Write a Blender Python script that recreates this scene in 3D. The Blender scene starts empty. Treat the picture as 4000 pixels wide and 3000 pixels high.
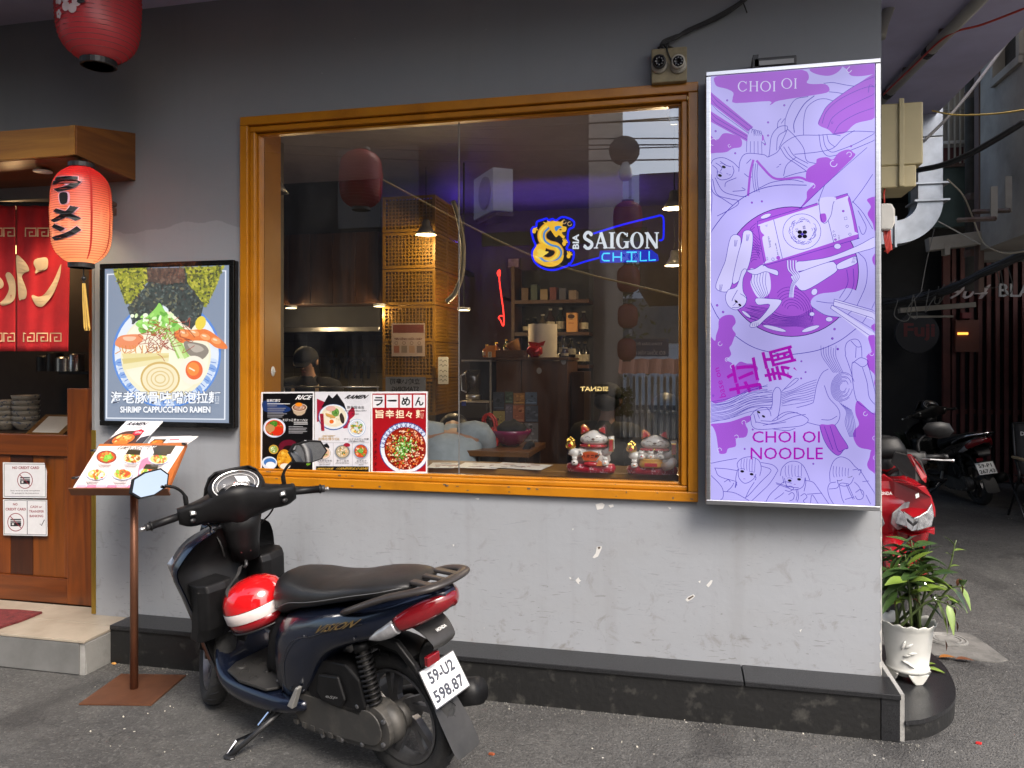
import bpy,bmesh,math,random
from mathutils import Vector,Matrix,noise
from mathutils.geometry import tessellate_polygon
random.seed(7)
V=Vector
R=math.radians
scene=bpy.context.scene
COL=scene.collection
# ---------------------------------------------------------------- camera
TH,FOC,HOR,DIST,EYE=R(12.77),3004.0,1409.0,3.64,1.58
cam_data=bpy.data.cameras.new('camera');cam=bpy.data.objects.new('camera',cam_data)
COL.objects.link(cam);scene.camera=cam
cam.location=(0,-DIST,EYE);cam.rotation_euler=(R(90),0,TH)
cam_data.sensor_width=36;cam_data.lens=36*FOC/4000
cam_data.shift_y=(HOR-1500)/4000;cam_data.clip_start=0.05;cam_data.clip_end=500
# ---------------------------------------------------------------- world, sun, exposure
world=bpy.data.worlds.new('World');scene.world=world;world.use_nodes=True
nt=world.node_tree
bg=nt.nodes['Background']
sky=nt.nodes.new('ShaderNodeTexSky');sky.sky_type='NISHITA';sky.sun_disc=False
SUN_EL,SUN_AZ=R(48),R(140)
sky.sun_elevation=SUN_EL;sky.sun_rotation=SUN_AZ
sky.dust_density=4.0;sky.ozone_density=0.6;sky.air_density=1.0
nt.links.new(sky.outputs[0],bg.inputs[0]);bg.inputs[1].default_value=0.15
sun_data=bpy.data.lights.new('sun','SUN');sun=bpy.data.objects.new('sun',sun_data);COL.objects.link(sun)
sun_data.energy=1.5;sun_data.angle=R(25);sun_data.color=(1,.96,.9)
sd=V((math.sin(SUN_AZ)*math.cos(SUN_EL),math.cos(SUN_AZ)*math.cos(SUN_EL),math.sin(SUN_EL)))
sun.rotation_euler=sd.to_track_quat('Z','Y').to_euler();sun.location=sd*30
vs=scene.view_settings;vs.view_transform='Standard';vs.look='None';vs.gamma=1.0
vs.exposure=1.25;vs.use_curve_mapping=False
EXPO=2.0 ** vs.exposure
cy=scene.cycles
scene.render.engine='CYCLES'
cy.use_denoising=True;cy.max_bounces=8;cy.diffuse_bounces=4;cy.glossy_bounces=4
cy.transmission_bounces=6;cy.transparent_max_bounces=12;cy.caustics_reflective=False;cy.caustics_refractive=False
cy.sample_clamp_indirect=4.0
# ---------------------------------------------------------------- pixel -> place helpers (4000 x 3000 photo pixels)
_s,_c=math.sin(TH),math.cos(TH)
def ray(u,v):
 a=(u-2000)/FOC
 return V((_c*a-_s,_c+_s*a,-(v-HOR)/FOC))
CAM=V((0,-DIST,EYE))
def W(u,v,y=0.0): # on a plane parallel to the shop wall
 d=ray(u,v);return CAM+d*((y+DIST)/d.y)
def G(u,v,z=0.0): # on a horizontal plane
 d=ray(u,v);return CAM+d*((z-EYE)/d.z)
def X(u,v,x): # on a plane across the shop wall
 d=ray(u,v);return CAM+d*(x/d.x)
def mir(p,y=0.04): # a thing seen mirrored in the window glass
 return V((p.x,2*y-p.y,p.z))
# ---------------------------------------------------------------- colour and materials
def lin(c):return c/12.92 if c <= .04045 else ((c+.055)/1.055) ** 2.4
def hx(s):
 s=s.lstrip('#');return tuple(lin(int(s[i:i+2],16)/255) for i in (0,2,4))+(1.0,)
def col(c):return hx(c) if isinstance(c,str) else (tuple(c)+(1.0,) if len(c) == 3 else tuple(c))
MATS={}
def nodes(m):return m.node_tree.nodes,m.node_tree.links
def pm(name,c,rough=.5,metal=0.0,var=.12,scale=6.0,bump=0.0,bscale=60.0,coat=0.0,spec=.5,c2=None,thr=None,rvar=.12,stretch=None,trans=0.0):
 """procedural painted / plastic / metal / wood surface"""
 if name in MATS:return MATS[name]
 m=bpy.data.materials.new(name);m.use_nodes=True;MATS[name]=m
 n,l=nodes(m);b=n['Principled BSDF']
 tc=n.new('ShaderNodeTexCoord');mp=n.new('ShaderNodeMapping');l.new(tc.outputs['Object'],mp.inputs[0])
 if stretch:mp.inputs['Scale'].default_value=stretch
 nz=n.new('ShaderNodeTexNoise');nz.inputs['Scale'].default_value=scale;nz.inputs['Detail'].default_value=5;nz.inputs['Roughness'].default_value=.6
 l.new(mp.outputs[0],nz.inputs['Vector'])
 c=col(c)
 mx=n.new('ShaderNodeMix');mx.data_type='RGBA'
 if c2 is None:
  lo=[max(0,k*(1-var)) for k in c[:3]]+[1];hi=[min(1,k*(1+var)) for k in c[:3]]+[1]
 else:lo,hi=c,col(c2)
 mx.inputs['A'].default_value=lo;mx.inputs['B'].default_value=hi
 rp=n.new('ShaderNodeMapRange');a,bb=thr or (.3,.7)
 rp.inputs['From Min'].default_value=a;rp.inputs['From Max'].default_value=bb
 l.new(nz.outputs['Fac'],rp.inputs['Value']);l.new(rp.outputs[0],mx.inputs['Factor']);l.new(mx.outputs['Result'],b.inputs['Base Color'])
 rr=n.new('ShaderNodeMapRange');rr.inputs['To Min'].default_value=max(.02,rough-rvar*rough);rr.inputs['To Max'].default_value=min(1,rough+rvar*rough+.02)
 nz2=n.new('ShaderNodeTexNoise');nz2.inputs['Scale'].default_value=scale*3.1;nz2.inputs['Detail'].default_value=4
 l.new(mp.outputs[0],nz2.inputs['Vector']);l.new(nz2.outputs['Fac'],rr.inputs['Value']);l.new(rr.outputs[0],b.inputs['Roughness'])
 b.inputs['Metallic'].default_value=metal;b.inputs['Specular IOR Level'].default_value=spec
 if coat:b.inputs['Coat Weight'].default_value=coat;b.inputs['Coat Roughness'].default_value=.06
 if trans:b.inputs['Transmission Weight'].default_value=trans
 if bump:
  nb=n.new('ShaderNodeTexNoise');nb.inputs['Scale'].default_value=bscale;nb.inputs['Detail'].default_value=4
  l.new(mp.outputs[0],nb.inputs['Vector'])
  bp=n.new('ShaderNodeBump');bp.inputs['Strength'].default_value=bump;bp.inputs['Distance'].default_value=.01
  l.new(nb.outputs['Fac'],bp.inputs['Height']);l.new(bp.outputs[0],b.inputs['Normal'])
 return m
def em(name,c,s):
 if name in MATS:return MATS[name]
 m=bpy.data.materials.new(name);m.use_nodes=True;MATS[name]=m
 n,l=nodes(m);n.remove(n['Principled BSDF'])
 e=n.new('ShaderNodeEmission');e.inputs[0].default_value=col(c);e.inputs[1].default_value=s
 l.new(e.outputs[0],n['Material Output'].inputs[0]);return m
def printed(name,rough=.4,glow=0.0,coat=0.0,dirt=.06):
 """flat print: colour per shape from the attribute Col"""
 if name in MATS:return MATS[name]
 m=bpy.data.materials.new(name);m.use_nodes=True;MATS[name]=m
 n,l=nodes(m);b=n['Principled BSDF']
 a=n.new('ShaderNodeVertexColor');a.layer_name='Col'
 tc=n.new('ShaderNodeTexCoord');nz=n.new('ShaderNodeTexNoise');nz.inputs['Scale'].default_value=35;nz.inputs['Detail'].default_value=6
 l.new(tc.outputs['Object'],nz.inputs['Vector'])
 mr=n.new('ShaderNodeMapRange');mr.inputs['To Min'].default_value=1-dirt*2;mr.inputs['To Max'].default_value=1+dirt
 l.new(nz.outputs['Fac'],mr.inputs['Value'])
 mx=n.new('ShaderNodeMix');mx.data_type='RGBA';mx.blend_type='MULTIPLY';mx.inputs['Factor'].default_value=1
 l.new(a.outputs['Color'],mx.inputs['A']);l.new(mr.outputs[0],mx.inputs['B'])
 l.new(mx.outputs['Result'],b.inputs['Base Color']);b.inputs['Roughness'].default_value=rough
 if coat:b.inputs['Coat Weight'].default_value=coat
 if glow:
  l.new(mx.outputs['Result'],b.inputs['Emission Color']);b.inputs['Emission Strength'].default_value=glow
  b.inputs['Base Color'].default_value=(0.05,.05,.05,1);l.remove(b.inputs['Base Color'].links[0])
 return m
def wood(name,c,c2,rough=.45,axis='X',scale=3.0,coat=0.0,knots=True):
 if name in MATS:return MATS[name]
 m=bpy.data.materials.new(name);m.use_nodes=True;MATS[name]=m
 n,l=nodes(m);b=n['Principled BSDF']
 tc=n.new('ShaderNodeTexCoord');mp=n.new('ShaderNodeMapping');l.new(tc.outputs['Object'],mp.inputs[0])
 st=[9,9,9];st['XYZ'.index(axis)]=.7;mp.inputs['Scale'].default_value=[k*scale/3 for k in st]
 wv=n.new('ShaderNodeTexNoise');wv.inputs['Scale'].default_value=3.0;wv.inputs['Detail'].default_value=7;wv.inputs['Distortion'].default_value=1.2
 l.new(mp.outputs[0],wv.inputs['Vector'])
 mx=n.new('ShaderNodeMix');mx.data_type='RGBA';mx.inputs['A'].default_value=col(c);mx.inputs['B'].default_value=col(c2)
 mr=n.new('ShaderNodeMapRange');mr.inputs['From Min'].default_value=.35;mr.inputs['From Max'].default_value=.68
 l.new(wv.outputs['Fac'],mr.inputs['Value']);l.new(mr.outputs[0],mx.inputs['Factor'])
 out=mx.outputs['Result']
 if knots:
  vo=n.new('ShaderNodeTexVoronoi');vo.inputs['Scale'].default_value=1.4
  mp2=n.new('ShaderNodeMapping');l.new(tc.outputs['Object'],mp2.inputs[0]);st2=[3,3,3];st2['XYZ'.index(axis)]=1.4;mp2.inputs['Scale'].default_value=st2
  l.new(mp2.outputs[0],vo.inputs['Vector'])
  k=n.new('ShaderNodeMapRange');k.inputs['From Min'].default_value=.03;k.inputs['From Max'].default_value=.12;k.inputs['To Min'].default_value=.35;k.inputs['To Max'].default_value=1
  l.new(vo.outputs['Distance'],k.inputs['Value'])
  m2=n.new('ShaderNodeMix');m2.data_type='RGBA';m2.blend_type='MULTIPLY';m2.inputs['Factor'].default_value=1
  l.new(out,m2.inputs['A']);l.new(k.outputs[0],m2.inputs['B']);out=m2.outputs['Result']
 l.new(out,b.inputs['Base Color']);b.inputs['Roughness'].default_value=rough
 if coat:b.inputs['Coat Weight'].default_value=coat;b.inputs['Coat Roughness'].default_value=.15
 bp=n.new('ShaderNodeBump');bp.inputs['Strength'].default_value=.12;bp.inputs['Distance'].default_value=.003
 l.new(wv.outputs['Fac'],bp.inputs['Height']);l.new(bp.outputs[0],b.inputs['Normal'])
 return m
def glass(name,ior=1.5,tint=(1,1,1),rough=0.0,base=0.0,film=0.0):
 """thin pane: see-through, with a mirror image that grows at grazing angles; film = faint dust haze"""
 if name in MATS:return MATS[name]
 m=bpy.data.materials.new(name);m.use_nodes=True;MATS[name]=m
 n,l=nodes(m);n.remove(n['Principled BSDF'])
 t=n.new('ShaderNodeBsdfTransparent');t.inputs[0].default_value=tuple(tint)+(1,)
 g=n.new('ShaderNodeBsdfGlossy');g.inputs['Roughness'].default_value=rough
 lw=n.new('ShaderNodeLayerWeight');lw.inputs[0].default_value=.5
 fr=n.new('ShaderNodeMath');fr.operation='POWER';fr.inputs[1].default_value=4.5;l.new(lw.outputs['Facing'],fr.inputs[0])
 r0=((ior-1)/(ior+1)) ** 2*1.7+base
 mx=n.new('ShaderNodeMixShader')
 ad=n.new('ShaderNodeMath');ad.operation='MULTIPLY_ADD';ad.inputs[1].default_value=1-r0;ad.inputs[2].default_value=r0;ad.use_clamp=True
 l.new(fr.outputs[0],ad.inputs[0]);l.new(ad.outputs[0],mx.inputs[0]);l.new(t.outputs[0],mx.inputs[1]);l.new(g.outputs[0],mx.inputs[2])
 out=mx.outputs[0]
 if film:
  df=n.new('ShaderNodeBsdfDiffuse');df.inputs[0].default_value=(.6,.6,.6,1)
  m2=n.new('ShaderNodeMixShader');tc=n.new('ShaderNodeTexCoord');mp=n.new('ShaderNodeMapping');mp.inputs['Scale'].default_value=(3,1,.7)
  nz=n.new('ShaderNodeTexNoise');nz.inputs['Scale'].default_value=2.2;nz.inputs['Detail'].default_value=8;nz.inputs['Roughness'].default_value=.7;nz.inputs['Distortion'].default_value=.8
  mr=n.new('ShaderNodeMapRange');mr.inputs['From Min'].default_value=.42;mr.inputs['From Max'].default_value=.8;mr.inputs['To Max'].default_value=film
  l.new(tc.outputs['Object'],mp.inputs[0]);l.new(mp.outputs[0],nz.inputs['Vector']);l.new(nz.outputs['Fac'],mr.inputs['Value']);l.new(mr.outputs[0],m2.inputs[0])
  l.new(out,m2.inputs[1]);l.new(df.outputs[0],m2.inputs[2]);out=m2.outputs[0]
 l.new(out,n['Material Output'].inputs[0]);return m
# ---------------------------------------------------------------- objects
def tag(o,label=None,cat=None,group=None,kind=None):
 if label:o['label']=label
 if cat:o['category']=cat
 if group:o['group']=group
 if kind:o['kind']=kind
 return o
def thing(name,label,cat,loc=(0,0,0),group=None,mtx=None):
 o=bpy.data.objects.new(name,None);COL.objects.link(o);o.empty_display_size=.1
 if mtx is not None:o.matrix_world=mtx
 else:o.location=loc
 tag(o,label,cat,group);o['_inv']=0;del o['_inv']
 return o
class MB:
 def __init__(s):s.v=[];s.f=[];s.c=[]
 def add(s,vs,fs,c=None):
  k=len(s.v);s.v += [V(p) for p in vs];s.f += [tuple(i+k for i in f) for f in fs];s.c += [c]*len(fs);return s
 def box(s,x0,x1,y0,y1,z0,z1,M=None,c=None):
  vs=[V((x,y,z)) for z in (z0,z1) for y in (y0,y1) for x in (x0,x1)]
  if M:vs=[M @ p for p in vs]
  return s.add(vs,[(0,2,3,1),(4,5,7,6),(0,1,5,4),(2,6,7,3),(0,4,6,2),(1,3,7,5)],c)
 def rings(s,rs,cap0=True,cap1=True,closed=False,c=None):
  n=len(rs[0]);vs=[p for r in rs for p in r];fs=[];m=len(rs)
  for i in range(m if closed else m-1):
   a,b=i*n,((i+1) % m)*n
   for j in range(n):k=(j+1) % n;fs.append((a+j,a+k,b+k,b+j))
  if not closed:
   if cap0:fs.append(tuple(range(n))[::-1])
   if cap1:fs.append(tuple((m-1)*n+j for j in range(n)))
  return s.add(vs,fs,c)
 def tube(s,pts,r,seg=8,cap=True,c=None,closed=False):
  pts=[V(p) for p in pts];n=len(pts);rs=r if isinstance(r,(list,tuple)) else [r]*n
  out=[];prev=None
  for i,p in enumerate(pts):
   if closed:d=pts[(i+1) % n]-pts[i-1]
   else:d=pts[min(i+1,n-1)]-pts[max(i-1,0)]
   d=d.normalized() if d.length >1e-9 else V((0,0,1))
   if prev is None:
    a=V((0,0,1)) if abs(d.z) <.9 else V((1,0,0));u=d.cross(a).normalized()
   else:
    u=prev-d*prev.dot(d);u=u.normalized() if u.length >1e-6 else d.orthogonal().normalized()
   prev=u;w=d.cross(u)
   out.append([p+(u*math.cos(t)+w*math.sin(t))*rs[i] for t in (2*math.pi*k/seg for k in range(seg))])
  return s.rings(out,cap,cap,closed,c)
 def lathe(s,prof,seg=20,M=None,cap0=True,cap1=True,c=None,sx=1,sy=1):
  M=M or Matrix();rs=[[M @ V((r*sx*math.cos(t),r*sy*math.sin(t),z)) for t in (2*math.pi*k/seg for k in range(seg))] for r,z in prof]
  return s.rings(rs,cap0,cap1,False,c)
 def ell(s,ctr,r,seg=14,M=None,c=None,n=8):
  rx,ry,rz=r if isinstance(r,(tuple,list)) else (r,r,r);ctr=V(ctr);rs=[]
  for i in range(n+1):
   a=-math.pi/2+math.pi*(i+.001*(1 if i == 0 else-1 if i == n else 0))/n
   q=[V((rx*math.cos(a)*math.cos(t),ry*math.cos(a)*math.sin(t),rz*math.sin(a))) for t in (2*math.pi*k/seg for k in range(seg))]
   rs.append([ctr+(M @ p if M else p) for p in q])
  return s.rings(rs,True,True,False,c)
 def prism(s,poly,f0,f1,c=None):
  """poly: 2-D outline; f0, f1 map (a, b) to the two end faces"""
  n=len(poly);tri=tessellate_polygon([[V((p[0],p[1],0)) for p in poly]])
  vs=[f0(*p) for p in poly]+[f1(*p) for p in poly]
  fs=[tuple(t) for t in tri]+[tuple(i+n for i in t)[::-1] for t in tri]+[(i,(i+1) % n,n+(i+1) % n,n+i) for i in range(n)]
  return s.add(vs,fs,c)
 def grid(s,fn,nu,nv,c=None):
  vs=[fn(i/nu,j/nv) for j in range(nv+1) for i in range(nu+1)]
  fs=[(j*(nu+1)+i,j*(nu+1)+i+1,(j+1)*(nu+1)+i+1,(j+1)*(nu+1)+i) for j in range(nv) for i in range(nu)]
  return s.add(vs,fs,c)
 def mesh(s,name,fix=True):
  me=bpy.data.meshes.new(name);me.from_pydata([tuple(p) for p in s.v],[],s.f)
  if any(c is not None for c in s.c):
   at=me.color_attributes.new('Col','FLOAT_COLOR','CORNER');buf=[]
   for f,c in zip(s.f,s.c):buf += list(col(c) if c is not None else (1,1,1,1))*len(f)
   if len(buf) == 4*len(me.loops):at.data.foreach_set('color',buf)
  if fix:
   bm=bmesh.new();bm.from_mesh(me);bmesh.ops.recalc_face_normals(bm,faces=bm.faces);bm.to_mesh(me);bm.free()
  me.update();return me
def obj(name,mb,mat,parent=None,smooth=False,bevel=0.0,subsurf=0,seg=2,solid=0.0,fix=True,auto=None):
 me=mb.mesh(name,fix) if isinstance(mb,MB) else mb
 o=bpy.data.objects.new(name,me);COL.objects.link(o)
 if mat and not me.materials:me.materials.append(mat)
 if parent:o.parent=parent
 if smooth:
  for p in me.polygons:p.use_smooth=True
 if solid:
  md=o.modifiers.new('s','SOLIDIFY');md.thickness=solid;md.offset=-1
 if bevel:
  md=o.modifiers.new('b','BEVEL');md.width=bevel;md.segments=seg;md.limit_method='ANGLE';md.angle_limit=R(35);md.harden_normals=False
 if subsurf:
  md=o.modifiers.new('u','SUBSURF');md.levels=md.render_levels=subsurf
 if auto is not None:
  for p in me.polygons:p.use_smooth=True
  me.set_sharp_from_angle(angle=R(auto))
 return o
def at(p,*rot):
 M=Matrix.Translation(V(p))
 for ax,a in rot:M=M @ Matrix.Rotation(R(a),4,ax)
 return M
def copy_tree(o,parent=None):
 c=o.copy();COL.objects.link(c)
 if parent:c.parent=parent
 for ch in list(o.children):copy_tree(ch,c)
 return c
def frame_mtx(o,x,z): # local x right, z up, y into
 x=x.normalized();z=z.normalized();y=z.cross(x)
 return Matrix(((x.x,y.x,z.x,o.x),(x.y,y.y,z.y,o.y),(x.z,y.z,z.z,o.z),(0,0,0,1)))
def spline(pts,n=6,closed=False):
 """Catmull-Rom through 2-D or 3-D points"""
 P=[V(p) if len(p) == 3 else V((p[0],p[1],0)) for p in pts];m=len(P);out=[]
 for i in range(m if closed else m-1):
  p1,p2=P[i],P[(i+1) % m]
  p0=P[i-1] if (i >0 or closed) else p1*2-p2
  p3=P[(i+2) % m] if (i+2 <m or closed) else p2*2-p1
  for k in range(n):
   t=k/n
   out.append(.5*((2*p1)+(p2-p0)*t+(2*p0-5*p1+4*p2-p3)*t*t+(3*p1-p0-3*p2+p3)*t ** 3))
 if not closed:out.append(P[-1])
 return out
# ---------------------------------------------------------------- flat print (posters, signs, lettering)
_txt={}
def text_shape(s,bold=0.0,space=1.0):
 k=(s,bold,space)
 if k not in _txt:
  c=bpy.data.curves.new('lettering','FONT');c.body=s;c.resolution_u=2;c.offset=bold;c.space_character=space;c.space_line=1.0
  o=bpy.data.objects.new('lettering',c);me=bpy.data.meshes.new_from_object(o)
  vs=[(p.co.x,p.co.y) for p in me.vertices];fs=[tuple(p.vertices) for p in me.polygons]
  bpy.data.objects.remove(o);bpy.data.curves.remove(c);bpy.data.meshes.remove(me)
  if not vs:vs=[(0,0),(1,1)]
  x0,x1=min(p[0] for p in vs),max(p[0] for p in vs);y0,y1=min(p[1] for p in vs),max(p[1] for p in vs)
  w,h=max(x1-x0,1e-6),max(y1-y0,1e-6)
  _txt[k]=([((x-x0)/w,(y-y0)/h) for x,y in vs],fs)
 return _txt[k]
class Art:
 """flat shapes on a surface given by pos(a, b, lift); later shapes lie a hair higher"""
 def __init__(s,pos,step=.00002):s.pos=pos;s.mb=MB();s.k=0;s.step=step
 def lift(s):s.k += 1;return s.k*s.step
 def poly(s,pts,c,h=None):
  h=s.lift() if h is None else h;pts=[(p[0],p[1]) for p in pts]
  tri=tessellate_polygon([[V((a,b,0)) for a,b in pts]])
  s.mb.add([s.pos(a,b,h) for a,b in pts],[tuple(t) for t in tri],c);return s
 def rect(s,a0,b0,a1,b1,c):return s.poly([(a0,b0),(a1,b0),(a1,b1),(a0,b1)],c)
 def ell(s,a,b,ra,rb,c,n=28,rot=0,a0=0,a1=360):
  ts=[R(a0+(a1-a0)*k/n) for k in range(n+(0 if a1-a0 == 360 else 1))];cr,sr=math.cos(R(rot)),math.sin(R(rot))
  return s.poly([(a+ra*math.cos(t)*cr-rb*math.sin(t)*sr,b+ra*math.cos(t)*sr+rb*math.sin(t)*cr) for t in ts],c)
 def blob(s,pts,c,n=5):return s.poly([(p.x,p.y) for p in spline(pts,n,True)],c)
 def line(s,pts,w,c,smooth=0,closed=False,h=None):
  h=s.lift() if h is None else h
  P=[V((p[0],p[1])) for p in (spline(pts,smooth,closed) if smooth else pts)]
  if closed:P.append(P[0].copy())
  vs=[];n=len(P)
  for i,p in enumerate(P):
   if closed and i in (0,n-1):d=P[1]-P[n-2]
   else:d=P[min(i+1,n-1)]-P[max(i-1,0)]
   if d.length <1e-9:d=V((1,0))
   q=V((-d.y,d.x)).normalized()*w/2;vs += [p+q,p-q]
  s.mb.add([s.pos(p.x,p.y,h) for p in vs],[(2*i,2*i+1,2*i+3,2*i+2) for i in range(n-1)],c);return s
 def ring(s,a,b,ra,rb,w,c,n=32,rot=0,a0=0,a1=360):
  cr,sr=math.cos(R(rot)),math.sin(R(rot));cl=a1-a0 == 360
  ts=[R(a0+(a1-a0)*k/n) for k in range(n+(0 if cl else 1))]
  return s.line([(a+ra*math.cos(t)*cr-rb*math.sin(t)*sr,b+ra*math.cos(t)*sr+rb*math.sin(t)*cr) for t in ts],w,c,closed=cl)
 def text(s,t,a0,b0,a1,b1,c,bold=0.0,shear=0.0,space=1.0,quad=None):
  """fit lettering into the box a0..a1 (reading direction), b0 (baseline side)..b1 (top)"""
  vs,fs=text_shape(t,bold,space);h=s.lift()
  def m(x,y):
   x=x+shear*(y-.5)
   if quad:
    q=quad;lo=V(q[0]).lerp(V(q[1]),x);hi=V(q[3]).lerp(V(q[2]),x);p=lo.lerp(hi,y);return p.x,p.y
   return a0+(a1-a0)*x,b0+(b1-b0)*y
  s.mb.add([s.pos(*m(x,y),h) for x,y in vs],fs,c);return s
 def obj(s,name,mat,parent=None):return obj(name,s.mb,mat,parent,fix=False)
def wall_art(y,step=.00002): # drawn in photo pixels on a plane parallel to the wall
 return Art(lambda u,v,h:W(u,v,y-h),step)
def panel_art(M,step=.00002): # drawn in metres on local x, z of a matrix, facing local -y
 return Art(lambda a,b,h:M @ V((a,-h,b)),step)
# ================================================================ materials of the setting
def wall_paint():
 m=bpy.data.materials.new('grey_wall_paint');m.use_nodes=True;n,l=nodes(m);b=n['Principled BSDF']
 tc=n.new('ShaderNodeTexCoord');sp=n.new('ShaderNodeSeparateXYZ');l.new(tc.outputs['Object'],sp.inputs[0])
 def noise_(scale,detail=5,st=(1,1,1),rough=.6,dist=0):
  mp=n.new('ShaderNodeMapping');mp.inputs['Scale'].default_value=st;l.new(tc.outputs['Object'],mp.inputs[0])
  z=n.new('ShaderNodeTexNoise');z.inputs['Scale'].default_value=scale;z.inputs['Detail'].default_value=detail;z.inputs['Roughness'].default_value=rough;z.inputs['Distortion'].default_value=dist
  l.new(mp.outputs[0],z.inputs['Vector']);return z.outputs['Fac']
 def rng(x,a,bb,c=0,d=1):
  r=n.new('ShaderNodeMapRange');r.inputs['From Min'].default_value=a;r.inputs['From Max'].default_value=bb;r.inputs['To Min'].default_value=c;r.inputs['To Max'].default_value=d
  l.new(x,r.inputs['Value']);return r.outputs[0]
 def math_(op,x,y):
  k=n.new('ShaderNodeMath');k.operation=op
  for i,q in enumerate((x,y)):
   if isinstance(q,(int,float)):k.inputs[i].default_value=q
   else:l.new(q,k.inputs[i])
  return k.outputs[0]
 def mix(f,a,bb,mode='MIX'):
  k=n.new('ShaderNodeMix');k.data_type='RGBA';k.blend_type=mode
  if isinstance(f,(int,float)):k.inputs['Factor'].default_value=f
  else:l.new(f,k.inputs['Factor'])
  for nm,q in (('A',a),('B',bb)):
   if isinstance(q,tuple):k.inputs[nm].default_value=q
   else:l.new(q,k.inputs[nm])
  return k.outputs['Result']
 # fresh pale coat up to a ragged roller line, older darker coat above
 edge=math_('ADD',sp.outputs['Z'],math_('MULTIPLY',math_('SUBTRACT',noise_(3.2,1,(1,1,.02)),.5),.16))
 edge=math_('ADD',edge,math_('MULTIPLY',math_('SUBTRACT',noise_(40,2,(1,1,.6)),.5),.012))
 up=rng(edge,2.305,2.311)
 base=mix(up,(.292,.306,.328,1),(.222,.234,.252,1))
 base=mix(rng(noise_(1.3,6),.35,.7,0,.55),base,(.30,.31,.32,1) if False else base)
 base=mix(math_('MULTIPLY',rng(noise_(2.2,7,(1,1,1.4)),.47,.72),.34),base,(.27,.27,.27,1))
 low=rng(sp.outputs['Z'],.2,1.1,1,0)
 smear=math_('MULTIPLY',rng(noise_(9,8,(1.1,1,1.0),.7,.6),.56,.72),math_('ADD',math_('MULTIPLY',low,.95),.14))
 base=mix(smear,base,(.19,.185,.18,1))
 scuff=math_('MULTIPLY',rng(noise_(26,4,(.35,1,2.2),.6,1.5),.63,.68),math_('MULTIPLY',low,.75))
 base=mix(scuff,base,(.15,.15,.15,1))
 runs=math_('MULTIPLY',rng(noise_(7,4,(1,1,.05)),.54,.74),.30)
 base=mix(runs,base,(.2,.2,.2,1))
 chips=math_('MULTIPLY',rng(noise_(38,2),.765,.775),rng(noise_(2.1,2),.52,.6))
 base=mix(chips,base,(.72,.71,.69,1))
 pits=math_('MULTIPLY',rng(noise_(70,1),.78,.80),low)
 base=mix(pits,base,(.07,.07,.07,1))
 l.new(base,b.inputs['Base Color']);l.new(rng(noise_(5,4),.3,.7,.42,.62),b.inputs['Roughness'])
 bp=n.new('ShaderNodeBump');bp.inputs['Strength'].default_value=.25;bp.inputs['Distance'].default_value=.006
 l.new(math_('ADD',noise_(14,6),math_('MULTIPLY',chips,-.6)),bp.inputs['Height']);l.new(bp.outputs[0],b.inputs['Normal'])
 return m
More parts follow.
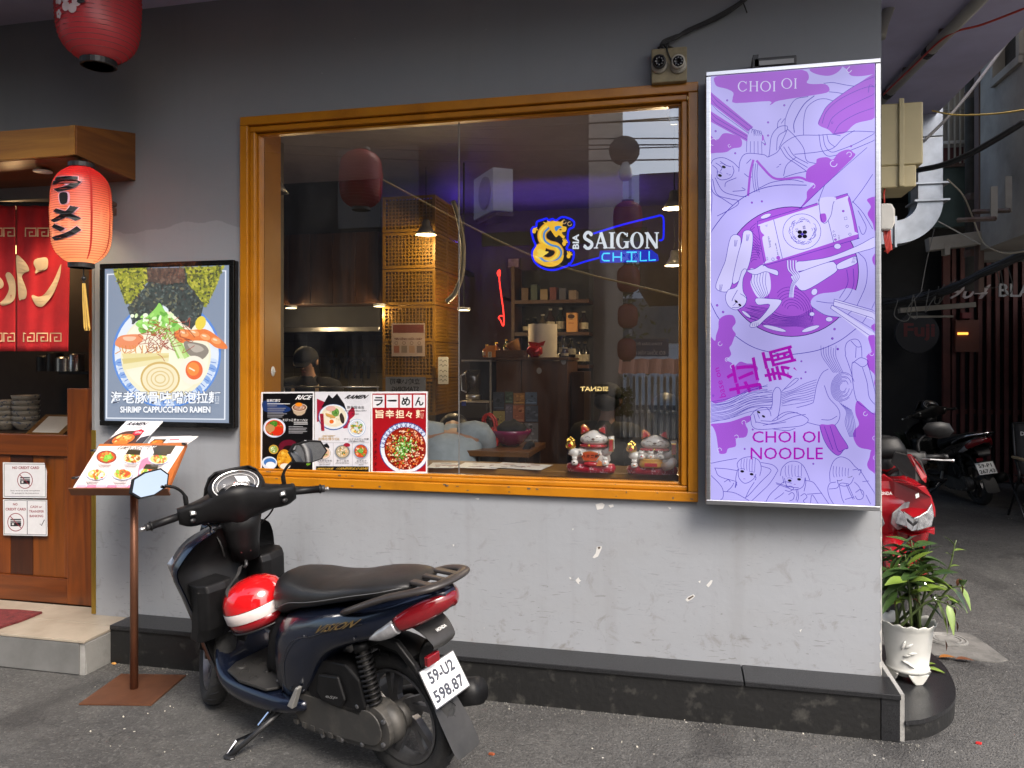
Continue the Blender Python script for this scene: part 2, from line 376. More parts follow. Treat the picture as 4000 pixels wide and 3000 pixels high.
def asphalt():
 m=bpy.data.materials.new('worn_asphalt');m.use_nodes=True;n,l=nodes(m);b=n['Principled BSDF']
 tc=n.new('ShaderNodeTexCoord')
 def nz(s,d=6,r=.6,dist=0):
  z=n.new('ShaderNodeTexNoise');z.inputs['Scale'].default_value=s;z.inputs['Detail'].default_value=d;z.inputs['Roughness'].default_value=r;z.inputs['Distortion'].default_value=dist
  l.new(tc.outputs['Object'],z.inputs['Vector']);return z.outputs['Fac']
 def rng(x,a,bb,c=0,d=1):
  r=n.new('ShaderNodeMapRange');r.inputs['From Min'].default_value=a;r.inputs['From Max'].default_value=bb;r.inputs['To Min'].default_value=c;r.inputs['To Max'].default_value=d
  l.new(x,r.inputs['Value']);return r.outputs[0]
 def mix(f,a,bb):
  k=n.new('ShaderNodeMix');k.data_type='RGBA';l.new(f,k.inputs['Factor'])
  for nm,q in (('A',a),('B',bb)):
   if isinstance(q,tuple):k.inputs[nm].default_value=q
   else:l.new(q,k.inputs[nm])
  return k.outputs['Result']
 vo=n.new('ShaderNodeTexVoronoi');vo.inputs['Scale'].default_value=105;l.new(tc.outputs['Object'],vo.inputs['Vector'])
 vo2=n.new('ShaderNodeTexVoronoi');vo2.inputs['Scale'].default_value=34;l.new(tc.outputs['Object'],vo2.inputs['Vector'])
 c=mix(rng(nz(1.1,7),.35,.68),(.050,.049,.048,1),(.088,.086,.082,1))
 c=mix(rng(nz(5,6,.7),.52,.72,0,.5),c,(.125,.121,.115,1))
 sep=n.new('ShaderNodeSeparateColor');l.new(vo.outputs['Color'],sep.inputs[0])
 c=mix(rng(sep.outputs[0],.70,1.0,0,.5),c,(.15,.147,.14,1))
 c=mix(rng(sep.outputs[1],.75,1.0,0,.6),c,(.035,.034,.033,1))
 c=mix(rng(nz(2.4,8,.75,1.2),.60,.74,0,.45),c,(.165,.16,.152,1))
 sep2=n.new('ShaderNodeSeparateColor');l.new(vo2.outputs['Color'],sep2.inputs[0])
 mm=n.new('ShaderNodeMath');mm.operation='MULTIPLY';l.new(rng(sep2.outputs[0],.985,.988),mm.inputs[0]);l.new(rng(vo2.outputs['Distance'],.16,.2,1,0),mm.inputs[1])
 c=mix(mm.outputs[0],c,(.5,.48,.43,1))
 oil=n.new('ShaderNodeMath');oil.operation='MULTIPLY';l.new(rng(nz(1.7,3,.5,.3),.57,.66),oil.inputs[0]);oil.inputs[1].default_value=.55;c=mix(oil.outputs[0],c,(.022,.021,.021,1))
 vc=n.new('ShaderNodeTexVoronoi');vc.feature='DISTANCE_TO_EDGE';vc.inputs['Scale'].default_value=.9;wq=n.new('ShaderNodeTexNoise');wq.inputs['Scale'].default_value=3.5;wq.inputs['Detail'].default_value=6;l.new(tc.outputs['Object'],wq.inputs['Vector'])
 vm=n.new('ShaderNodeVectorMath');vm.operation='MULTIPLY_ADD';vm.inputs[1].default_value=(.5,.5,.5);l.new(wq.outputs['Color'],vm.inputs[0]);l.new(tc.outputs['Object'],vm.inputs[2]);l.new(vm.outputs[0],vc.inputs['Vector'])
 ck=n.new('ShaderNodeMath');ck.operation='MULTIPLY';l.new(rng(vc.outputs['Distance'],.001,.004,.55,0),ck.inputs[0]);l.new(rng(nz(1.3,2),.5,.56),ck.inputs[1]);c=mix(ck.outputs[0],c,(.012,.012,.012,1))
 l.new(c,b.inputs['Base Color']);l.new(rng(nz(3,5),.3,.7,.62,.9),b.inputs['Roughness']);b.inputs['Specular IOR Level'].default_value=.35
 ad=n.new('ShaderNodeMath');ad.operation='ADD';l.new(rng(vo.outputs['Distance'],0,.6,1,0),ad.inputs[0]);l.new(rng(nz(30,4),0,1,0,1.6),ad.inputs[1])
 bp=n.new('ShaderNodeBump');bp.inputs['Strength'].default_value=.65;bp.inputs['Distance'].default_value=.006
 l.new(ad.outputs[0],bp.inputs['Height']);l.new(bp.outputs[0],b.inputs['Normal']);return m
WALL=wall_paint();ASPH=asphalt()
M_FRAME=pm('ochre_frame_paint','#b5740f',.36,c2='#8f5608',thr=(.48,.85),scale=5,bump=.05,bscale=30,coat=.15)
M_FRAMEIN=pm('ochre_reveal_paint','#a2690f',.4,var=.1,scale=4)
M_GRANITE=pm('black_granite',(.016,.0165,.018),.30,var=.5,scale=160,rvar=.5)
M_PLINTH=pm('stained_plinth',(.009,.009,.009),.5,scale=13,c2=(.075,.072,.064),thr=(.56,.82),bump=.2,bscale=40)
M_CEM=pm('cement',(.30,.295,.28),.85,var=.25,scale=9,bump=.3,bscale=50)
M_CEMDIRTY=pm('dirty_cement',(.24,.235,.22),.85,scale=5,c2=(.09,.088,.082),thr=(.42,.75),bump=.3,bscale=40)
M_TILE=pm('beige_tile',(.36,.31,.245),.35,var=.12,scale=8,c2=(.27,.225,.17),thr=(.4,.8))
M_TILEG=pm('grey_riser_tile',(.17,.17,.165),.4,scale=6,c2=(.11,.11,.105),thr=(.4,.75))
M_DARK=pm('near_black',(.012,.012,.014),.7,var=.3,scale=3)  # near-black for dark parts; also stands in for the unlit alley recess
M_BLACKPL=pm('black_plastic',(.018,.018,.019),.42,var=.3,scale=20,bump=.05,bscale=400)
M_STEEL=pm('brushed_steel',(.62,.62,.63),.28,1.0,var=.12,scale=5,stretch=(1,1,30))
M_CHROME=pm('chrome',(.8,.8,.8),.08,1.0,var=.05)
M_WHITE=pm('white_plastic',(.72,.72,.70),.4,var=.05)
M_CABLE=pm('black_cable',(.014,.014,.014),.5,var=.3,scale=30)
GLASS=glass('window_glass',1.52,(.97,.98,.98),0,.20,.03)
# ================================================================ ground
g=obj('ground',MB().grid(lambda a,b:V((-40+80*a,-60+80*b,0)),20,20),ASPH);tag(g,kind='structure')
# ================================================================ restaurant building
CX=W(3443,1400).x # street corner of the wall
WX0,WX1,WZ0,WZ1=-2.281,.053,.933,2.856 # window frame outside
DX1=W(362,1500).x;DZ1=W(100,780).z # door opening: right edge, top
CEIL=3.495
bld=thing('restaurant_building','grey painted restaurant front with ochre window, wooden door and black plinth','building')
def wall_holes(name,x0,x1,z0,z1,holes,y0,y1,mat,parent):
 xs=sorted({x0,x1,*[k for h in holes for k in h[:2]]});zs=sorted({z0,z1,*[k for h in holes for k in h[2:]]})
 solid=lambda i,j:0 <= i <len(xs)-1 and 0 <= j <len(zs)-1 and not any(h[0] <= (xs[i]+xs[i+1])/2 <= h[1] and h[2] <= (zs[j]+zs[j+1])/2 <= h[3] for h in holes)
 mb=MB()
 for i in range(len(xs)-1):
  for j in range(len(zs)-1):
   if not solid(i,j):continue
   a,b,c,d=xs[i],xs[i+1],zs[j],zs[j+1]
   mb.add([(a,y0,c),(b,y0,c),(b,y0,d),(a,y0,d)],[(0,1,2,3)]);mb.add([(a,y1,c),(b,y1,c),(b,y1,d),(a,y1,d)],[(3,2,1,0)])
   for di,dj,q in ((-1,0,((a,c),(a,d))),(1,0,((b,d),(b,c))),(0,-1,((b,c),(a,c))),(0,1,((a,d),(b,d)))):
    if not solid(i+di,j+dj):
     (p,r),(s,t)=q;mb.add([(p,y0,r),(s,y0,t),(s,y1,t),(p,y1,r)],[(0,1,2,3)])
 return obj(name,mb,mat,parent,fix=False)
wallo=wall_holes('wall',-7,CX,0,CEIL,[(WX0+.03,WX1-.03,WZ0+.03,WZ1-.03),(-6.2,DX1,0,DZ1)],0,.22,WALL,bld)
obj('side_wall',MB().box(CX-.2,CX,.221,6.0,0,CEIL),WALL,bld)
M_SOFFIT=pm('soffit_sign_tint',(.50,.48,.66),.7,var=.12,scale=2)  # violet of the sign's light is put into this grey paint
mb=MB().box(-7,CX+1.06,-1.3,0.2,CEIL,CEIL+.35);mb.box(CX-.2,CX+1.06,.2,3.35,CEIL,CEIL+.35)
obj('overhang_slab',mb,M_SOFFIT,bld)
obj('upper_storey',MB().box(-7,CX+1.0,-1.05,3.2,CEIL+.352,9),pm('upper_wall',(.33,.33,.32),.8),bld)
# chipped white corner edge
random.seed(3);rs_=[];z=.205
while z <1.02:
 w=random.choice((.0012,.0018,.003,.0045,.006))*(1.3 if z <.4 else .8);rs_.append([V((CX-w,-.0012,z)),V((CX+.0015,-.0016,z)),V((CX+.0015,.012,z)),V((CX-w,.002,z))]);z += random.uniform(.006,.03)
mb=MB().rings(rs_)
obj('corner_chip',mb,pm('bare_plaster',(.50,.49,.46),.8,bump=.3),bld)
# paint chips on the lower wall (pixel outlines on the wall plane)
M_CHIPW=pm('chip_plaster',(.58,.57,.55),.8,var=.1);M_CHIPB=pm('chip_brown',(.11,.085,.07),.8)
def zw(x,y):return 1750+x*1800/2212,1850+y*1150/1413
def chip(pts,mat=M_CHIPW,y=-.0012):
 q=[W(*zw(*p),y) for p in pts];m=MB();m.prism([(p.x,p.z) for p in q],lambda a,b:V((a,y,b)),lambda a,b:V((a,.001,b)));obj('paint_chip',m,mat,wallo)
for pts in ([(714,352),(736,348),(738,358),(730,376),(720,398),(702,406),(694,402),(708,384),(712,366)],[(612,512),(626,498),(630,508),(638,514),(628,522),(630,532),(622,526)],[(582,496),(592,502),(586,508)],[(1140,606),(1152,592),(1178,580),(1186,588),(1172,602),(1150,614)],
   [(1240,536),(1262,512),(1270,514),(1264,530),(1250,546)],[(708,148),(740,140),(752,150),(744,168),(716,174)],[(770,152),(792,148),(796,158),(780,164)],[(574,866),(588,870),(580,882),(570,878)],[(700,884),(720,886),(714,894)],[(1202,518),(1212,514),(1210,526)],
   [(1056,160),(1072,166),(1064,172)],[(596,264),(604,266),(598,272)],[(22,340),(30,342),(26,350)],[(1688,752),(1698,748),(1692,762)],[(130,120),(150,118),(146,126)],[(962,900),(980,904),(972,910)]):chip(pts)
for pts in ([(718,352),(732,350),(730,360),(722,364)],[(1150,598),(1176,584),(1180,590),(1156,606)]):chip(pts,M_CHIPB,-.0018)
# plinth: granite coping slabs on a stained face
PY=-.18;PZ=.20
plx=[W(432,2470,PY).x,W(1120,2500).x,W(2895,2660).x,CX+.035]
for i,(a,b) in enumerate(zip(plx,plx[1:])):
 obj('coping_slab',MB().box(a+.003,b-.003,PY-.012,-.002,PZ-.022,PZ),M_GRANITE,bld,bevel=.003)
obj('plinth_face',MB().box(plx[0],W(3400,2800).x,PY,-.004,-.05,PZ-.023),M_PLINTH,bld)
obj('plinth_tile',MB().box(W(3402,2800).x,CX+.03,PY-.004,-.004,-.05,PZ-.023),M_GRANITE,bld,bevel=.002)
obj('plinth_return',MB().box(CX+.031,CX+.05,PY+.01,.5,-.05,PZ-.005),M_CEM,bld)
# ---------------------------------------------------------------- window
win=obj('window',MB().box(WX0+.03,WX1-.03,.17,.2,WZ0+.0301,WZ0+.045),M_FRAMEIN,bld) # inner stool
FW=.045
def rail(x0,x1,z0,z1,y0,y1,nm='frame_rail',bev=.004):return obj(nm,MB().box(x0,x1,y0,y1,z0,z1),M_FRAME,win,bevel=bev)
rail(WX0,WX1,WZ1-FW,WZ1,-.028,.05);rail(WX0,WX1,WZ0,WZ0+FW,-.028,.05)
rail(WX0,WX0+FW,WZ0+FW+.001,WZ1-FW-.001,-.0285,.05);rail(WX1-FW,WX1,WZ0+FW+.001,WZ1-FW-.001,-.0285,.05)
IW=.076
for a in ((WX0+FW+.001,WX1-FW-.001,WZ1-IW,WZ1-FW-.001),(WX0+FW+.001,WX1-FW-.001,WZ0+FW+.001,WZ0+.07),(WX0+FW+.001,WX0+IW,WZ0+.0705,WZ1-IW-.001),(WX1-IW,WX1-FW-.001,WZ0+.0705,WZ1-IW-.001)):
 rail(*a,-.008,.06,'inner_rail',.006)
for a in ((WX0+IW,WX1-IW,WZ1-IW-.013,WZ1-IW-.001),(WX0+IW,WX1-IW,WZ0+.0702,WZ0+.08),(WX0+IW+.0005,WX0+IW+.012,WZ0+.0805,WZ1-IW-.0135),(WX1-IW-.012,WX1-IW-.0005,WZ0+.0805,WZ1-IW-.0135)):
 rail(*a,.020,.065,'glazing_bead',.004)
GX0,GX1,GZ0,GZ1=WX0+IW+.0125,WX1-IW-.0125,WZ0+.0806,WZ1-IW-.0135
GXM=W(1793,1300,.04).x
GY=.040
for a,b in ((GX0,GXM-.003),(GXM+.003,GX1)):
 obj('glass_pane',MB().add([(a,GY,GZ0),(b,GY,GZ0),(b,GY,GZ1),(a,GY,GZ1)],[(0,1,2,3)]),GLASS,win,fix=False)
obj('pane_joint',MB().box(GXM-.0022,GXM+.0022,GY-.003,GY+.003,GZ0,GZ1),pm('silicone_joint',(.16,.16,.16),.4),win)
# chipped paint flecks on the bottom rail
random.seed(11)
for k in range(26):
 p=W(random.uniform(960,2700),1500);zz=random.choice([WZ0+.012,WZ0+.035,WZ0+.06,WZ0+.068,WZ0+.03]);w=random.uniform(.004,.016);hh=random.uniform(.003,.008)
 obj('paint_fleck',MB().box(p.x,p.x+w,-.0292,-.0275,zz,zz+hh,at((0,0,0))),M_CHIPB,win)
# ---------------------------------------------------------------- door bay at the left
M_DOORWOOD=wood('door_pine','#70380d','#54270a',.38,'Z',2.2,.25)
M_RAILWOOD=wood('door_rail_pine','#6c350b','#522608',.38,'X',2.2,.25)
M_AWN=wood('awning_pine','#9a6a26','#7d501a',.5,'X',2.0)
M_AWNS=wood('awning_side_pine','#7a4a18','#5f3512',.45,'Y',2.0)
DY=.11
d0=G(200,2362,.175)
door=thing('door',None,None);door.parent=bld
def dz(v):return W(200,v,DY).z
def dx(u,v=1900):return W(u,v,DY).x
DB=.178
xr=DX1-.006
obj('stile',MB().box(dx(262),xr,DY,DY+.045,DB,1.42),M_DOORWOOD,door,bevel=.003)
obj('stile',MB().box(-6.1,-5.9,DY,DY+.045,DB,1.42),M_DOORWOOD,door)
obj('rail',MB().box(-5.9,dx(262)-.001,DY+.001,DY+.045,DB,dz(2258)),M_RAILWOOD,door,bevel=.003)
obj('rail',MB().box(-5.9,dx(262)-.001,DY+.001,DY+.045,dz(1782),dz(1700)),M_RAILWOOD,door,bevel=.003)
for k,(a,b) in enumerate(((-40,30),(31,118),(119,245))):
 obj('panel_board',MB().box(dx(a),dx(b)-.001,DY+.018+.0005*k,DY+.04,dz(2257),dz(1783)),wood('door_board%d' % k,('#73390f','#3c1b09','#763d0f')[k],('#58290b','#2e1407','#5e310b')[k],.4,'Z',2.0,.2),door,bevel=.002)
obj('panel_moulding',MB().box(dx(246),dx(261),DY+.01,DY+.045,dz(2257),dz(1783)),M_DOORWOOD,door,bevel=.004)
obj('door_glass',MB().add([(-6,DY+.03,dz(1699)),(dx(350),DY+.03,dz(1699)),(dx(350),DY+.03,DZ1),(-6,DY+.03,DZ1)],[(0,1,2,3)]),glass('door_glass',1.45,(.9,.88,.84),0,0),door,fix=False)
obj('upright',MB().box(dx(347),xr,DY-.001,DY+.05,1.421,DZ1),M_DOORWOOD,door,bevel=.003)
obj('gold_trim',MB().box(DX1-.004,DX1+.022,-.006,.02,.18,W(365,1680).z),pm('brass_strip','#a5873a',.35,.8),bld,bevel=.002)
obj('door_jamb',MB().box(DX1-.002,DX1+.012,-.003,.1,W(365,1679).z,DZ1),pm('grey_jamb',(.3,.3,.3),.4,.4),bld)
# step with tiled top
SX1=W(328,2520,-.36).x;SZ=.175;SY=-.36
step=obj('door_step',MB().box(-6,SX1-.006,SY+.012,.1,-.02,SZ-.012),M_CEM,bld)
tx=[-6,-4.6,W(30,2480,-.2).x,SX1]
for a,b in zip(tx,tx[1:]):
 for (ya,yb) in ((SY,-.13),(-.13,.105)):
  obj('tile',MB().box(a+.002,b-.002,ya+.002,yb-.002,SZ-.012,SZ),M_TILE,step,bevel=.0015)
 obj('riser_tile',MB().box(a+.002,b-.003-(.03 if b == SX1 else 0),SY+.002,SY+.012,.005,SZ-.016),M_TILEG,step,bevel=.001)
obj('step_side',MB().prism([(SY+.03,0),(-.001,0),(-.001,SZ-.02),(SY+.01,SZ-.02),(SY+.016,.09)],lambda a,b:V((SX1-.006,a,b)),lambda a,b:V((SX1-.001,a,b))),M_CEMDIRTY,step)
obj('step_side',MB().prism([(0,0),(.25,0),(.25,SZ-.014),(0,SZ-.014)],lambda a,b:V((SX1-.0055+a,-.002-a*.0,b)),lambda a,b:V((SX1-.005+a,.0+a*0,b))),M_CEMDIRTY,step) if False else None
# awning over the door
awn=thing('awning',None,None);awn.parent=bld
def wp(u,v,y):return W(u,v,y)
AY=-.45
tf,bf=W(283,490,AY),W(283,606,AY);tb,bb=W(516,521,-.001),W(516,707,-.001)
xl=-6.2;tfl,bfl=tf.z,bf.z
obj('fascia_board',MB().prism([(xl,bfl),(bf.x,bfl),(bf.x,tfl),(xl,tfl)],lambda a,b:V((a,AY,b)),lambda a,b:V((a,AY+.02,b))),M_AWN,awn,bevel=.002)
mb=MB().prism([(AY,bfl),(-.001,bb.z),(-.001,tb.z),(AY,tfl)],lambda y,z:V((bf.x+.0+(tb.x-bf.x)*(y-AY)/-AY,y,z)),lambda y,z:V((bf.x+.022+(tb.x-bf.x)*(y-AY)/-AY,y,z)))
obj('side_board',mb,M_AWNS,awn,bevel=.002)
obj('soffit_board',MB().add([(xl,AY+.021,bfl+.01),(bf.x-.002,AY+.021,bfl+.01),(bb.x-.002,-.002,bb.z+.012),(xl,-.002,bb.z+.012)],[(0,1,2,3)]),wood('soffit_pine','#6e3a12','#53290c',.4,'X',2,.2),awn,solid=-.012)
obj('top_board',MB().add([(xl,AY+.021,tfl-.004),(bf.x-.002,AY+.021,tfl-.004),(bb.x-.002,-.002,tb.z-.004),(xl,-.002,tb.z-.004)],[(0,1,2,3)]),M_AWN,awn,solid=.012)
obj('edge_trim',MB().box(bf.x-.012,bf.x+.016,AY-.006,AY-.0005,bfl,tfl),M_AWN,awn,bevel=.002)
# ---------------------------------------------------------------- rooms behind the wall
RY,RZC=3.75,3.05
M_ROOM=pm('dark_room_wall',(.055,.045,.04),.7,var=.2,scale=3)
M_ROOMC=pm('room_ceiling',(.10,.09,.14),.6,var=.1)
room=thing('dining_room',None,None);room.parent=bld
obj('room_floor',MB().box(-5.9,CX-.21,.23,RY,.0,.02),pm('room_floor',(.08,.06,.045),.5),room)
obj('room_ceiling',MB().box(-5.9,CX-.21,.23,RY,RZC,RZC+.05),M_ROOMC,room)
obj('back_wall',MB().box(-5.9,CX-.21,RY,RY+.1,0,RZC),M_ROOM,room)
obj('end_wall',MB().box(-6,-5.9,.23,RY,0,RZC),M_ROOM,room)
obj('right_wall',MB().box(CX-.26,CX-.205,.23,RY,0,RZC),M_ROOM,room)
# ochre side reveal at the left of the window
rx0=WX0+IW+.002
yb=.235+.2
obj('reveal_panel',MB().box(WX0+.031,WX0+.088,.067,.235,WZ0+.046,WZ1-.031),M_FRAMEIN,room)
obj('window_shelf',MB().box(WX0+.09,WX1,.201,.47,WZ0+.06,WZ0+.09),wood('shelf_wood','#8a6630','#6b4b20',.4,'X',2,.2),room,bevel=.004)
# partition between the door bay and the kitchen
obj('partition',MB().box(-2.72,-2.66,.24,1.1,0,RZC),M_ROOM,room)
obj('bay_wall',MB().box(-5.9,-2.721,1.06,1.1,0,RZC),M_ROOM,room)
# ================================================================ alley at the right
M_GREYW=pm('weathered_render',(.36,.335,.29),.85,scale=2.5,c2=(.20,.185,.155),thr=(.42,.78),bump=.2,bscale=20)
M_GREEN=pm('green_sheet',(.055,.085,.075),.5,var=.2,scale=4)
M_CREAM=pm('cream_box_paint','#b3a67e',.45,var=.07,scale=5)
M_GALV=pm('galvanised_sheet',(.60,.62,.64),.36,.85,var=.18,scale=7)
M_RUST=pm('rusty_iron',(.10,.055,.04),.7,scale=12,c2=(.16,.14,.12),thr=(.4,.7))
M_REDSLAT=pm('dark_red_slat',(.085,.016,.012),.55,var=.3,scale=4)
M_PVC=pm('grey_pvc',(.34,.33,.30),.45,var=.15,scale=6)
AX=2.42
RB=thing('alley_building','grey weathered upper storey of the building along the alley right side','building')
yE=X(3812,900,AX).y;zB=X(3812,985,AX).z
wz0,wz1=X(3893,305,AX).z,X(3893,305,AX).z+1.1
wy0,wy1=X(3985,205,AX).y,X(3893,305,AX).y
mb=MB()
mb.box(AX,AX+3,1.6,wy0,zB,5.6);mb.box(AX,AX+3,wy0,wy1,zB,wz0);mb.box(AX,AX+3,wy0,wy1,wz1,5.6);mb.box(AX,AX+3,wy1,yE,zB,5.6)
obj('wall',mb,M_GREYW,RB)
w_=obj('window',MB().box(AX+.06,AX+.08,wy0,wy1,wz0,wz1),pm('dark_pane',(.02,.02,.022),.15),RB)
obj('frame',MB().box(AX-.03,AX+.02,wy0-.05,wy1+.05,wz0-.06,wz0-.001),M_GREYW,w_)
obj('frame',MB().box(AX-.03,AX+.02,wy0-.06,wy0-.001,wz0,wz1),M_GREYW,w_);obj('frame',MB().box(AX-.03,AX+.02,wy1+.001,wy1+.05,wz0,wz1),M_GREYW,w_)
obj('corner_strip',MB().box(AX-.012,AX+.03,yE-.10,yE+.004,zB-.35,8),pm('brown_strip',(.12,.075,.06),.7),RB)
obj('ground_floor',MB().box(AX+2.2,AX+3,3.0,7.0,0,zB-.001),M_DARK,RB)
# drain pipe
dp=thing('drain_pipe','dark vertical drain pipe beside the grey alley wall corner','pipe')
p0=W(3798,900,yE+.25)
obj('pipe',MB().tube([(p0.x,p0.y,2.2),(p0.x,p0.y,8)],.058,12),pm('dark_pipe',(.07,.068,.062),.6,var=.3),dp,smooth=True)
for z in (2.5,3.0,3.9,4.8):obj('clamp',MB().tube([(p0.x,p0.y,z),(p0.x,p0.y,z+.06)],.066,12),M_RUST,dp)
# rear block with barred window
QY=yE+.6
BB=thing('rear_block','green panelled rear block with a white barred window above the alley','building')
gz=W(3740,885,QY).z;bz0,bz1=W(3740,640,QY).z,W(3740,330,QY).z
obj('panel',MB().box(W(3560,700,QY).x,W(3830,700,QY).x,QY,QY+.1,gz,bz0-.03),M_GREEN,BB)
obj('lintel',MB().box(W(3685,700,QY).x,W(3775,700,QY).x,QY-.02,QY+.1,bz0-.03,bz0),M_RUST,BB)
obj('recess',MB().box(W(3685,700,QY).x,W(3830,700,QY).x,QY+.12,QY+.2,bz0,5.2),M_GREYW,BB)
obj('red_board',MB().box(W(3690,700,QY).x,W(3772,700,QY).x,QY+.06,QY+.09,bz0,bz0+.17),pm('red_board',(.09,.02,.02),.6),BB)
bars=obj('window_grille',MB().box(W(3690,500,QY).x,W(3775,500,QY).x,QY+.02,QY+.045,bz0+.20,bz0+.225),M_WHITE,BB)
mb_w=pm('grille_paint',(.42,.40,.34),.5)
for u in (3708,3731,3752,3773):obj('bar',MB().box(W(u-3,500,QY).x,W(u+3,500,QY).x,QY,QY+.018,bz0,bz0+1.35),mb_w,bars)
obj('bar',MB().box(W(3690,500,QY).x,W(3775,500,QY).x,QY+.02,QY+.045,W(3740,425,QY).z,W(3740,420,QY).z),mb_w,bars)
obj('side_return',MB().box(W(3830,700,QY).x,W(3830,700,QY).x+1.5,QY,QY+.2,zB,5.2),M_GREYW,BB)
# galvanised duct: riser, flanges, elbow, horizontal stub
DKY=2.9
duct=thing('ventilation_duct','galvanised sheet metal duct bending down and left behind the sign','duct')
a,b=W(3585,780,DKY),W(3685,780,DKY);zt=CEIL+2.0;dd=.2
xm,xn=a.x,b.x
zf=W(3640,783,DKY).z;zf2=W(3640,716,DKY).z
for z0_,z1_ in ((zf,zf2),(zf2+.004,zf2+.36),(zf2+.364,zf2+.72),(zf2+.724,zf2+1.1),(zf2+1.104,zt)):
 obj('riser_section',MB().box(xm,xn,DKY,DKY+dd,z0_+.002,z1_),M_GALV,duct,bevel=.004)
for z in (zf,zf2):obj('flange',MB().box(xm-.03,xn+.04,DKY-.03,DKY+dd+.03,z-.007,z+.007),M_GALV,duct)
cx_=W(3498,783,DKY).x;zb_in,zb_out=W(3500,862,DKY).z,W(3500,952,DKY).z
rs=[]
for k in range(13):
 t=math.pi/2*k/12
 ri_x,ri_z=xm-cx_,zf-zb_in;ro_x,ro_z=xn-cx_,zf-zb_out
 pi_=V((cx_+ri_x*math.cos(t),0,zf-ri_z*math.sin(t)));po=V((cx_+ro_x*math.cos(t),0,zf-ro_z*math.sin(t)))
 rs.append([V((pi_.x,DKY,pi_.z)),V((po.x,DKY,po.z)),V((po.x,DKY+dd,po.z)),V((pi_.x,DKY+dd,pi_.z))])
obj('elbow',MB().rings(rs),M_GALV,duct,auto=40)
obj('flange',MB().box(cx_-.012,cx_+.004,DKY-.03,DKY+dd+.03,zb_out-.03,zb_in+.03),M_GALV,duct)
obj('stub',MB().box(cx_-.6,cx_-.013,DKY,DKY+dd,zb_out,zb_in),M_GALV,duct)
# cream meter cabinet and junction box on the side wall
cab=thing('meter_cabinet','cream metal electrical cabinet fixed to the wall behind the light box sign','cabinet')
KY=.62
c0,c1=W(3607,395,KY),W(3607,640,KY);c2=W(3580,735,KY)
obj('upper_box',MB().box(CX,c0.x,KY,KY+.28,c1.z,c0.z),M_CREAM,cab,bevel=.008)
obj('lower_box',MB().box(CX,c2.x,KY+.002,KY+.28,W(3580,728,KY).z,c1.z-.001),M_CREAM,cab,bevel=.006)
xs_=W(3520,500,KY).x
obj('seam',MB().box(xs_-.012,xs_+.012,KY-.012,KY-.0005,W(3580,726,KY).z,c0.z+.02),M_CREAM,cab,bevel=.003)
jb=thing('junction_box','white eight sided junction box under the cream cabinet','junction box')
JY=.55;jx=CX+.004
q=[(3400,795),(3484,793),(3497,815),(3498,870),(3484,898),(3400,893)]
pj=[W(u,v,JY) for u,v in q];pj=[V((max(p.x,jx),0,p.z)) for p in pj]
obj('body',MB().prism([(p.x,p.z) for p in pj],lambda a,b:V((a,JY,b)),lambda a,b:V((a,JY+.09,b))),pm('aged_white_box',(.62,.60,.54),.45),jb,bevel=.008)
random.seed(5);M_RED=pm('red_wire',(.5,.04,.025),.4)
rw=thing('red_wires','bundle of red wires looping under the white junction box','cable')
for k in range(5):
 u0=3452+k*6;e=V((0,0,0))
 obj('wire',MB().tube([W(u0,897,JY+.04),W(u0+2,930,JY+.035),W(u0+8,965+k*3,JY+.03),W(3468+k*3,990-k*4,JY+.03),W(3455,980,JY+.04)],.0035,6),M_RED,rw,smooth=True)
obj('wire',MB().tube([W(3455,792,JY+.05),W(3452,760,JY+.06),W(3456,735,JY+.1)],.004,6),M_RED,rw,smooth=True)
# pipes under the overhang
def cable(name,label,cat,pts,r,mat,n=8,seg=6,group=None):
 o=obj(name,MB().tube(spline(pts,n),r,seg),mat,None,smooth=True);tag(o,label,cat,group);return o
ov=thing('overhang_conduit','grey plastic conduit with black tape under the overhang','pipe')
zc=CEIL-.05;e0,e1=G(3836,-8,zc),G(3430,405,zc)
obj('pipe',MB().tube([e0+(e0-e1)*.3,e1+(e1-e0)*.3],.034,12),M_PVC,ov,smooth=True)
for f in (.42,.86):
 m_=e0.lerp(e1,f);d_=(e1-e0).normalized()*.04;obj('tape_wrap',MB().tube([m_-d_,m_+d_],.036,12),M_CABLE,ov,smooth=True)
for f in (.30,.66):
 m_=e0.lerp(e1,f);obj('bracket',MB().box(-.02,.02,-.012,.012,0,.07,at(m_)),M_RUST,ov)
cable('red_cable','thin red cable tied to the conduit under the overhang','cable',[G(4010,30,zc-.02),G(3840,95,zc-.03),G(3700,140,zc-.03),G(3560,265,zc-.035),G(3450,370,zc-.035)],.006,M_RED)
arc=[W(3490-45*math.sin(t*math.pi/2) ,110-150*(1-t),.7) for t in (0,.25,.5,.75,1)]
cable('bent_duct_pipe','curved pale pipe end showing at the top of the wall corner','pipe',[W(3492,-40,.9),W(3475,25,.9),W(3452,85,.9),W(3436,150,.9)],.03,M_PVC,8,10)
cable('white_cable','long white cable running diagonally in front of the grey alley wall','cable',[W(4010,60,2.2),W(3930,170,2.3),W(3830,305,2.4),W(3730,430,2.5),W(3605,555,2.6)],.011,pm('white_cable',(.55,.53,.52),.5))
cable('yellow_cable','yellow cable sagging across the alley near the barred window','cable',[W(3640,432,2.5),W(3690,443,2.5),W(3750,450,2.4),W(3850,447,2.2),W(3930,440,2.0),W(4010,428,1.8)],.006,pm('yellow_cable',(.62,.44,.12),.5))
cable('black_hose','thick black cable bundle curving up to the right across the grey alley wall','cable',[W(3585,665,2.6),W(3680,645,2.4),W(3780,605,2.2),W(3880,550,2.0),W(4010,470,1.8)],.021,M_CABLE)
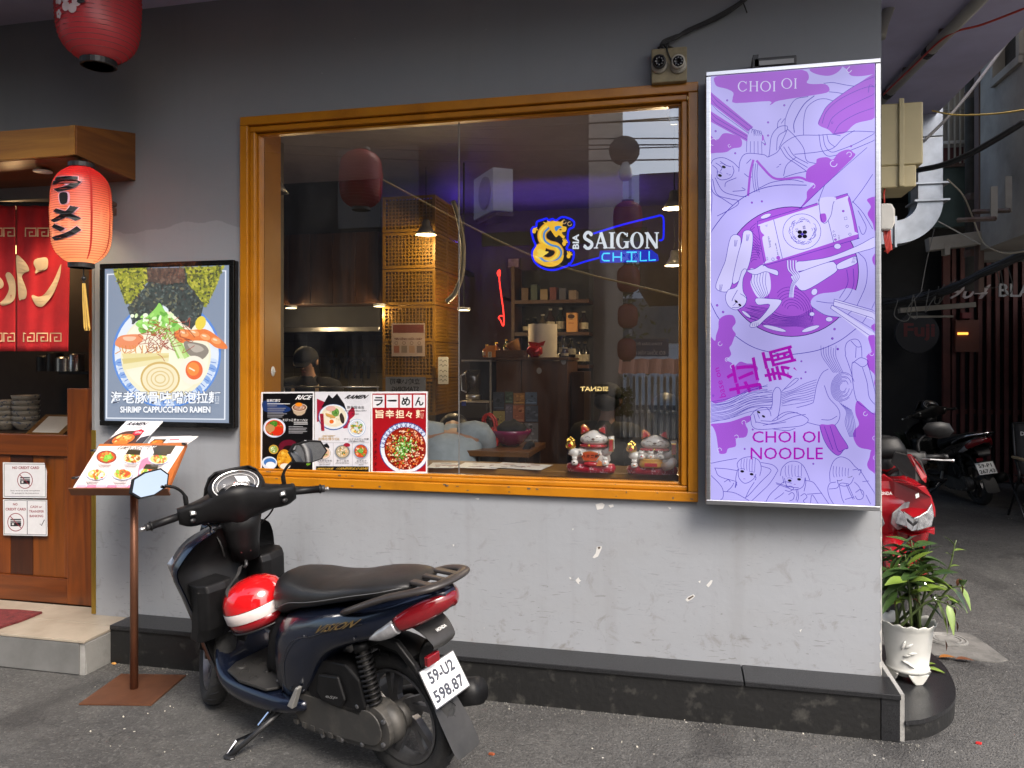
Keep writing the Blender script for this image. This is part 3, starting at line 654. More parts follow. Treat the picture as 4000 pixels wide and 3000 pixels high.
cable('beige_cable','beige cable drooping from the duct flange to the wire bundle','cable',[W(3700,700,2.8),W(3760,760,2.8),W(3800,850,2.9),W(3830,930,2.9),W(3860,965,2.8),W(3930,990,2.6),W(4010,980,2.4)],.006,pm('beige_cable',(.36,.32,.24),.6))
cable('grey_cable','thin grey cable slanting from the duct elbow towards the right','cable',[W(3665,865,2.85),W(3740,905,2.9),W(3830,955,2.9)],.005,M_PVC)
cable('thin_wire','thin dark wire hanging from the duct elbow','cable',[W(3652,885,2.9),W(3620,1020,2.9),W(3598,1140,2.9)],.003,pm('faint_wire',(.12,.12,.12),.5))
# shop sign ledge, bracket shelf, drooping wire bundle
lg=thing('lamp_ledge','slanted pale metal ledge above the dark red slatted front','ledge')
obj('plate',MB().box(-.27,.27,-.06,.06,-.055,.055,at(W(3757,940,3.6),('Y',-6))),M_GREYW,lg,bevel=.004)
obj('bracket',MB().box(-.02,.02,-.05,.05,-.07,.02,at(W(3694,965,3.58))),M_GREYW,lg)
br=thing('wall_bracket','rusty iron bracket sticking out of the grey alley wall','bracket')
for z_,u0,u1,v in ((0,3740,3890,860),(1,3800,3945,828)):
 s0,s1=W(u0,v,2.9),W(u1,v-6,2.7);obj('bar',MB().tube([s0,s1],.018,4),M_RUST,br)
for u,v0,v1 in ((3882,730,850),(3938,690,830)):obj('post',MB().box(-.022,.022,-.012,.012,0,W(u,v0,2.75).z-W(u,v1,2.75).z,at(W(u,v1,2.75))),pm('pale_bracket',(.33,.31,.27),.6),br)
bn=thing('wire_bundle','sagging black bundle of telephone wires crossing the alley','cable')
random.seed(9)
cen=[(3450,1190),(3540,1175),(3640,1155),(3700,1135),(3780,1100),(3880,1050),(4020,985)]
for k in range(16):
 pts=[W(u,v+random.uniform(-12,12)*(1 if i else 1.5),4.2-.25*i+random.uniform(-.05,.05)) for i,(u,v) in enumerate(cen)]
 obj('wire',MB().tube(spline(pts,5),random.uniform(.012,.022),5),M_CABLE,bn,smooth=True)
for k in range(7):
 u=random.uniform(3480,3950);i=min(5,int((u-3450)/90));v=1190-(u-3450)*.33
 obj('wire',MB().tube(spline([W(u,v,3.6),W(u+random.uniform(-30,30),v+random.uniform(40,120),3.6),W(u+random.uniform(-40,60),v+random.uniform(30,80),3.6),W(u+random.uniform(20,70),v-20,3.6)],6),.004,5),pm('dusty_wire',(.09,.09,.085),.6),bn,smooth=True)
# dark front at the end of the alley
EY=7.4
EF=thing('dark_shop_front','dark shop front with red timber slats at the end of the alley','building')
obj('wall',MB().box(-2,8,EY+.2,EY+.4,0,6),M_DARK,EF)  # black colour stands for the unlit recess beside the slats
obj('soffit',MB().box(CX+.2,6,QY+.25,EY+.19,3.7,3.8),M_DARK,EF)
x0,x1=W(3684,1500,EY).x,W(3684,1500,EY).x+3.2
xx=x0;k=0
while xx <x1:
 w=.085 if k == 0 else .05
 obj('slat',MB().box(xx,xx+w,EY,EY+.06,.02,3.1),M_REDSLAT,EF);xx += w+(.02 if k == 0 else .052);k += 1
for v in (1610,1165):obj('cross_rail',MB().box(x0+.1,x1,EY+.062,EY+.1,W(3800,v,EY).z-.03,W(3800,v,EY).z+.03),M_REDSLAT,EF)
obj('door_lamp_board',MB().box(W(3730,1300,EY-.03).x,W(3822,1300,EY-.03).x,EY-.05,EY-.01,W(3780,1375,EY).z,W(3780,1250,EY).z),pm('lamp_board',(.12,.03,.015),.5),EF)
obj('lit_slot',MB().box(W(3742,1305,EY-.07).x,W(3782,1305,EY-.07).x,EY-.07,EY-.052,W(3780,1308,EY).z,W(3780,1299,EY).z),em('slot_glow',(1,.38,.06),1.1),EF)
obj('red_box',MB().box(W(3760,1235,EY-.1).x,W(3795,1235,EY-.1).x,EY-.1,EY-.01,W(3780,1245,EY).z,W(3780,1222,EY).z),pm('alarm_box',(.16,.02,.02),.5),EF)
# raised lettering 904 BLA and the round sign
sg=thing('letter_sign','dim metal letters 904 BLA over the slatted front','sign')
SY_=EY-.25
ar=wall_art(SY_)
ar.text('904',3715,1168,3858,1112,(.42,.36,.36),.01,.25);ar.text('BLA',3900,1160,4030,1108,(.30,.30,.31),.01)
obj('letters',ar.mb,printed('dim_letter_metal',.4),sg,solid=-.02,fix=False)
ms=thing('round_sign','dark round sign with red letters Fuji at the alley end','sign')
c_=W(3585,1300,SY_);obj('disc',MB().lathe([(.26,0),(.26,.06)],28,at(c_+V((0,.08,0)),('X',90))),pm('sign_disc',(.012,.012,.016),.6),ms)
ar=wall_art(SY_+.018);ar.text('Fuji',3530,1332,3652,1262,(.11,.010,.012),.03);obj('letters',ar.mb,printed('dim_red_letter',.5),ms,fix=False)
fx=thing('tube_fixture','pale fluorescent fitting hanging under the wire bundle','light fitting')
obj('housing',MB().box(-.36,.36,-.05,.05,-.025,.025,at(W(3658,1202,5.2),('Y',-4))),M_GREYW,fx);obj('bar',MB().box(-.2,.2,-.02,.02,-.01,.01,at(W(3640,1237,5.2))),M_GREYW,fx)
# quarter-round granite step at the corner
QS=thing('corner_step','black quarter round granite step at the wall corner under the flower pot','step')
Qz=.088;qx0=CX+.052;cxq,cyq=qx0,.30
prof=[(3530,2818),(3610,2808),(3680,2780),(3722,2745),(3734,2705),(3722,2655),(3690,2600),(3650,2560),(3610,2530)]
edge=[G(u,v,Qz) for u,v in prof]
edge=spline([tuple(p) for p in edge],4)
poly=[(max(p.x,qx0),p.y) for p in edge]+[(qx0,edge[-1].y),(qx0,edge[0].y)]
obj('coping',MB().prism(poly,lambda a,b:V((a,b,Qz-.018)),lambda a,b:V((a,b,Qz))),M_GRANITE,QS,bevel=.004)
ctr=V((sum(p[0] for p in poly)/len(poly),sum(p[1] for p in poly)/len(poly)))
pin=[(ctr.x+(a-ctr.x)*.94 if a >qx0+.01 else qx0,ctr.y+(b-ctr.y)*.955) for a,b in poly]
obj('riser',MB().prism(pin,lambda a,b:V((a,b,-.02)),lambda a,b:V((a,b,Qz-.0185))),M_PLINTH,QS)
# cement patch with a drain cover
pt=[G(u,v) for u,v in ((3600,2465),(3700,2468),(3790,2478),(3870,2530),(3938,2582),(3890,2590),(3800,2580),(3735,2572),(3640,2560),(3560,2548))]
obj('pavement_patch',MB().prism([(p.x,p.y) for p in pt],lambda a,b:V((a,b,-.01)),lambda a,b:V((a,b,.005))),pm('patch_cement',(.15,.145,.135),.9,c2=(.08,.078,.072),thr=(.4,.7),scale=8,bump=.4,bscale=60));tag(bpy.data.objects['pavement_patch'],kind='structure')
mh=thing('drain_cover','small round drain cover set in the cement patch','drain cover',G(3700,2500,.006))
obj('disc',MB().lathe([(.105,0),(.105,.004),(.09,.005),(.0,.005)],28,cap1=False),M_CEMDIRTY,mh)
for r_ in (.095,.07):obj('ring',MB().tube([(r_*math.cos(t),r_*math.sin(t),.006) for t in (2*math.pi*k/28 for k in range(28))],.005,5,closed=True),M_CEMDIRTY,mh)
for k in range(-2,3):obj('rib',MB().box(-.05,.05,k*.022-.004,k*.022+.004,.005,.009),M_CEMDIRTY,mh)
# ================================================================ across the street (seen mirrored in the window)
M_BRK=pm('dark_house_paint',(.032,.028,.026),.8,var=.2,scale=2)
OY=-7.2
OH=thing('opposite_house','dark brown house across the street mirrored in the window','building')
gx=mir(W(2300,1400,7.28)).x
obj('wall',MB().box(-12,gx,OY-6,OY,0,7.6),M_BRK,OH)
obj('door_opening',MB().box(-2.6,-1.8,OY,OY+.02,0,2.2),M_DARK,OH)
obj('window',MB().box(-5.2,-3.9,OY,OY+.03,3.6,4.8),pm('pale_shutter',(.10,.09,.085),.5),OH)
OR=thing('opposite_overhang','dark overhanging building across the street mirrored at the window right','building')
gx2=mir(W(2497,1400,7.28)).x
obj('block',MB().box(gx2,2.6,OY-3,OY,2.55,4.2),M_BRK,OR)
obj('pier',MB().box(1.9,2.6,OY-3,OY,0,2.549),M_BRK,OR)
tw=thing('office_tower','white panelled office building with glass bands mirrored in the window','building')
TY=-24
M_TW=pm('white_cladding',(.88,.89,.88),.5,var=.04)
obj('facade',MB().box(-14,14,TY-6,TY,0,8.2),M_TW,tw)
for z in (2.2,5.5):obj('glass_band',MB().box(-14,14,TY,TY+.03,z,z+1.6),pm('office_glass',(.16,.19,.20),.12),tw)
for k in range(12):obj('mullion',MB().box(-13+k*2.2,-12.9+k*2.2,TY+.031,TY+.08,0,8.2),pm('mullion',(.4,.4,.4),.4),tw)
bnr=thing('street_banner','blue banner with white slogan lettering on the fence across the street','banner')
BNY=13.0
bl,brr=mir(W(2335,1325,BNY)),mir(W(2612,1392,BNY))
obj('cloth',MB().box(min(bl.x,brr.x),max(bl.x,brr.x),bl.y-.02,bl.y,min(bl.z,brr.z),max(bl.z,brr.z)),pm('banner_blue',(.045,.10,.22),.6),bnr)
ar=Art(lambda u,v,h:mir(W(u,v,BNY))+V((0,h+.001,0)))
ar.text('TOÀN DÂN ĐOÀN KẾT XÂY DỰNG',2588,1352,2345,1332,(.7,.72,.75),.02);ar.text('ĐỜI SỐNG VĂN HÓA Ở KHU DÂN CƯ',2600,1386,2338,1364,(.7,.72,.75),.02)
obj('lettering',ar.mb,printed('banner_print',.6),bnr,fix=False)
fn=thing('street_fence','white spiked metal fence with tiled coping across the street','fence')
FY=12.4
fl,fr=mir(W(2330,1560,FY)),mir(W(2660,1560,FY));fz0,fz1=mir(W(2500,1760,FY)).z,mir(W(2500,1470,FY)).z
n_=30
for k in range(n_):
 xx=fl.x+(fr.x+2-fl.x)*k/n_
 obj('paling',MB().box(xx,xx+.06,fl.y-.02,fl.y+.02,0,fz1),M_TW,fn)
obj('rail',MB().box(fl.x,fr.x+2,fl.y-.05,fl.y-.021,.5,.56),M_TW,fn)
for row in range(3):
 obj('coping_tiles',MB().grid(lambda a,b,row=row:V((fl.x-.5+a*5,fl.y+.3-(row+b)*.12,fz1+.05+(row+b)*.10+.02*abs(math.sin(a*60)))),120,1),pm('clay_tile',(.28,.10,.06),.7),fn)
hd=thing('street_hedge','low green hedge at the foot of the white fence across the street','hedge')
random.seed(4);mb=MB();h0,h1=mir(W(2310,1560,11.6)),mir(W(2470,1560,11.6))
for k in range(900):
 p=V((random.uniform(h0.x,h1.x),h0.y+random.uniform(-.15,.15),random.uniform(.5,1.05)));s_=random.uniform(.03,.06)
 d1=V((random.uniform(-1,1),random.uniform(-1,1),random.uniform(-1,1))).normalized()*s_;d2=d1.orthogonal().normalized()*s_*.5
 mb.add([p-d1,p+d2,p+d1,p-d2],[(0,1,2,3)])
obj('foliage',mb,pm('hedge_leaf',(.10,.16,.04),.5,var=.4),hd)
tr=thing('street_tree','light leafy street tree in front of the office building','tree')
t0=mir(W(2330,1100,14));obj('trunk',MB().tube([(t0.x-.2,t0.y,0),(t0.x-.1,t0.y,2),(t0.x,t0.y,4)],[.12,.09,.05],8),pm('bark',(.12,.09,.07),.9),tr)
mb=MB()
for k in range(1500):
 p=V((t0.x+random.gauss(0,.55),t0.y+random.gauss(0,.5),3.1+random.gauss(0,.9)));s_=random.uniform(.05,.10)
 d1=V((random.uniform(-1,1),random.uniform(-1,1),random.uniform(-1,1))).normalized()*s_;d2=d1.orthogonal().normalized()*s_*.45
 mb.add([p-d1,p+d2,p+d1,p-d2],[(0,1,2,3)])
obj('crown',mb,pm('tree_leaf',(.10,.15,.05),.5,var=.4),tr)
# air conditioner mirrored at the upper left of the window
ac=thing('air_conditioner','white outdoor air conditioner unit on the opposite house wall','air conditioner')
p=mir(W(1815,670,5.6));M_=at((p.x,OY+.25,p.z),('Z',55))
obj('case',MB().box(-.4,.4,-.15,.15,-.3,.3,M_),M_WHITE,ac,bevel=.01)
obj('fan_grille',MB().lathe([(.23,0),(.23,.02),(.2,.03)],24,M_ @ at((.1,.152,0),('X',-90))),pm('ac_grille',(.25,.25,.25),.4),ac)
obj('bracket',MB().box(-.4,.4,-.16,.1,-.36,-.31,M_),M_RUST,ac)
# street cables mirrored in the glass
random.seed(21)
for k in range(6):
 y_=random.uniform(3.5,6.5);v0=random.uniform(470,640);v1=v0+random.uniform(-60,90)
 cable('street_cable','dark overhead street cable, %s of six mirrored in the window' % ('first','second','third','fourth','fifth','sixth')[k],'cable',[mir(W(900,v0,y_)),mir(W(1800,(v0+v1)/2+25,y_)),mir(W(2700,v1,y_))],.008,M_CABLE,group='overhead street cables')
cable('yellow_street_cable','yellow cable slanting over the street mirrored across the window','cable',[mir(W(1450,680,3.2)),mir(W(2080,1000,3.2)),mir(W(2660,1160,3.2))],.010,pm('yellow_cable2',(.55,.40,.15),.5))
# ================================================================ printed menus stuck to the window
M_PRINT=printed('menu_print',.3,coat=.3)
def zoom_art(x0,y0,k,y,step=.00002):return Art(lambda a,b,h:W(x0+a*k,y0+b*k,y-h),step)
def food(ar,cx,cy,rx,ry,rim,soup,tops,n,seed,ring=None,size=.16,rot=0,spread=.62):
 rnd=random.Random(seed)
 ar.ell(cx,cy,rx,ry,rim,26,rot)
 if ring:ar.ring(cx,cy,rx*.95,ry*.95,min(rx,ry)*.06,ring,26,rot)
 ar.ell(cx,cy,rx*.82,ry*.82,soup,24,rot)
 for k in range(n):
  a=rnd.uniform(0,6.283);q=math.sqrt(rnd.random())*spread
  s1=rnd.uniform(.4,1.2)*size*rx;ar.ell(cx+rx*q*math.cos(a),cy+ry*q*math.sin(a),s1,s1*rnd.uniform(.35,.9),rnd.choice(tops),8,rnd.uniform(0,180))
WHT='#e9e9ea'
def sheet(name,label,quad,k0,y=.030,group=None):
 """laminated paper: a thin real sheet, print in front of it"""
 t=thing(name,label,'poster',group=group)
 q=[W(950+a*.5122,1150+b*.5122,y) for a,b in quad]
 obj('paper',MB().prism([(p.x,p.z) for p in q],lambda a,b:V((a,y,b)),lambda a,b:V((a,y+.0012,b))),pm('laminate',(.75,.75,.76),.25),t)
 return t
def z6(y):return zoom_art(950,1150,.5122,y)
YP=.0295
# ---- rice menu
p1=sheet('rice_menu_poster','black menu poster headed RICE, leftmost of three in the window',[(137,745),(542,742),(540,1358),(130,1355)],0)
a=z6(YP);a.poly([(143,749),(537,746),(535,1350),(136,1346)],WHT);a.poly([(150,756),(531,753),(529,1342),(143,1338)],'#0c0c0e')
a.blob([(152,815),(250,820),(330,850),(364,880),(300,905),(200,900),(152,880)],'#1d3568')
a.text('RICE',408,802,520,768,'#f2f2f2',.03,.22);a.text('自家焼豚丼',182,820,286,798,'#e0e0e0',.02)
for (x,y,w) in ((184,832,172),(184,848,74),(184,866,140),(184,880,130),(184,896,120),(184,908,150),(184,920,125),(184,932,115)):a.rect(x,y,x+w,y+5,'#8b8b90' if y >840 else '#d8d8d8')
a.poly([(370,860),(488,856),(470,905),(445,922),(412,924),(386,906)],'#b9a48a');a.ell(429,862,58,30,'#d8cbb8');food(a,429,862,52,26,'#7a4a30','#a9846c',['#c7a79a','#b58d7c','#8a5f4c','#d9c0b4'],18,3);a.ell(424,840,27,15,'#f08c1e')
food(a,238,1018,86,74,'#e6e8ee','#d24a20',['#d8401f','#b03415','#cfa06a','#c99a60','#3f7a25','#e0562a'],60,4,'#9fb4d8');a.ell(262,1042,46,36,'#cf2f16',20);a.ell(205,1020,36,30,'#b78a58');food(a,236,982,26,18,'#3f7a25','#4d8a2c',['#2f6a1c','#6aa845'],16,5)
a.text('とびっこチャーハン',302,968,492,947,'#e6e6e6',.02)
for (x,y,w) in ((386,972,105),(386,986,106),(346,1006,110),(346,1018,140),(346,1030,132),(346,1042,142),(346,1054,110)):a.rect(x,y,x+w,y+5,'#9a9a9e' if y >995 else '#dcdcdc')
a.text('天丼',461,1134,512,1110,'#f0f0f0',.02);a.text('TEMPURA RICE',380,1153,512,1140,'#e0e0e0',.02,.1);a.text('SET',420,1166,470,1156,'#e0e0e0',.02)
a.ell(345,1165,75,58,'#5e0f24');a.ell(350,1175,45,24,'#1c0a0e');food(a,232,1182,37,35,'#c79a3a','#8aa050',['#d8e0b0','#6f9a3a','#e8e8d0'],18,6)
food(a,312,1260,56,78,'#c98a20','#d79a26',['#e0a52c','#c98318','#efc050','#b8741a'],50,7,size=.2,spread=.85);a.ell(320,1310,40,22,'#e3d9cc')
a.ell(200,1286,58,50,'#cfdcec');a.ell(203,1280,46,32,'#3f74b8');a.ell(208,1300,36,24,'#e6eaf0');a.ell(470,1300,30,26,'#101010');a.blob([(480,1292),(508,1282),(512,1296),(492,1306)],'#5e8a2a')
a.obj('print',M_PRINT,p1)
# ---- ramen menu
p2=sheet('ramen_menu_poster','white menu poster headed RAMEN with opening hours, middle of three in the window',[(548,742),(972,742),(966,1364),(542,1361)],0)
a=z6(YP);a.poly([(552,746),(968,746),(962,1358),(546,1355)],'#d9d9de')
for k in range(5):a.ring(870,800,92-14*k,42-7*k,2,'#c4c4ca',30)
a.poly([(562,795),(622,820),(640,960),(562,972)],'#9c1c34');a.blob([(760,1010),(800,900),(840,860),(850,920),(812,960),(830,1000),(790,1020)],'#a51d38')
a.poly([(596,862),(652,764),(680,792),(716,756),(770,832),(786,880),(700,850)],'#17171b')
a.ell(688,936,116,100,'#44619a');a.ell(688,933,110,94,'#dfe3e8');a.ell(690,930,96,82,'#e2d8bd')
food(a,690,930,90,76,'#e2d8bd','#e4dcc4',['#d8c9a4','#efe8d4','#c9b88a','#ddc79a'],24,8)
food(a,704,900,28,32,'#5d8a3c','#6d9a48',['#3f7a2a','#8ab860','#2d5f22'],30,9,size=.22);a.blob([(735,920),(752,905),(772,950),(765,985),(745,970)],'#3a3028');a.ell(680,972,28,22,'#f0e6d6');a.ell(674,970,17,16,'#dd6a1e');a.blob([(630,905),(690,925),(700,945),(640,930)],'#c89a52');a.ell(668,870,38,20,'#d9a79a');a.poly([(584,910),(612,908),(620,1040),(596,1042)],'#9c1c34');a.text('おすすめ',588,0,0,0,'#30101a',quad=((592,1030,0),(594,920,0),(608,920,0),(606,1030,0)))
a.text('RAMEN',788,796,944,766,'#141416',.035,.22);a.text('豚骨醤油泡',792,874,922,850,'#2a2a2e');a.text('Tonkotsu Cappuccino',770,894,940,882,'#2a2a2e',.02,.1);a.text('Ramen',828,916,880,906,'#2a2a2e',.02,.1)
food(a,866,1018,70,70,'#e9ecf0','#c9d4de',['#c0392b','#e0b030','#6a9a3a','#d98a6a','#e7c9a8','#3f7a2a','#f0e0b0'],50,10,'#8fa8cc')
a.text('TAKE AWAY',600,1086,698,1073,'#b08a3c',.02,.15);a.text('お持ち帰りOK',573,1114,736,1090,'#b8924a',.01);a.text('デラックス冷やし中華',768,1110,957,1096,'#1c1c1e',.01);a.text('Cold Ramen Deluxe',806,1123,926,1113,'#1c1c1e',.02,.1)
a.line([(552,1130),(962,1131)],1.8,'#8b8b92');a.line([(687,1131),(687,1308)],1.8,'#8b8b92');a.line([(832,1131),(832,1308)],1.8,'#8b8b92')
a.poly([(572,1180),(590,1138),(612,1146),(640,1134),(660,1165),(640,1185)],'#141416');food(a,615,1210,54,46,'#e6e0d8','#d8b898',['#c0503a','#dca28a','#efe2c8','#5f8a3a'],24,12,'#8a7a70')
food(a,757,1200,60,54,'#4b5560','#b8a888',['#3f5f3a','#dccab0','#e8a040','#efe8d8','#557a48'],30,13,'#c9ced6');a.ell(790,1148,26,14,'#9c1c34')
food(a,897,1196,58,58,'#5a6a8a','#c8481e',['#d85a28','#6aa040','#e08040','#e8c0a0','#5c9434'],44,14,'#dfe4ea',spread=.7);food(a,897,1194,22,18,'#5c9434','#6aa845',['#8ac060','#3f7a2a','#d0e0b8'],16,15)
for i,(t1,t2,t3,x) in enumerate((('海老豚骨味噌','Tonkotsu Shrimp','Cappuccino Ramen',563),('煮干し醤油','Dried Sardine Ramen','',712),('旨辛担々','Tantan Noodle Spicy','Ramen',866))):
 w=(112,92,74)[i];a.text(t1,x,1276,x+w,1260,'#202022');x2,w2=((572,95),(706,104),(850,102))[i];a.text(t2,x2,1290,x2+w2,1281,'#303032',.015,.1)
 if t3:a.text(t3,x2+5+(28 if i == 2 else 0),1303,x2+w2-5-(28 if i == 2 else 0),1294,'#303032',.015,.1)
a.poly([(556,1310),(958,1312),(957,1350),(555,1348)],'#141210');a.text('OPENING HOURS',562,1336,687,1322,'#c9a03c',.03,.12);a.text('11:00-03:00 (L.O 02:30)',710,1341,950,1319,'#c9a03c',.02,.1)
a.obj('print',M_PRINT,p2)
# ---- spicy tantan noodle poster
p3=sheet('noodle_poster','red noodle poster with a big bowl, rightmost of three in the window',[(972,742),(1406,740),(1404,1366),(974,1364)],0)
a=z6(YP);a.poly([(977,746),(1402,743),(1400,1361),(979,1359)],WHT);a.poly([(985,756),(1396,753),(1393,1352),(987,1350)],'#a3121c')
for x,ch in ((988,'ラ'),(1092,'ー'),(1195,'め'),(1297,'ん')):
 a.rect(x,766,x+90,864,'#e4e4e6')
 if ch == 'ー':a.blob([(x+12,806),(x+70,803),(x+80,812),(x+66,818),(x+16,816)],'#0d0d0f')
 else:a.text(ch,x+12,850,x+80,782,'#0d0d0f',.03)
for k,ch in enumerate('旨辛担々麺'):a.text(ch,1008+k*77,944,1008+k*77+(50 if ch == '々' else 66),(890 if ch == '々' else 880),'#f0e3c2',.02)
def arcpoly(cx,cy,rx,ry):return [(cx+rx*math.cos(t),min(cy+ry*math.sin(t),1350)) if cx+rx*math.cos(t) <1394 else (1393,min(cy+ry*math.sin(t),1350)) for t in (2*math.pi*k/48 for k in range(48))]
a.poly(arcpoly(1235,1170,195,196),'#24408a');a.poly(arcpoly(1235,1172,188,190),'#dfe3ea')
for k in range(17):
 t=math.pi+.1+k*.2;px,py=1235+172*math.cos(t),1170+172*math.sin(t)
 if px <1375 and py <1335:a.ell(px,py,21,17,'#24408a',12,math.degrees(t));a.ell(px+3*math.cos(t),py+3*math.sin(t),16,12,'#cfd8ea',12,math.degrees(t))
a.poly(arcpoly(1237,1175,160,162),'#8c1a0c');rn=random.Random(31)
for k in range(420):
 t=rn.uniform(0,6.283);q=math.sqrt(rn.random());px,py=1237+150*q*math.cos(t),1178+152*q*math.sin(t)
 if px >1382 or py >1340:continue
 a.ell(px,py,rn.uniform(4,13),rn.uniform(3,8),rn.choice(['#c8431c','#d9602c','#b03014','#e39a70','#e8c2a2','#a32310','#d8842c','#efd2b4']),7,rn.uniform(0,180))
for k in range(190):
 px,py=1228+rn.gauss(0,38),1168+rn.gauss(0,44)
 a.ell(px,py,rn.uniform(4,9),rn.uniform(4,8),rn.choice(['#5c9a32','#7ab84a','#3f7f24','#a8d078','#dcebc8','#4f8a2a']),7,rn.uniform(0,180))
for k,ch in enumerate('人気があります'):a.text(ch,998,1076+k*46,1022,1050+k*46,'#2a0808',.01)
a.obj('print',M_PRINT,p3)
# ================================================================ LED beer sign hung behind the glass
NY=.075
def zn(x,y):return 1800+x*950/1659,400+y*950/1659
ns=thing('beer_led_sign','LED sign with golden dragon and white letters BIA SAIGON CHILL in the window','sign')
k9=950/1659
def neon_mat(n,c,s):return em(n,c,s)
def nart(y):return zoom_art(1800,400,k9,y,.00004)
drag=[(520,815),(560,800),(585,792),(600,805),(625,795),(650,805),(690,782),(740,792),(772,815),(768,850),(738,868),(728,930),(738,960),(722,1000),(768,1015),(765,1070),(735,1110),(690,1128),(640,1142),(590,1140),(540,1120),(505,1090),(488,1050),(490,1010),(510,975),(496,940),(482,880),(490,855),(515,845)]
a=nart(NY);bm_=[(p.x,p.y) for p in spline(drag,5,True)]
pts3=[W(1800+x*k9,400+y*k9,NY+.012) for x,y in bm_]
obj('backing',MB().prism([(p.x,p.z) for p in pts3],lambda a,b:V((a,NY+.004,b)),lambda a,b:V((a,NY+.012,b))),pm('dark_acrylic',(.006,.006,.012),.3),ns)
BLUE=em('led_blue',(.012,.02,1.0),.6);
ol=[W(1800+p[0]*k9,400+p[1]*k9,NY) for p in bm_]
obj('led_outline',MB().tube(ol,.0055,6,closed=True),BLUE,ns,smooth=True)
fr1=[zn(*p) for p in ((905,895),(1100,835),(1330,778),(1362,772),(1382,790),(1384,860),(1380,930),(1352,942))]
fr2=[zn(*p) for p in ((735,1095),(745,1112),(775,1110),(850,1085),(945,1060))]
for f in (fr1,fr2):obj('led_tube',MB().tube(spline([tuple(W(u,v,NY)) for u,v in f],4),.0048,6),BLUE,ns,smooth=True)
# dragon body: printed gold and blue shapes
Y1,Y2,Y3,BL='#f0b91e','#f7d54a','#c98412','#1f83d6'
a=nart(NY-.001)
body=[(690,850),(640,838),(590,850),(555,890),(560,940),(600,970),(650,985),(672,1020),(655,1060),(610,1085),(560,1080),(520,1050),(520,1015),(545,990),(580,995)]
a.line(body,62,Y3,6);a.line(body,52,Y1,6);a.line([(x-10,y-4) for x,y in body[1:12]],14,Y2,6);a.line([(x+14,y+2) for x,y in body[2:12]],13,BL,6)
a.blob([(600,850),(560,815),(590,822),(590,800),(625,825),(640,800),(660,825),(700,805),(690,840),(720,850),(715,880),(690,885),(712,900),(700,930),(670,905),(650,920),(625,890)],Y1,3)
a.blob([(640,850),(670,842),(690,852),(668,862),(650,880)],BL);a.ell(680,868,8,5,'#101010');a.blob([(688,888),(716,892),(708,912)],'#101010',3)
for sx,sy in ((500,870),(705,955),(735,1040)):
 for t in (-50,-15,20,55):a.line([(sx,sy),(sx+26*math.cos(R(t-60)),sy+26*math.sin(R(t-60)))],8,Y1)
 a.ell(sx,sy+8,13,16,Y1)
a.blob([(545,1000),(520,1010),(530,1035),(515,1030),(540,1060),(575,1040),(600,1020),(575,1015)],Y2,3);a.blob([(600,1085),(660,1075),(700,1040),(690,1085),(640,1118),(580,1118),(540,1095)],Y1,4)
for (x,y,d) in ((705,815,1),(742,828,-1)):a.ring(x,y,13,13,4,'#d8b080',16,0,0,300)
a.obj('dragon_print',printed('dragon_print',.4,glow=.55),ns)
a=nart(NY-.002)
a.text('BIA',0,0,0,0,(1,1,1),.03,quad=((806,1000,0),(806,898,0),(762,898,0),(762,1000,0)))
def serif_word(a,word,x0,x1,yb,yt,SER_T=.2,SER_t=.08,CC=(1,1,1)):
 """flared roman capitals built letter by letter"""
 wid=dict(S=.72,A=1.0,I=.42,G=.95,O=1.0,N=1.02,C=.9,H=1.0);tot=sum(wid[c] for c in word)+.1*(len(word)-1);s=(x1-x0)/tot;x=x0;H=yb-yt
 for ch in word:
  w=wid[ch]*s
  P=lambda fx,fy:(x+fx*w,yb-fy*H)
  def st(ax,ay,bx,by,t):a.line([P(ax,ay),P(bx,by)],t,CC)
  def sf(fx,fy,hw):a.rect(x+fx*w-hw,yb-fy*H-H*.03,x+fx*w+hw,yb-fy*H+H*.03,CC)
  T,t=H*SER_T,H*SER_t
  if ch == 'I':st(.5,0,.5,1,T);sf(.5,.03,T*.95);sf(.5,.97,T*.95)
  if ch == 'H':
   for fx in (.2,.8):st(fx,0,fx,1,T);sf(fx,.03,T*.95);sf(fx,.97,T*.95)
   st(.2,.52,.8,.52,t)
  if ch == 'N':
   st(.16,0,.16,1,t*1.3);st(.12,.98,.86,.02,T);st(.86,0,.86,1,t*1.3);sf(.16,.03,T*.7);sf(.12,.97,T*.6);sf(.86,.97,T*.7)
  if ch == 'A':st(.5,1,.12,0,t*1.2);st(.48,1,.86,0,T);st(.25,.33,.75,.33,t);sf(.12,.03,T*.7);sf(.86,.03,T*.85)
  if ch in 'OCG':
   n=30;a0,a1=(0,360) if ch == 'O' else (42,318);vs=[];
   for k in range(n+1):
    q=R(a0+(a1-a0)*k/n);ro=(.5,.52);ri=(.5-SER_T*H/w,.46)
    vs.append((P(.5+ro[0]*math.cos(q),.5+ro[1]*math.sin(q)),P(.5+ri[0]*math.cos(q),.5+ri[1]*math.sin(q))))
   h=a.lift();a.mb.add([a.pos(p[0],p[1],h) for v2 in vs for p in v2],[(2*k,2*k+1,2*k+3,2*k+2) for k in range(n)],CC)
   if ch == 'C':st(.86,.70,.90,.98,t);st(.86,.26,.92,.14,t)
   if ch == 'G':st(.84,0.02,.84,.42,T);sf(.82,.42,T*.9);st(.85,.72,.88,.97,t)
  if ch == 'S':
   c_=[(.86,.80),(.66,.97),(.36,.97),(.14,.80),(.2,.62),(.5,.5),(.8,.38),(.88,.2),(.66,.03),(.34,.02),(.1,.18)]
   a.line([P(*q) for q in c_],T*.95,(1,1,1),5);st(.86,.76,.88,.98,t);st(.1,.02,.12,.24,t)
  x += w+.1*s
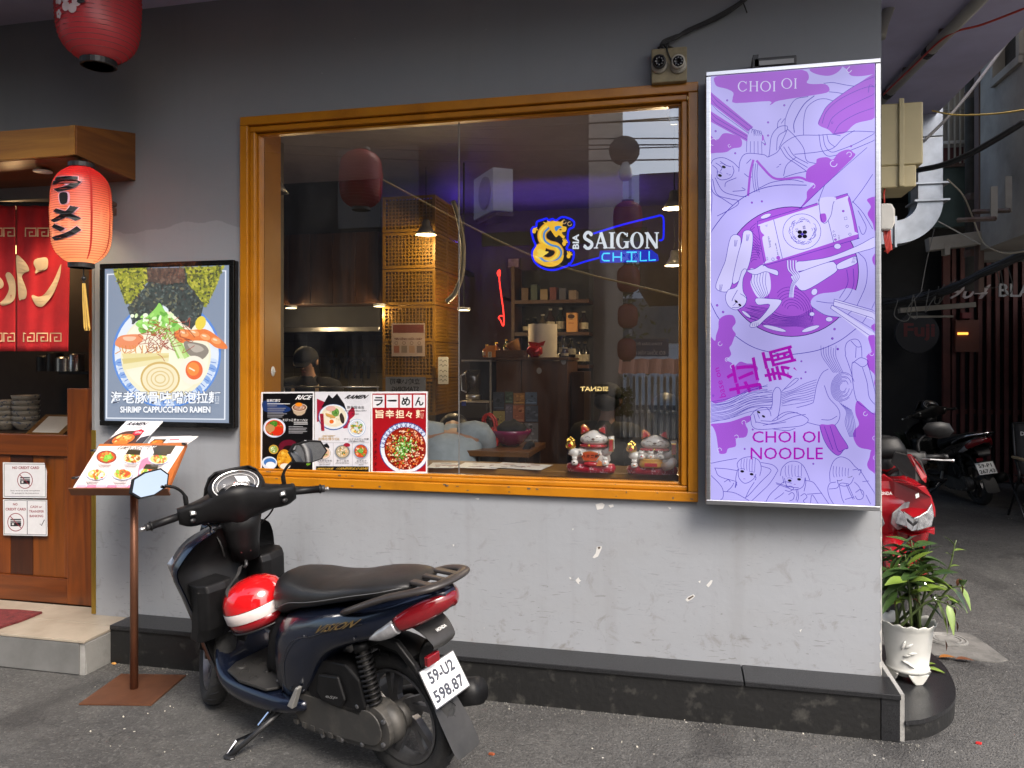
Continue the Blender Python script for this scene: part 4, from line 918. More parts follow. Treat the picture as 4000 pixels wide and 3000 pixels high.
serif_word(a,'SAIGON',836,1350,996,886)
a.obj('white_letters',em('led_white',(.86,.92,1.0),.45),ns)
wc=[W(1800+x*k9,400+y*k9,NY+.01) for x,y in ((950,1012),(1300,1005),(1345,1040),(1352,1080),(1320,1088),(952,1096),(944,1050))]
obj('chill_plate',MB().prism([(p.x,p.z) for p in wc],lambda a,b:V((a,NY+.004,b)),lambda a,b:V((a,NY+.01,b))),em('led_plate',(.012,.02,.30),.9),ns,bevel=.004)
CY=em('led_cyan',(.05,.55,.95),.8)
for pth in ([(1018,1030),(975,1030),(965,1045),(965,1070),(978,1080),(1015,1080)],[(1040,1025),(1040,1084)],[(1095,1022),(1095,1084)],[(1040,1055),(1095,1055)],[(1130,1022),(1200,1022)],[(1165,1022),(1165,1084)],[(1130,1084),(1200,1084)],[(1225,1018),(1225,1080),(1270,1078)],[(1285,1015),(1285,1078),(1330,1074)]):
 obj('chill_tube',MB().tube([W(*zn(*p),NY-.002) for p in pth],.0035,6),CY,ns,smooth=True)
# ================================================================ lucky cat figurines on the window shelf
M_CER=pm('white_ceramic',(.74,.73,.70),.12,var=.03,coat=.6)
M_GOLD=pm('gold_lacquer',(.75,.48,.10),.16,1.0,var=.2,scale=60)
M_GOLDR=pm('gold_nuggets',(.80,.55,.12),.2,1.0,var=.2)
M_REDC=pm('red_ceramic',(.45,.02,.03),.18,var=.1,coat=.5)
M_ORC=pm('orange_ceramic',(.62,.2,.05),.2,var=.2,coat=.4)
M_DKC=pm('dark_ceramic',(.05,.02,.02),.2,coat=.4)
M_PAT=pm('flower_red_cloth',(.42,.012,.035),.3,c2=(.75,.45,.5),thr=(.56,.60),scale=45,coat=.3)
M_EARP=pm('flower_ear_red',(.5,.03,.03),.25,c2=(.30,.45,.60),thr=(.58,.62),scale=60)
M_LINE=pm('painted_line',(.10,.05,.03),.4)
M_POT=pm('honey_pot',(.62,.32,.05),.2,coat=.5,var=.15)
SHZ=WZ0+.0905
def neko(label,u0,u1,vb,vt,second):
 """lucky cat: fat head, raised paw arm, gold pot on the other paw, cushion; sized from its own width and height"""
 yc=.20;b0,b1=W(u0,vb,yc-.06),W(u1,vb,yc-.06);zt=W((u0+u1)/2,vt,yc).z
 cx=(b0.x+b1.x)/2;Wd=(b1.x-b0.x);Hh=zt-SHZ
 t=thing('lucky_cat',label,'figurine',(cx,yc,SHZ),'lucky cats on the window shelf')
 w,h=Wd,Hh
 obj('cushion',MB().lathe([(.30*w,0),(.47*w,.01*h),(.50*w,.10*h),(.47*w,.17*h),(.40*w,.185*h),(.2*w,.17*h)],28,sy=.42),M_PAT,t,smooth=True)
 bd=MB().lathe([(.30*w,.15*h),(.36*w,.24*h),(.34*w,.38*h),(.27*w,.50*h),(.2*w,.56*h)],24,at((.03*w,.02,0)),sy=.5)
 obj('body',bd,M_CER,t,smooth=True)
 hd=MB().ell((.06*w,0,.675*h),(.285*w,.165*w,.135*h),24,n=12)
 for v_ in hd.v: # flat cheeks, pointed crown
  dz_=v_.z-.675*h
  if dz_ >0:v_.x=.06*w+(v_.x-.06*w)*(1-.45*(dz_/(.135*h)) ** 2);v_.z += dz_*.45
 head=obj('head',hd,M_CER,t,smooth=True)
 for s_,mt in ((-1,M_ORC),(1,M_DKC)):
  ex=.06*w+s_*.175*w
  ear=[(ex-.09*w,.77*h),(ex-.085*w,.94*h),(ex-.05*w,1.0*h),(ex+.03*w,.95*h),(ex+.10*w,.86*h)] if s_ <0 else [(ex-.10*w,.86*h),(ex-.03*w,.95*h),(ex+.05*w,1.0*h),(ex+.085*w,.94*h),(ex+.09*w,.77*h)]
  eo=obj('ear',MB().prism(ear,lambda a,b:V((a,-.02,b)),lambda a,b:V((a,.03,b))),mt,head,bevel=.008,seg=3)
  ei=[(ex+(a-ex)*.68,.88*h+(b-.88*h)*.66) for a,b in ear]
  obj('inner_ear',MB().prism(ei,lambda a,b:V((a,-.032,b)),lambda a,b:V((a,-.018,b))),M_EARP,eo,bevel=.003)
 fy=-.165*w
 def fl(pts,r=.0014):
  P=[]
  for a,b in pts:
   qx,qz=(a-.06*w)/(.285*w),(b-.675*h)/(.15*h);d=max(0,1-qx*qx-qz*qz);P.append(V((a,-.165*w*math.sqrt(d)-.001,b)))
  obj('face_line',MB().tube(P,r,5),M_LINE,head)
 for s_ in (-1,1):
  fl([(.06*w+s_*(.06+.02*k)*w,(.725+.02*math.sin(k/5*math.pi))*h) for k in range(6)])
  fl([(.06*w+s_*.025*k*w,(.665-.018*math.sin(k/5*math.pi))*h) for k in range(6)])
  for j in (0,1,2):fl([(.06*w+s_*(.19+.012*k)*w,(.655+.012*j+.004*k*(j-1))*h) for k in range(4)],.0008)
 obj('nose',MB().ell((.06*w,fy-.001,.70*h),(.009,.004,.004),8),M_LINE,head)
 obj('collar',MB().lathe([(.25*w,0),(.285*w,.02*h),(.28*w,.05*h),(.24*w,.06*h)],24,at((.05*w,0,.515*h)),sy=.55),M_REDC,t,smooth=True)
 obj('bell',MB().ell((-.02*w if not second else .05*w,-.165*w,.565*h),.022*w*1.4,12),M_GOLD,t,smooth=True)
 # arm holding the gold pot
 obj('arm',MB().tube([V((-.12*w,-.01,.40*h)),V((-.30*w,-.035,.40*h)),V((-.40*w,-.045,.46*h))],[.085*w,.10*w,.085*w],14),M_CER,t,smooth=True)
 pot=obj('gold_pot',MB().lathe([(.06*w,0),(.105*w,.04*h),(.115*w,.09*h),(.09*w,.14*h),(.085*w,.155*h),(.10*w,.165*h)],18,at((-.385*w,-.045,.49*h))),M_GOLD,t,smooth=True)
 rn=random.Random(5);nb=MB()
 for k in range(26):
  q=math.sqrt(rn.random());an=rn.uniform(0,6.28);rr=.09*w*q;nb.ell((-.385*w+rr*math.cos(an),-.045+rr*math.sin(an),.665*h+(1-q)*.07*h),(.022*w,.02*w,.016*w),7,n=4)
 obj('nuggets',nb,M_GOLDR,pot)
 obj('pot_badge',MB().box(-.03*w,.03*w,-.002,.002,-.03*w,.03*w,at((-.385*w,-.045-.117*w,.575*h),('Y',45))),M_REDC,pot)
 # beckoning arm with a gold plaque
 obj('beckoning_arm',MB().tube([V((.24*w,.0,.40*h)),V((.36*w,-.02,.44*h)),V((.43*w,-.03,.54*h)),V((.43*w,-.035,.66*h)),V((.42*w,-.04,.76*h))],[.07*w,.075*w,.06*w,.05*w,.062*w],14),M_CER,t,smooth=True)
 pl=obj('plaque',MB().box(.375*w,.475*w,-.04-.085*w,-.04-.058*w,.46*h,.715*h),M_GOLD,t,bevel=.003)
 obj('plaque_front',MB().box(.392*w,.458*w,-.043-.085*w,-.0405-.085*w,.48*h,.70*h),M_REDC,pl)
 fcol=[M_REDC,M_ORC,M_DKC]
 def kitten(x,z,s,n=1.0,nm='kitten'):
  k_=obj(nm,MB().lathe([(.055*w*s,0),(.075*w*s,.04*h*s),(.06*w*s,.09*h*s),(.03*w*s,.12*h*s)],12,at((x,-.215*w,z))),M_CER,t,smooth=True)
  hb=MB().ell((x,-.225*w,z+.135*h*s),(.056*w*s,.045*w*s,.04*h*s),12)
  for e in (-1,1):hb.ell((x+e*.038*w*s,-.22*w,z+.172*h*s),(.014*w*s,.012*w*s,.016*h*s),8,n=4)
  obj('kitten_head',hb,M_CER,k_,smooth=True);obj('bib',MB().ell((x,-.262*w,z+.055*h*s),(.03*w*s,.008,.022*h*s),10),random.choice(fcol),k_)
 if not second:
  fan=[(-.21*w,.40*h)]+[(-.21*w+.42*w*k/8,(.40+.055*math.sin(math.pi*k/8))*h) for k in range(9)]+[(.21*w,.40*h),(.12*w,.26*h),(-.12*w,.26*h)]
  fo=obj('fan',MB().prism([(a+.01*w,b) for a,b in fan],lambda a,b:V((a,-.235*w,b)),lambda a,b:V((a,-.21*w,b))),M_ORC,t,bevel=.003)
  ar=panel_art(at((0,-.2365*w,0)),.0003);ar.poly([(a*.92+.01*w,.335*h+(b-.335*h)*.85) for a,b in fan],'#c9542f');
  for i,ch in enumerate('八方来財'):xx=(-.15+.085*i)*w;ar.text(ch,xx,.325*h,xx+.07*w,.39*h,'#120a0a',.03,.15)
  ar.obj('fan_print',M_PRINT,fo)
  kitten(-.30*w,.165*h,1.0);kitten(.31*w,.17*h,1.05);kitten(-.17*w,.36*h,.62);kitten(.20*w,.37*h,.62)
  obj('red_cloth',MB().ell((.02*w,-.20*w,.19*h),(.16*w,.06*w,.055*h),12),M_REDC,t,smooth=True);obj('gold_roll',MB().prism([(.13*w,.16*h),(.26*w,.16*h),(.25*w,.24*h),(.18*w,.29*h)],lambda a,b:V((a,-.25*w,b)),lambda a,b:V((a,-.22*w,b))),M_ORC,t,bevel=.002)
 else:
  po=obj('honey_pot',MB().lathe([(.20*w,0),(.235*w,.05*h),(.22*w,.13*h),(.215*w,.15*h),(.235*w,.17*h),(.235*w,.19*h)],20,at((-.01*w,-.17*w,.17*h)),sy=.5),M_POT,t,smooth=True)
  obj('pot_plate',MB().box(-.13*w,.11*w,-.295*w,-.285*w,.20*h,.28*h),M_REDC,po,bevel=.004)
  for x in (-.19,-.01,.17):kitten(x*w,.36*h,1.0)
  kitten(-.33*w,.165*h,1.0);kitten(.33*w,.15*h,.9)
  obj('hind_paw',MB().tube([V((.25*w,-.05,.2*h)),V((.37*w,-.08,.27*h)),V((.42*w,-.10,.36*h))],[.09*w,.09*w,.075*w],14),M_CER,t,smooth=True)
 return t
neko('white lucky cat figurine with a fan, left one on the window shelf',2205,2402,1862,1655,False)
neko('white lucky cat figurine with a honey pot, right one on the window shelf',2443,2648,1872,1676,True)
# loose menus lying on the shelf, motion sensor, little plate
random.seed(2)
for i,(u0,u1) in enumerate(((1690,1790),(1800,1960),(1930,2140))):
 p=W((u0+u1)/2,1850,.3);w=(W(u1,1850,.3).x-W(u0,1850,.3).x)/2
 o=thing('paper_menu',('paper menu sheet on the shelf nearest the red poster','paper menu sheet in the middle of the shelf row','paper menu sheet nearest the left lucky cat')[i],'paper',(p.x,.26+.02*i,SHZ+.0012+.0015*i),'paper menus on the shelf');o.rotation_euler.z=R(random.uniform(-10,10))
 obj('sheet',MB().box(-w,w,-.1,.1,0,.001),M_WHITE,o)
 ar=Art(lambda x,y,h:V((x,y,.001+h)))
 for k in range(10):x_,y_=random.uniform(-w*.8,w*.6),random.uniform(-.085,.06);ar.rect(x_,y_,x_+random.uniform(.02,.06),y_+random.uniform(.01,.03),random.choice(['#70605a','#9a4a3a','#888890','#b08a5a','#404048']))
 ar.obj('print',M_PRINT,o)
ms_=thing('motion_sensor','white oval motion sensor inside the top right window corner','sensor')
p=W(2633,445,.075);obj('body',MB().ell(p,(.028,.02,.042),14),M_WHITE,ms_,smooth=True);obj('lens',MB().box(-.018,.018,-.028,-.01,-.055,-.02,at(p)),M_WHITE,ms_,bevel=.004)
tp=thing('taped_hook','small white adhesive hook on the ochre reveal','hook');p=W(1073,1450,.222)
obj('pad',MB().ell((WX0+.090,.15,p.z),(.006,.02,.028),12),M_WHITE,tp,smooth=True);obj('hook',MB().tube([(WX0+.095,.15,p.z+.01),(WX0+.103,.15,p.z-.005),(WX0+.107,.15,p.z+.003)],.002,6),M_WHITE,tp)
# ================================================================ tall backlit sign at the corner
LAV,PUR,LINE,MAG,PAP='#b9b1f4','#a257d2','#3d30a8','#a80fb4','#cfc9fb'
SYF=-.13
sign=thing('light_box_sign','tall lavender light box sign CHOI OI NOODLE in a steel frame','sign')
sx0,sx1=W(2757,1100,SYF).x,W(3440,1100,SYF).x;sz0,sz1=W(3100,1984,SYF).z,W(3100,252,SYF).z
fw=.021
obj('housing',MB().box(sx0+.004,sx1-.004,SYF+.012,-.004,sz0+.004,sz1-.004),M_STEEL,sign)
for q in ((sx0,sx1,sz1-fw,sz1),(sx0,sx1,sz0,sz0+fw)):obj('frame_bar',MB().box(q[0],q[1],SYF,SYF+.03,q[2],q[3]),M_STEEL,sign,bevel=.003)
for q in ((sx0,sx0+fw),(sx1-fw,sx1)):obj('frame_bar',MB().box(q[0],q[1],SYF-.0003,SYF+.03,sz0+fw+.0005,sz1-fw-.0005),M_STEEL,sign,bevel=.003)
PYF=SYF+.008
face=obj('lit_face',MB().add([(sx0+fw,PYF,sz0+fw),(sx1-fw,PYF,sz0+fw),(sx1-fw,PYF,sz1-fw),(sx0+fw,PYF,sz1-fw)],[(0,1,2,3)]),None,sign,fix=False)
def backlit(name,c=None):
 """sign film lit from behind by rows of LEDs: slightly uneven"""
 m=bpy.data.materials.new(name);m.use_nodes=True;n,l=nodes(m);n.remove(n['Principled BSDF']);e=n.new('ShaderNodeEmission')
 if c:e.inputs[0].default_value=col(c)
 else:q=n.new('ShaderNodeVertexColor');q.layer_name='Col';l.new(q.outputs['Color'],e.inputs[0])
 tc=n.new('ShaderNodeTexCoord');z=n.new('ShaderNodeTexNoise');z.inputs['Scale'].default_value=2.6;z.inputs['Detail'].default_value=1.5;mr=n.new('ShaderNodeMapRange');mr.inputs['From Min'].default_value=.3;mr.inputs['From Max'].default_value=.7;mr.inputs['To Min'].default_value=.34;mr.inputs['To Max'].default_value=.54
 l.new(tc.outputs['Object'],z.inputs['Vector']);l.new(z.outputs['Fac'],mr.inputs['Value']);l.new(mr.outputs[0],e.inputs[1])
 g_=n.new('ShaderNodeBsdfGlossy');g_.inputs['Roughness'].default_value=.12;mx=n.new('ShaderNodeMixShader');mx.inputs[0].default_value=.04;l.new(e.outputs[0],mx.inputs[1]);l.new(g_.outputs[0],mx.inputs[2]);l.new(mx.outputs[0],n['Material Output'].inputs[0]);return m
face.data.materials.append(backlit('lit_lavender',LAV))
fx0,fx1,fz0,fz1=sx0+fw+.001,sx1-fw-.001,sz0+fw+.001,sz1-fw-.001
class ClipArt(Art):
 """shapes are kept inside the lit face"""
 def __init__(s,x0,y0,k,y):
  def pos(a,b,h):
   p=W(x0+a*k,y0+b*k,y-h);return V((min(max(p.x,fx0),fx1),p.y,min(max(p.z,fz0),fz1)))
  super().__init__(pos,.00001)
arts=[]
def A_(x0,y0,k):
 a=ClipArt(x0,y0,k,PYF-.0008);a.k=arts[-1].k if arts else 0;arts.append(a);return a
a=A_(2500,0,.6028) # --- upper third
def pl(pts,c=PUR,n=4):a.blob(pts,c,n);a.line(pts,3,LINE if c == PAP else c,5,True)
def ln(pts,w=3.6,c=LINE):a.line(pts,w,c,6)
for o_ in (([(1100,455),(1130,430),(1300,418),(1290,460),(1230,490),(1150,482)]),([(1310,420),(1420,408),(1540,402),(1540,465),(1460,490),(1370,490),(1340,450)])):a.blob(o_,PUR)
a.blob([(485,500),(560,480),(800,462),(1050,452),(1095,500),(1080,535),(1120,545),(1200,545),(1228,575),(1210,600),(1100,620),(900,652),(860,672),(840,680),(838,655),(620,668),(600,640),(605,600),(560,575),(500,560),(482,530)],PUR,3)
serif_word(a,'CHOI',634,884,592,526,.13,.05,hx('#d6d0fb'));serif_word(a,'OI',916,1022,574,508,.13,.05,hx('#d6d0fb'))
ln([(1360,430),(1340,455),(1355,470),(1372,455)],5,'#cfc9fb');ln([(940,850),(945,760),(1000,650),(1090,625)]);ln([(1000,860),(1000,790),(1060,680),(1130,620)],5);ln([(1060,875),(1060,790),(1080,700),(1140,650),(1200,640),(1255,655)]);ln([(1190,540),(1250,535),(1330,550),(1400,560)]);ln([(1225,595),(1280,600),(1325,610)])
a.blob([(1155,805),(1180,740),(1230,670),(1400,550),(1560,480),(1560,735),(1400,800),(1330,860),(1260,870),(1220,840)],PUR)
for p_ in ([(1180,800),(1210,720),(1300,640),(1450,570),(1540,560)],[(1215,830),(1250,760),(1350,690),(1540,600)],[(1260,860),(1300,800),(1400,740),(1540,690)],[(1155,805),(1180,740),(1230,670),(1400,550),(1540,488)],[(1480,600),(1490,550),(1535,575)]):ln(p_,3)
a.poly([(440,598),(800,878),(805,905),(782,918),(440,672)],PUR);a.poly([(440,722),(752,908),(758,940),(735,940),(440,790)],PUR)
for p_ in ([(440,610),(795,880)],[(440,672),(782,918),(805,905)],[(440,640),(760,885)],[(440,735),(750,915)],[(440,765),(740,930)]):ln(p_,3)
a.blob([(440,880),(500,905),(540,865),(600,870),(655,900),(655,950),(600,962),(560,985),(500,990),(440,985)],PUR);a.ring(475,920,22,22,4,PAP,16,0,90,330);a.ring(580,945,9,9,3,PAP,12,0,0,280)
a.poly([(700,850),(745,815),(790,850),(790,1000),(690,985)],LAV)
for k in range(5):ln([(700+22*k,870-8*(k % 2)),(715+14*k,830+6*k),(735+12*k,850),(740+13*k,880)],3);ln([(692+24*k,915),(690+25*k,985+k*4)],3)
# reclining figure wrapped in noodles
for p_ in ([(458,1065),(480,1032),(540,1022),(600,1050),(640,1088)],[(500,1152),(530,1166),(585,1152),(608,1112),(600,1075)],[(470,1070),(500,1100),(498,1150)],[(490,1055),(530,1085),(520,1110)],[(520,1045),(555,1070),(590,1080)],[(460,1130),(470,1240),(540,1290),(600,1330)],[(470,1160),(500,1260),(590,1290),(635,1300),(630,1330),(560,1370),(500,1400)],[(462,1200),(466,1300),(458,1400)],[(485,1150),(540,1240),(640,1270),(690,1275)],
  [(640,1112),(650,1040),(690,995),(800,1002),(835,1012),(850,890),(890,830),(935,815),(955,835),(900,960)],[(885,975),(895,885),(950,845)],[(890,830),(895,790),(915,768)],[(915,800),(938,768)],[(835,1015),(890,985),(930,930),(1020,880),(1160,876),(1240,870),(1300,880)],[(550,1210),(560,1180),(625,1152)],[(690,1060),(720,1030)],[(675,1125),(710,1150),(725,1145)],[(600,1240),(680,1232),(660,1215)],[(930,1140),(950,1070),(1010,1020)],[(930,1150),(1010,1125),(1080,1110)],[(900,1070),(915,1062)],[(885,1085),(900,1078)],[(1000,1000),(1150,985),(1250,960),(1320,890),(1390,845)],[(1160,870),(1175,960),(1215,1010),(1290,1000),(1400,960),(1530,905)],[(1185,870),(1200,945),(1240,985),(1300,970),(1400,930),(1530,860)],[(1210,870),(1225,920),(1260,950)],[(1240,870),(1300,860),(1400,850),(1530,855)],
  [(955,835),(1010,890),(1060,960),(1080,1040),(1140,1060)],[(910,960),(950,1020),(1010,1060),(1080,1110)],[(930,950),(980,1020),(1085,1085)],[(960,950),(1000,1010),(1090,1060)],[(770,1220),(860,1180),(980,1165),(1060,1180)]):ln(p_)
for p_ in ([(735,1035),(715,1120),(700,1270)],[(755,1040),(790,1080),(860,1150),(930,1160),(1030,1150),(1085,1170)]):a.line(p_,15,PUR,6)
for dx_ in (0,14,28):ln([(735+dx_,1060),(730+dx_,1130),(735+dx_,1200),(745+dx_,1245)],3)
for ex,ey in ((543,1082),(518,1137)):a.ell(ex,ey,13,9,'#15121c',12,20);a.ring(ex-4,ey-14,20,8,2.5,LINE,10,20,180,330)
ln([(560,1125),(572,1128)],3);ln([(575,1135),(588,1130)],3)
pl([(1040,1350),(1080,1290),(1085,1240),(1130,1190),(1080,1170),(1085,1100),(1140,1060),(1150,1030),(1210,1020),(1250,1035),(1290,990),(1350,970),(1382,990),(1390,1010),(1310,1090),(1180,1215)])
a.ring(1255,1060,22,20,5,PAP,14,0,0,270);a.ring(1355,1000,15,15,4,PAP,12,0,180,450);a.ring(1120,1205,14,14,4,PAP,12,0,180,450)
ln([(440,1530),(540,1395),(640,1300),(760,1232),(900,1200),(1080,1200)],4.5)
for x_,y_ in ((565,650),(830,793),(830,878),(810,935),(490,850),(617,993),(725,1313),(790,1305),(935,682),(1245,795),(1368,947)):a.ell(x_,y_,6,6,PUR,8);a.ring(x_,y_,6,6,2,LINE,8)
a=A_(2700,800,.3617) # --- bowl with phone
def poly2(pts,c,w=4,o=True):
 a.blob(pts,c,4)
 if o:a.line(pts,w*1.3,LINE,4,True)
def ln(pts,w=5.5,c=LINE):a.line(pts,w,c,6)
ln([(205,1050),(300,1230),(470,1410),(700,1550),(1000,1615),(1100,1615),(1370,1570),(1600,1470),(1790,1330)],7)
a.ell(1085,722,722,700,PUR,60);a.ring(1085,722,722,700,8,'#2c1c6e',60)
rn=random.Random(12)
for k in range(15):ln([(620+rn.uniform(-40,60),1090+k*10),(820,1120+k*14),(960+rn.uniform(-60,60),1190+k*9),(1150,1200+k*8),(1320,1120+k*16)],4.5,'#4a2596')
for k in range(7):a.ring(1100,1130,60+32*k,45+26*k,4.5,'#4a2596',26,20+7*k,160,330);a.ring(690,620,40+22*k,30+26*k,4.5,'#4a2596',20,0,180,300)
for k in range(6):ln([(700-14*k,200+40*k),(640-8*k,260+40*k),(690,330+30*k),(740,380+40*k)],4.5,'#4a2596')
poly2([(430,345),(535,355),(510,560),(445,840),(385,940),(265,895),(330,700),(370,600)],PAP);poly2([(570,285),(660,300),(655,500),(605,700),(505,830),(445,832),(500,560),(545,400)],PAP)
for x_,y_ in ((470,380),(600,320),(310,860)):[ln([(x_+14*j,y_),(x_+8*j-4,y_+70)],4) for j in range(3)]
poly2([(1310,1010),(1400,960),(1560,940),(1700,900),(1860,960),(1990,1000),(1990,1200),(1620,1210),(1440,1190),(1300,1090)],LAV,4,False);ln([(1350,1040),(1500,1060),(1650,1040),(1750,880),(1750,690)]);ln([(1600,1010),(1690,850),(1680,700)]);ln([(1790,1090),(1890,850),(1890,620),(1800,510)]);ln([(1300,1100),(1450,1190),(1620,1215)])
poly2([(1540,640),(1600,780),(1590,880),(1480,950),(1440,900),(1470,790)],PUR,4,False)
poly2([(1140,620),(1240,605),(1500,560),(1800,440),(1960,355),(2040,350),(2040,440),(1800,515),(1500,612),(1160,720)],PAP);poly2([(1110,752),(1480,620),(1560,640),(1580,700),(1500,770),(1230,925),(1130,870),(1085,800)],PAP);poly2([(1575,645),(1700,580),(1775,555),(1785,590),(1775,640),(1600,700)],PAP)
for k in range(5):ln([(1745-4*k,570+14*k),(1780-2*k,562+16*k)],4)
poly2([(640,690),(660,770),(640,850),(700,980),(760,1010),(840,960),(860,860),(830,720),(720,700)],PAP,4,False)
for k in range(6):ln([(660+30*k,730),(650+30*k,830),(700+24*k,930),(760+16*k,1010)],4.5)
for k in range(4):a.line([(1040+30*k,600),(1050+28*k,700),(1110+22*k,780),(1080+10*k,880),(1060+12*k,1000)],16,PAP,6);ln([(1032+30*k,600),(1042+28*k,700),(1102+22*k,780),(1072+10*k,880),(1052+12*k,1000)],4)
poly2([(600,712),(690,690),(770,645),(830,680),(930,710),(935,762),(880,748),(800,722),(690,755)],PAP);poly2([(700,1010),(860,1015),(962,1025),(970,1060),(900,1150),(790,1245),(720,1310),(640,1322),(650,1270),(740,1230),(850,1080),(720,1080)],PAP)
poly2([(490,880),(550,710),(600,705),(560,800),(560,930),(600,1010),(570,1090),(480,1135),(400,1090),(370,1000),(400,920)],PAP);ln([(530,960),(570,985),(598,1020),(575,1090),(520,1120)]);ln([(440,1040),(455,1000),(500,920)]);ln([(450,1090),(480,1060),(470,1020)]);ln([(440,1110),(500,1110),(530,1095)])
for ex,ey in ((487,1045),(525,1082)):a.ell(ex,ey,20,12,'#15121c',12,40)
for k in range(4):ln([(655+22*k,1270),(665+20*k,1310)],4)
a.blob([(715,190),(760,165),(1160,45),(1640,-110),(1690,-105),(1730,-20),(1805,320),(1790,360),(1740,385),(850,640),(800,640),(775,560),(730,300)],PUR,3)
a.blob([(745,230),(790,192),(1640,-78),(1690,-60),(1765,290),(1735,335),(850,622),(815,600),(795,520),(768,360),(790,330),(755,290)],PAP,3)
a.line([(715,190),(760,165),(1160,45),(1640,-110),(1690,-105),(1730,-20),(1805,320),(1790,360),(1740,385),(850,640),(800,640),(775,560),(730,300)],5,LINE,4,True)
ln([(890,160),(985,580)]);ln([(1480,170),(1540,410)]);a.ring(1195,290,205,192,5,LINE,40)
for k in range(60):
 t=rn.uniform(0,6.283);q=rn.uniform(100,150);t2=t+rn.uniform(.2,.5);a.line([(1205+q*math.cos(t),285+q*.95*math.sin(t)),(1205+(q+8)*math.cos((t+t2)/2),285+(q+8)*.95*math.sin((t+t2)/2)),(1205+q*math.cos(t2),285+q*.95*math.sin(t2))],4,LINE,3)
for t in range(4):a.ell(1200+38*math.cos(R(90*t+45)),318+32*math.sin(R(90*t+45)),26,22,'#17131f',12)
a.ell(1200,318,18,14,'#4a3ab0',10);a.text('拉',0,0,0,0,'#2a2460',quad=((1165,290,0),(1150,250,0),(1120,255,0),(1130,295,0)));a.text('麺',0,0,0,0,'#2a2460',quad=((1240,260,0),(1230,222,0),(1200,230,0),(1208,268,0)))
a.text('Instagram',0,0,0,0,'#241c70',quad=((872,452,0),(850,338,0),(818,344,0),(838,462,0)));a.text('choi oi noodle',0,0,0,0,'#241c70',.01,quad=((945,545,0),(916,412,0),(900,416,0),(928,548,0)));a.ell(940,572,22,22,PUR,14);a.ring(883,588,14,16,4,LINE,12);a.text('like',0,0,0,0,'#241c70',quad=((1604,370,0),(1598,325,0),(1584,328,0),(1590,374,0)))
for x_,y_ in ((1558,376),(1642,68)):a.ell(x_,y_,13,11,PUR,10);a.ring(x_,y_,13,11,3,LINE,10)
for x_,y_ in ((1548,330),(1684,232),(1714,318)):a.ring(x_,y_,14,13,4,LINE,12)
a.line([(1652,134),(1680,130),(1684,158),(1656,162)],4,LINE,closed=True);a.line([(1530,298),(1536,276),(1548,292)],4,LINE,closed=True);a.line([(798,228),(826,214),(816,236)],4,LINE,closed=True);a.text('9:39',0,0,0,0,'#241c70',quad=((834,598,0),(826,560,0),(812,563,0),(820,600,0)))
a.blob([(1375,-60),(1395,110),(1420,190),(1460,190),(1510,110),(1530,0),(1560,-80)],PAP,4);a.blob([(1390,105),(1420,94),(1450,98),(1462,150),(1450,185),(1418,192),(1395,170)],PUR,4)
a.line([(1375,-60),(1395,110),(1420,190),(1460,190),(1510,110),(1530,0),(1545,-40)],5.5,LINE,5);ln([(1800,60),(1850,150),(1890,240),(1870,310),(1840,310),(1810,230)]);ln([(1740,-40),(1850,80),(1960,260)]);ln([(1440,-210),(1390,-80),(1375,0)]);ln([(1170,40),(1560,-320),(1900,-620)],5);ln([(1960,-330),(1860,-180),(1770,-60),(1740,-20)])
for (x_,y_,rx_,ry_,ro_) in ((805,122,60,22,-20),(1330,940,32,38,30),(1305,1180,28,22,0),(1490,1236,38,26,0),(595,1182,16,60,-52),(900,1335,22,130,-76),(1290,1338,24,100,72),(1580,448,38,30,0)):a.ell(x_,y_,rx_,ry_,PAP,16,ro_);a.ring(x_,y_,rx_,ry_,4,LINE,16,ro_)
a.poly([(1545,1018),(2040,1158),(2040,1250),(1535,1090)],PAP);a.poly([(1518,1082),(2040,1390),(2040,1495),(1505,1118)],PAP)
for p_ in ([(1545,1018),(2040,1158)],[(1535,1088),(2040,1248)],[(1545,1040),(2040,1180)],[(1518,1082),(2040,1390)],[(1505,1118),(2040,1490)],[(1545,1018),(1535,1088)],[(1518,1082),(1505,1118)],[(1690,1185),(1735,1145)],[(1850,1275),(1895,1205)],[(1950,1120),(2005,1000)]):ln(p_,5)
for c_ in ([(1900,-60),(2040,-60),(2040,300),(1980,280),(1960,200),(1905,100),(1940,20)],[(1960,560),(2040,500),(2040,680),(1970,640)],[(1950,1300),(2040,1280),(2040,1390),(1960,1350)],[(1920,1440),(2040,1480),(2040,1660),(1890,1650),(1960,1550)]):a.blob(c_,PUR)
for x_,y_ in ((280,1086),(344,1158),(1524,1444),(1548,1343),(1583,1558)):a.ell(x_,y_,12,12,PUR,8);a.ring(x_,y_,12,12,3.5,LINE,8)
a=A_(2700,1300,.4521) # --- lower third
def ln(pts,w=4.4,c=LINE):a.line(pts,w,c,6)
def cl(pts):a.blob(pts,PUR,4)
cl([(150,70),(205,70),(215,20),(235,-40),(240,-110),(290,-150),(360,-150),(385,-90),(355,-40),(385,10),(372,40),(350,100),(330,130),(345,190),(300,235),(350,260),(365,300),(420,250),(480,265),(545,270),(578,310),(560,360),(590,400),(570,450),(590,490),(450,520),(150,590)])
cl([(150,790),(330,770),(500,715),(510,760),(470,790),(490,840),(470,900),(390,915),(385,980),(320,1000),(300,1040),(250,1045),(235,1010),(215,880),(185,810)])
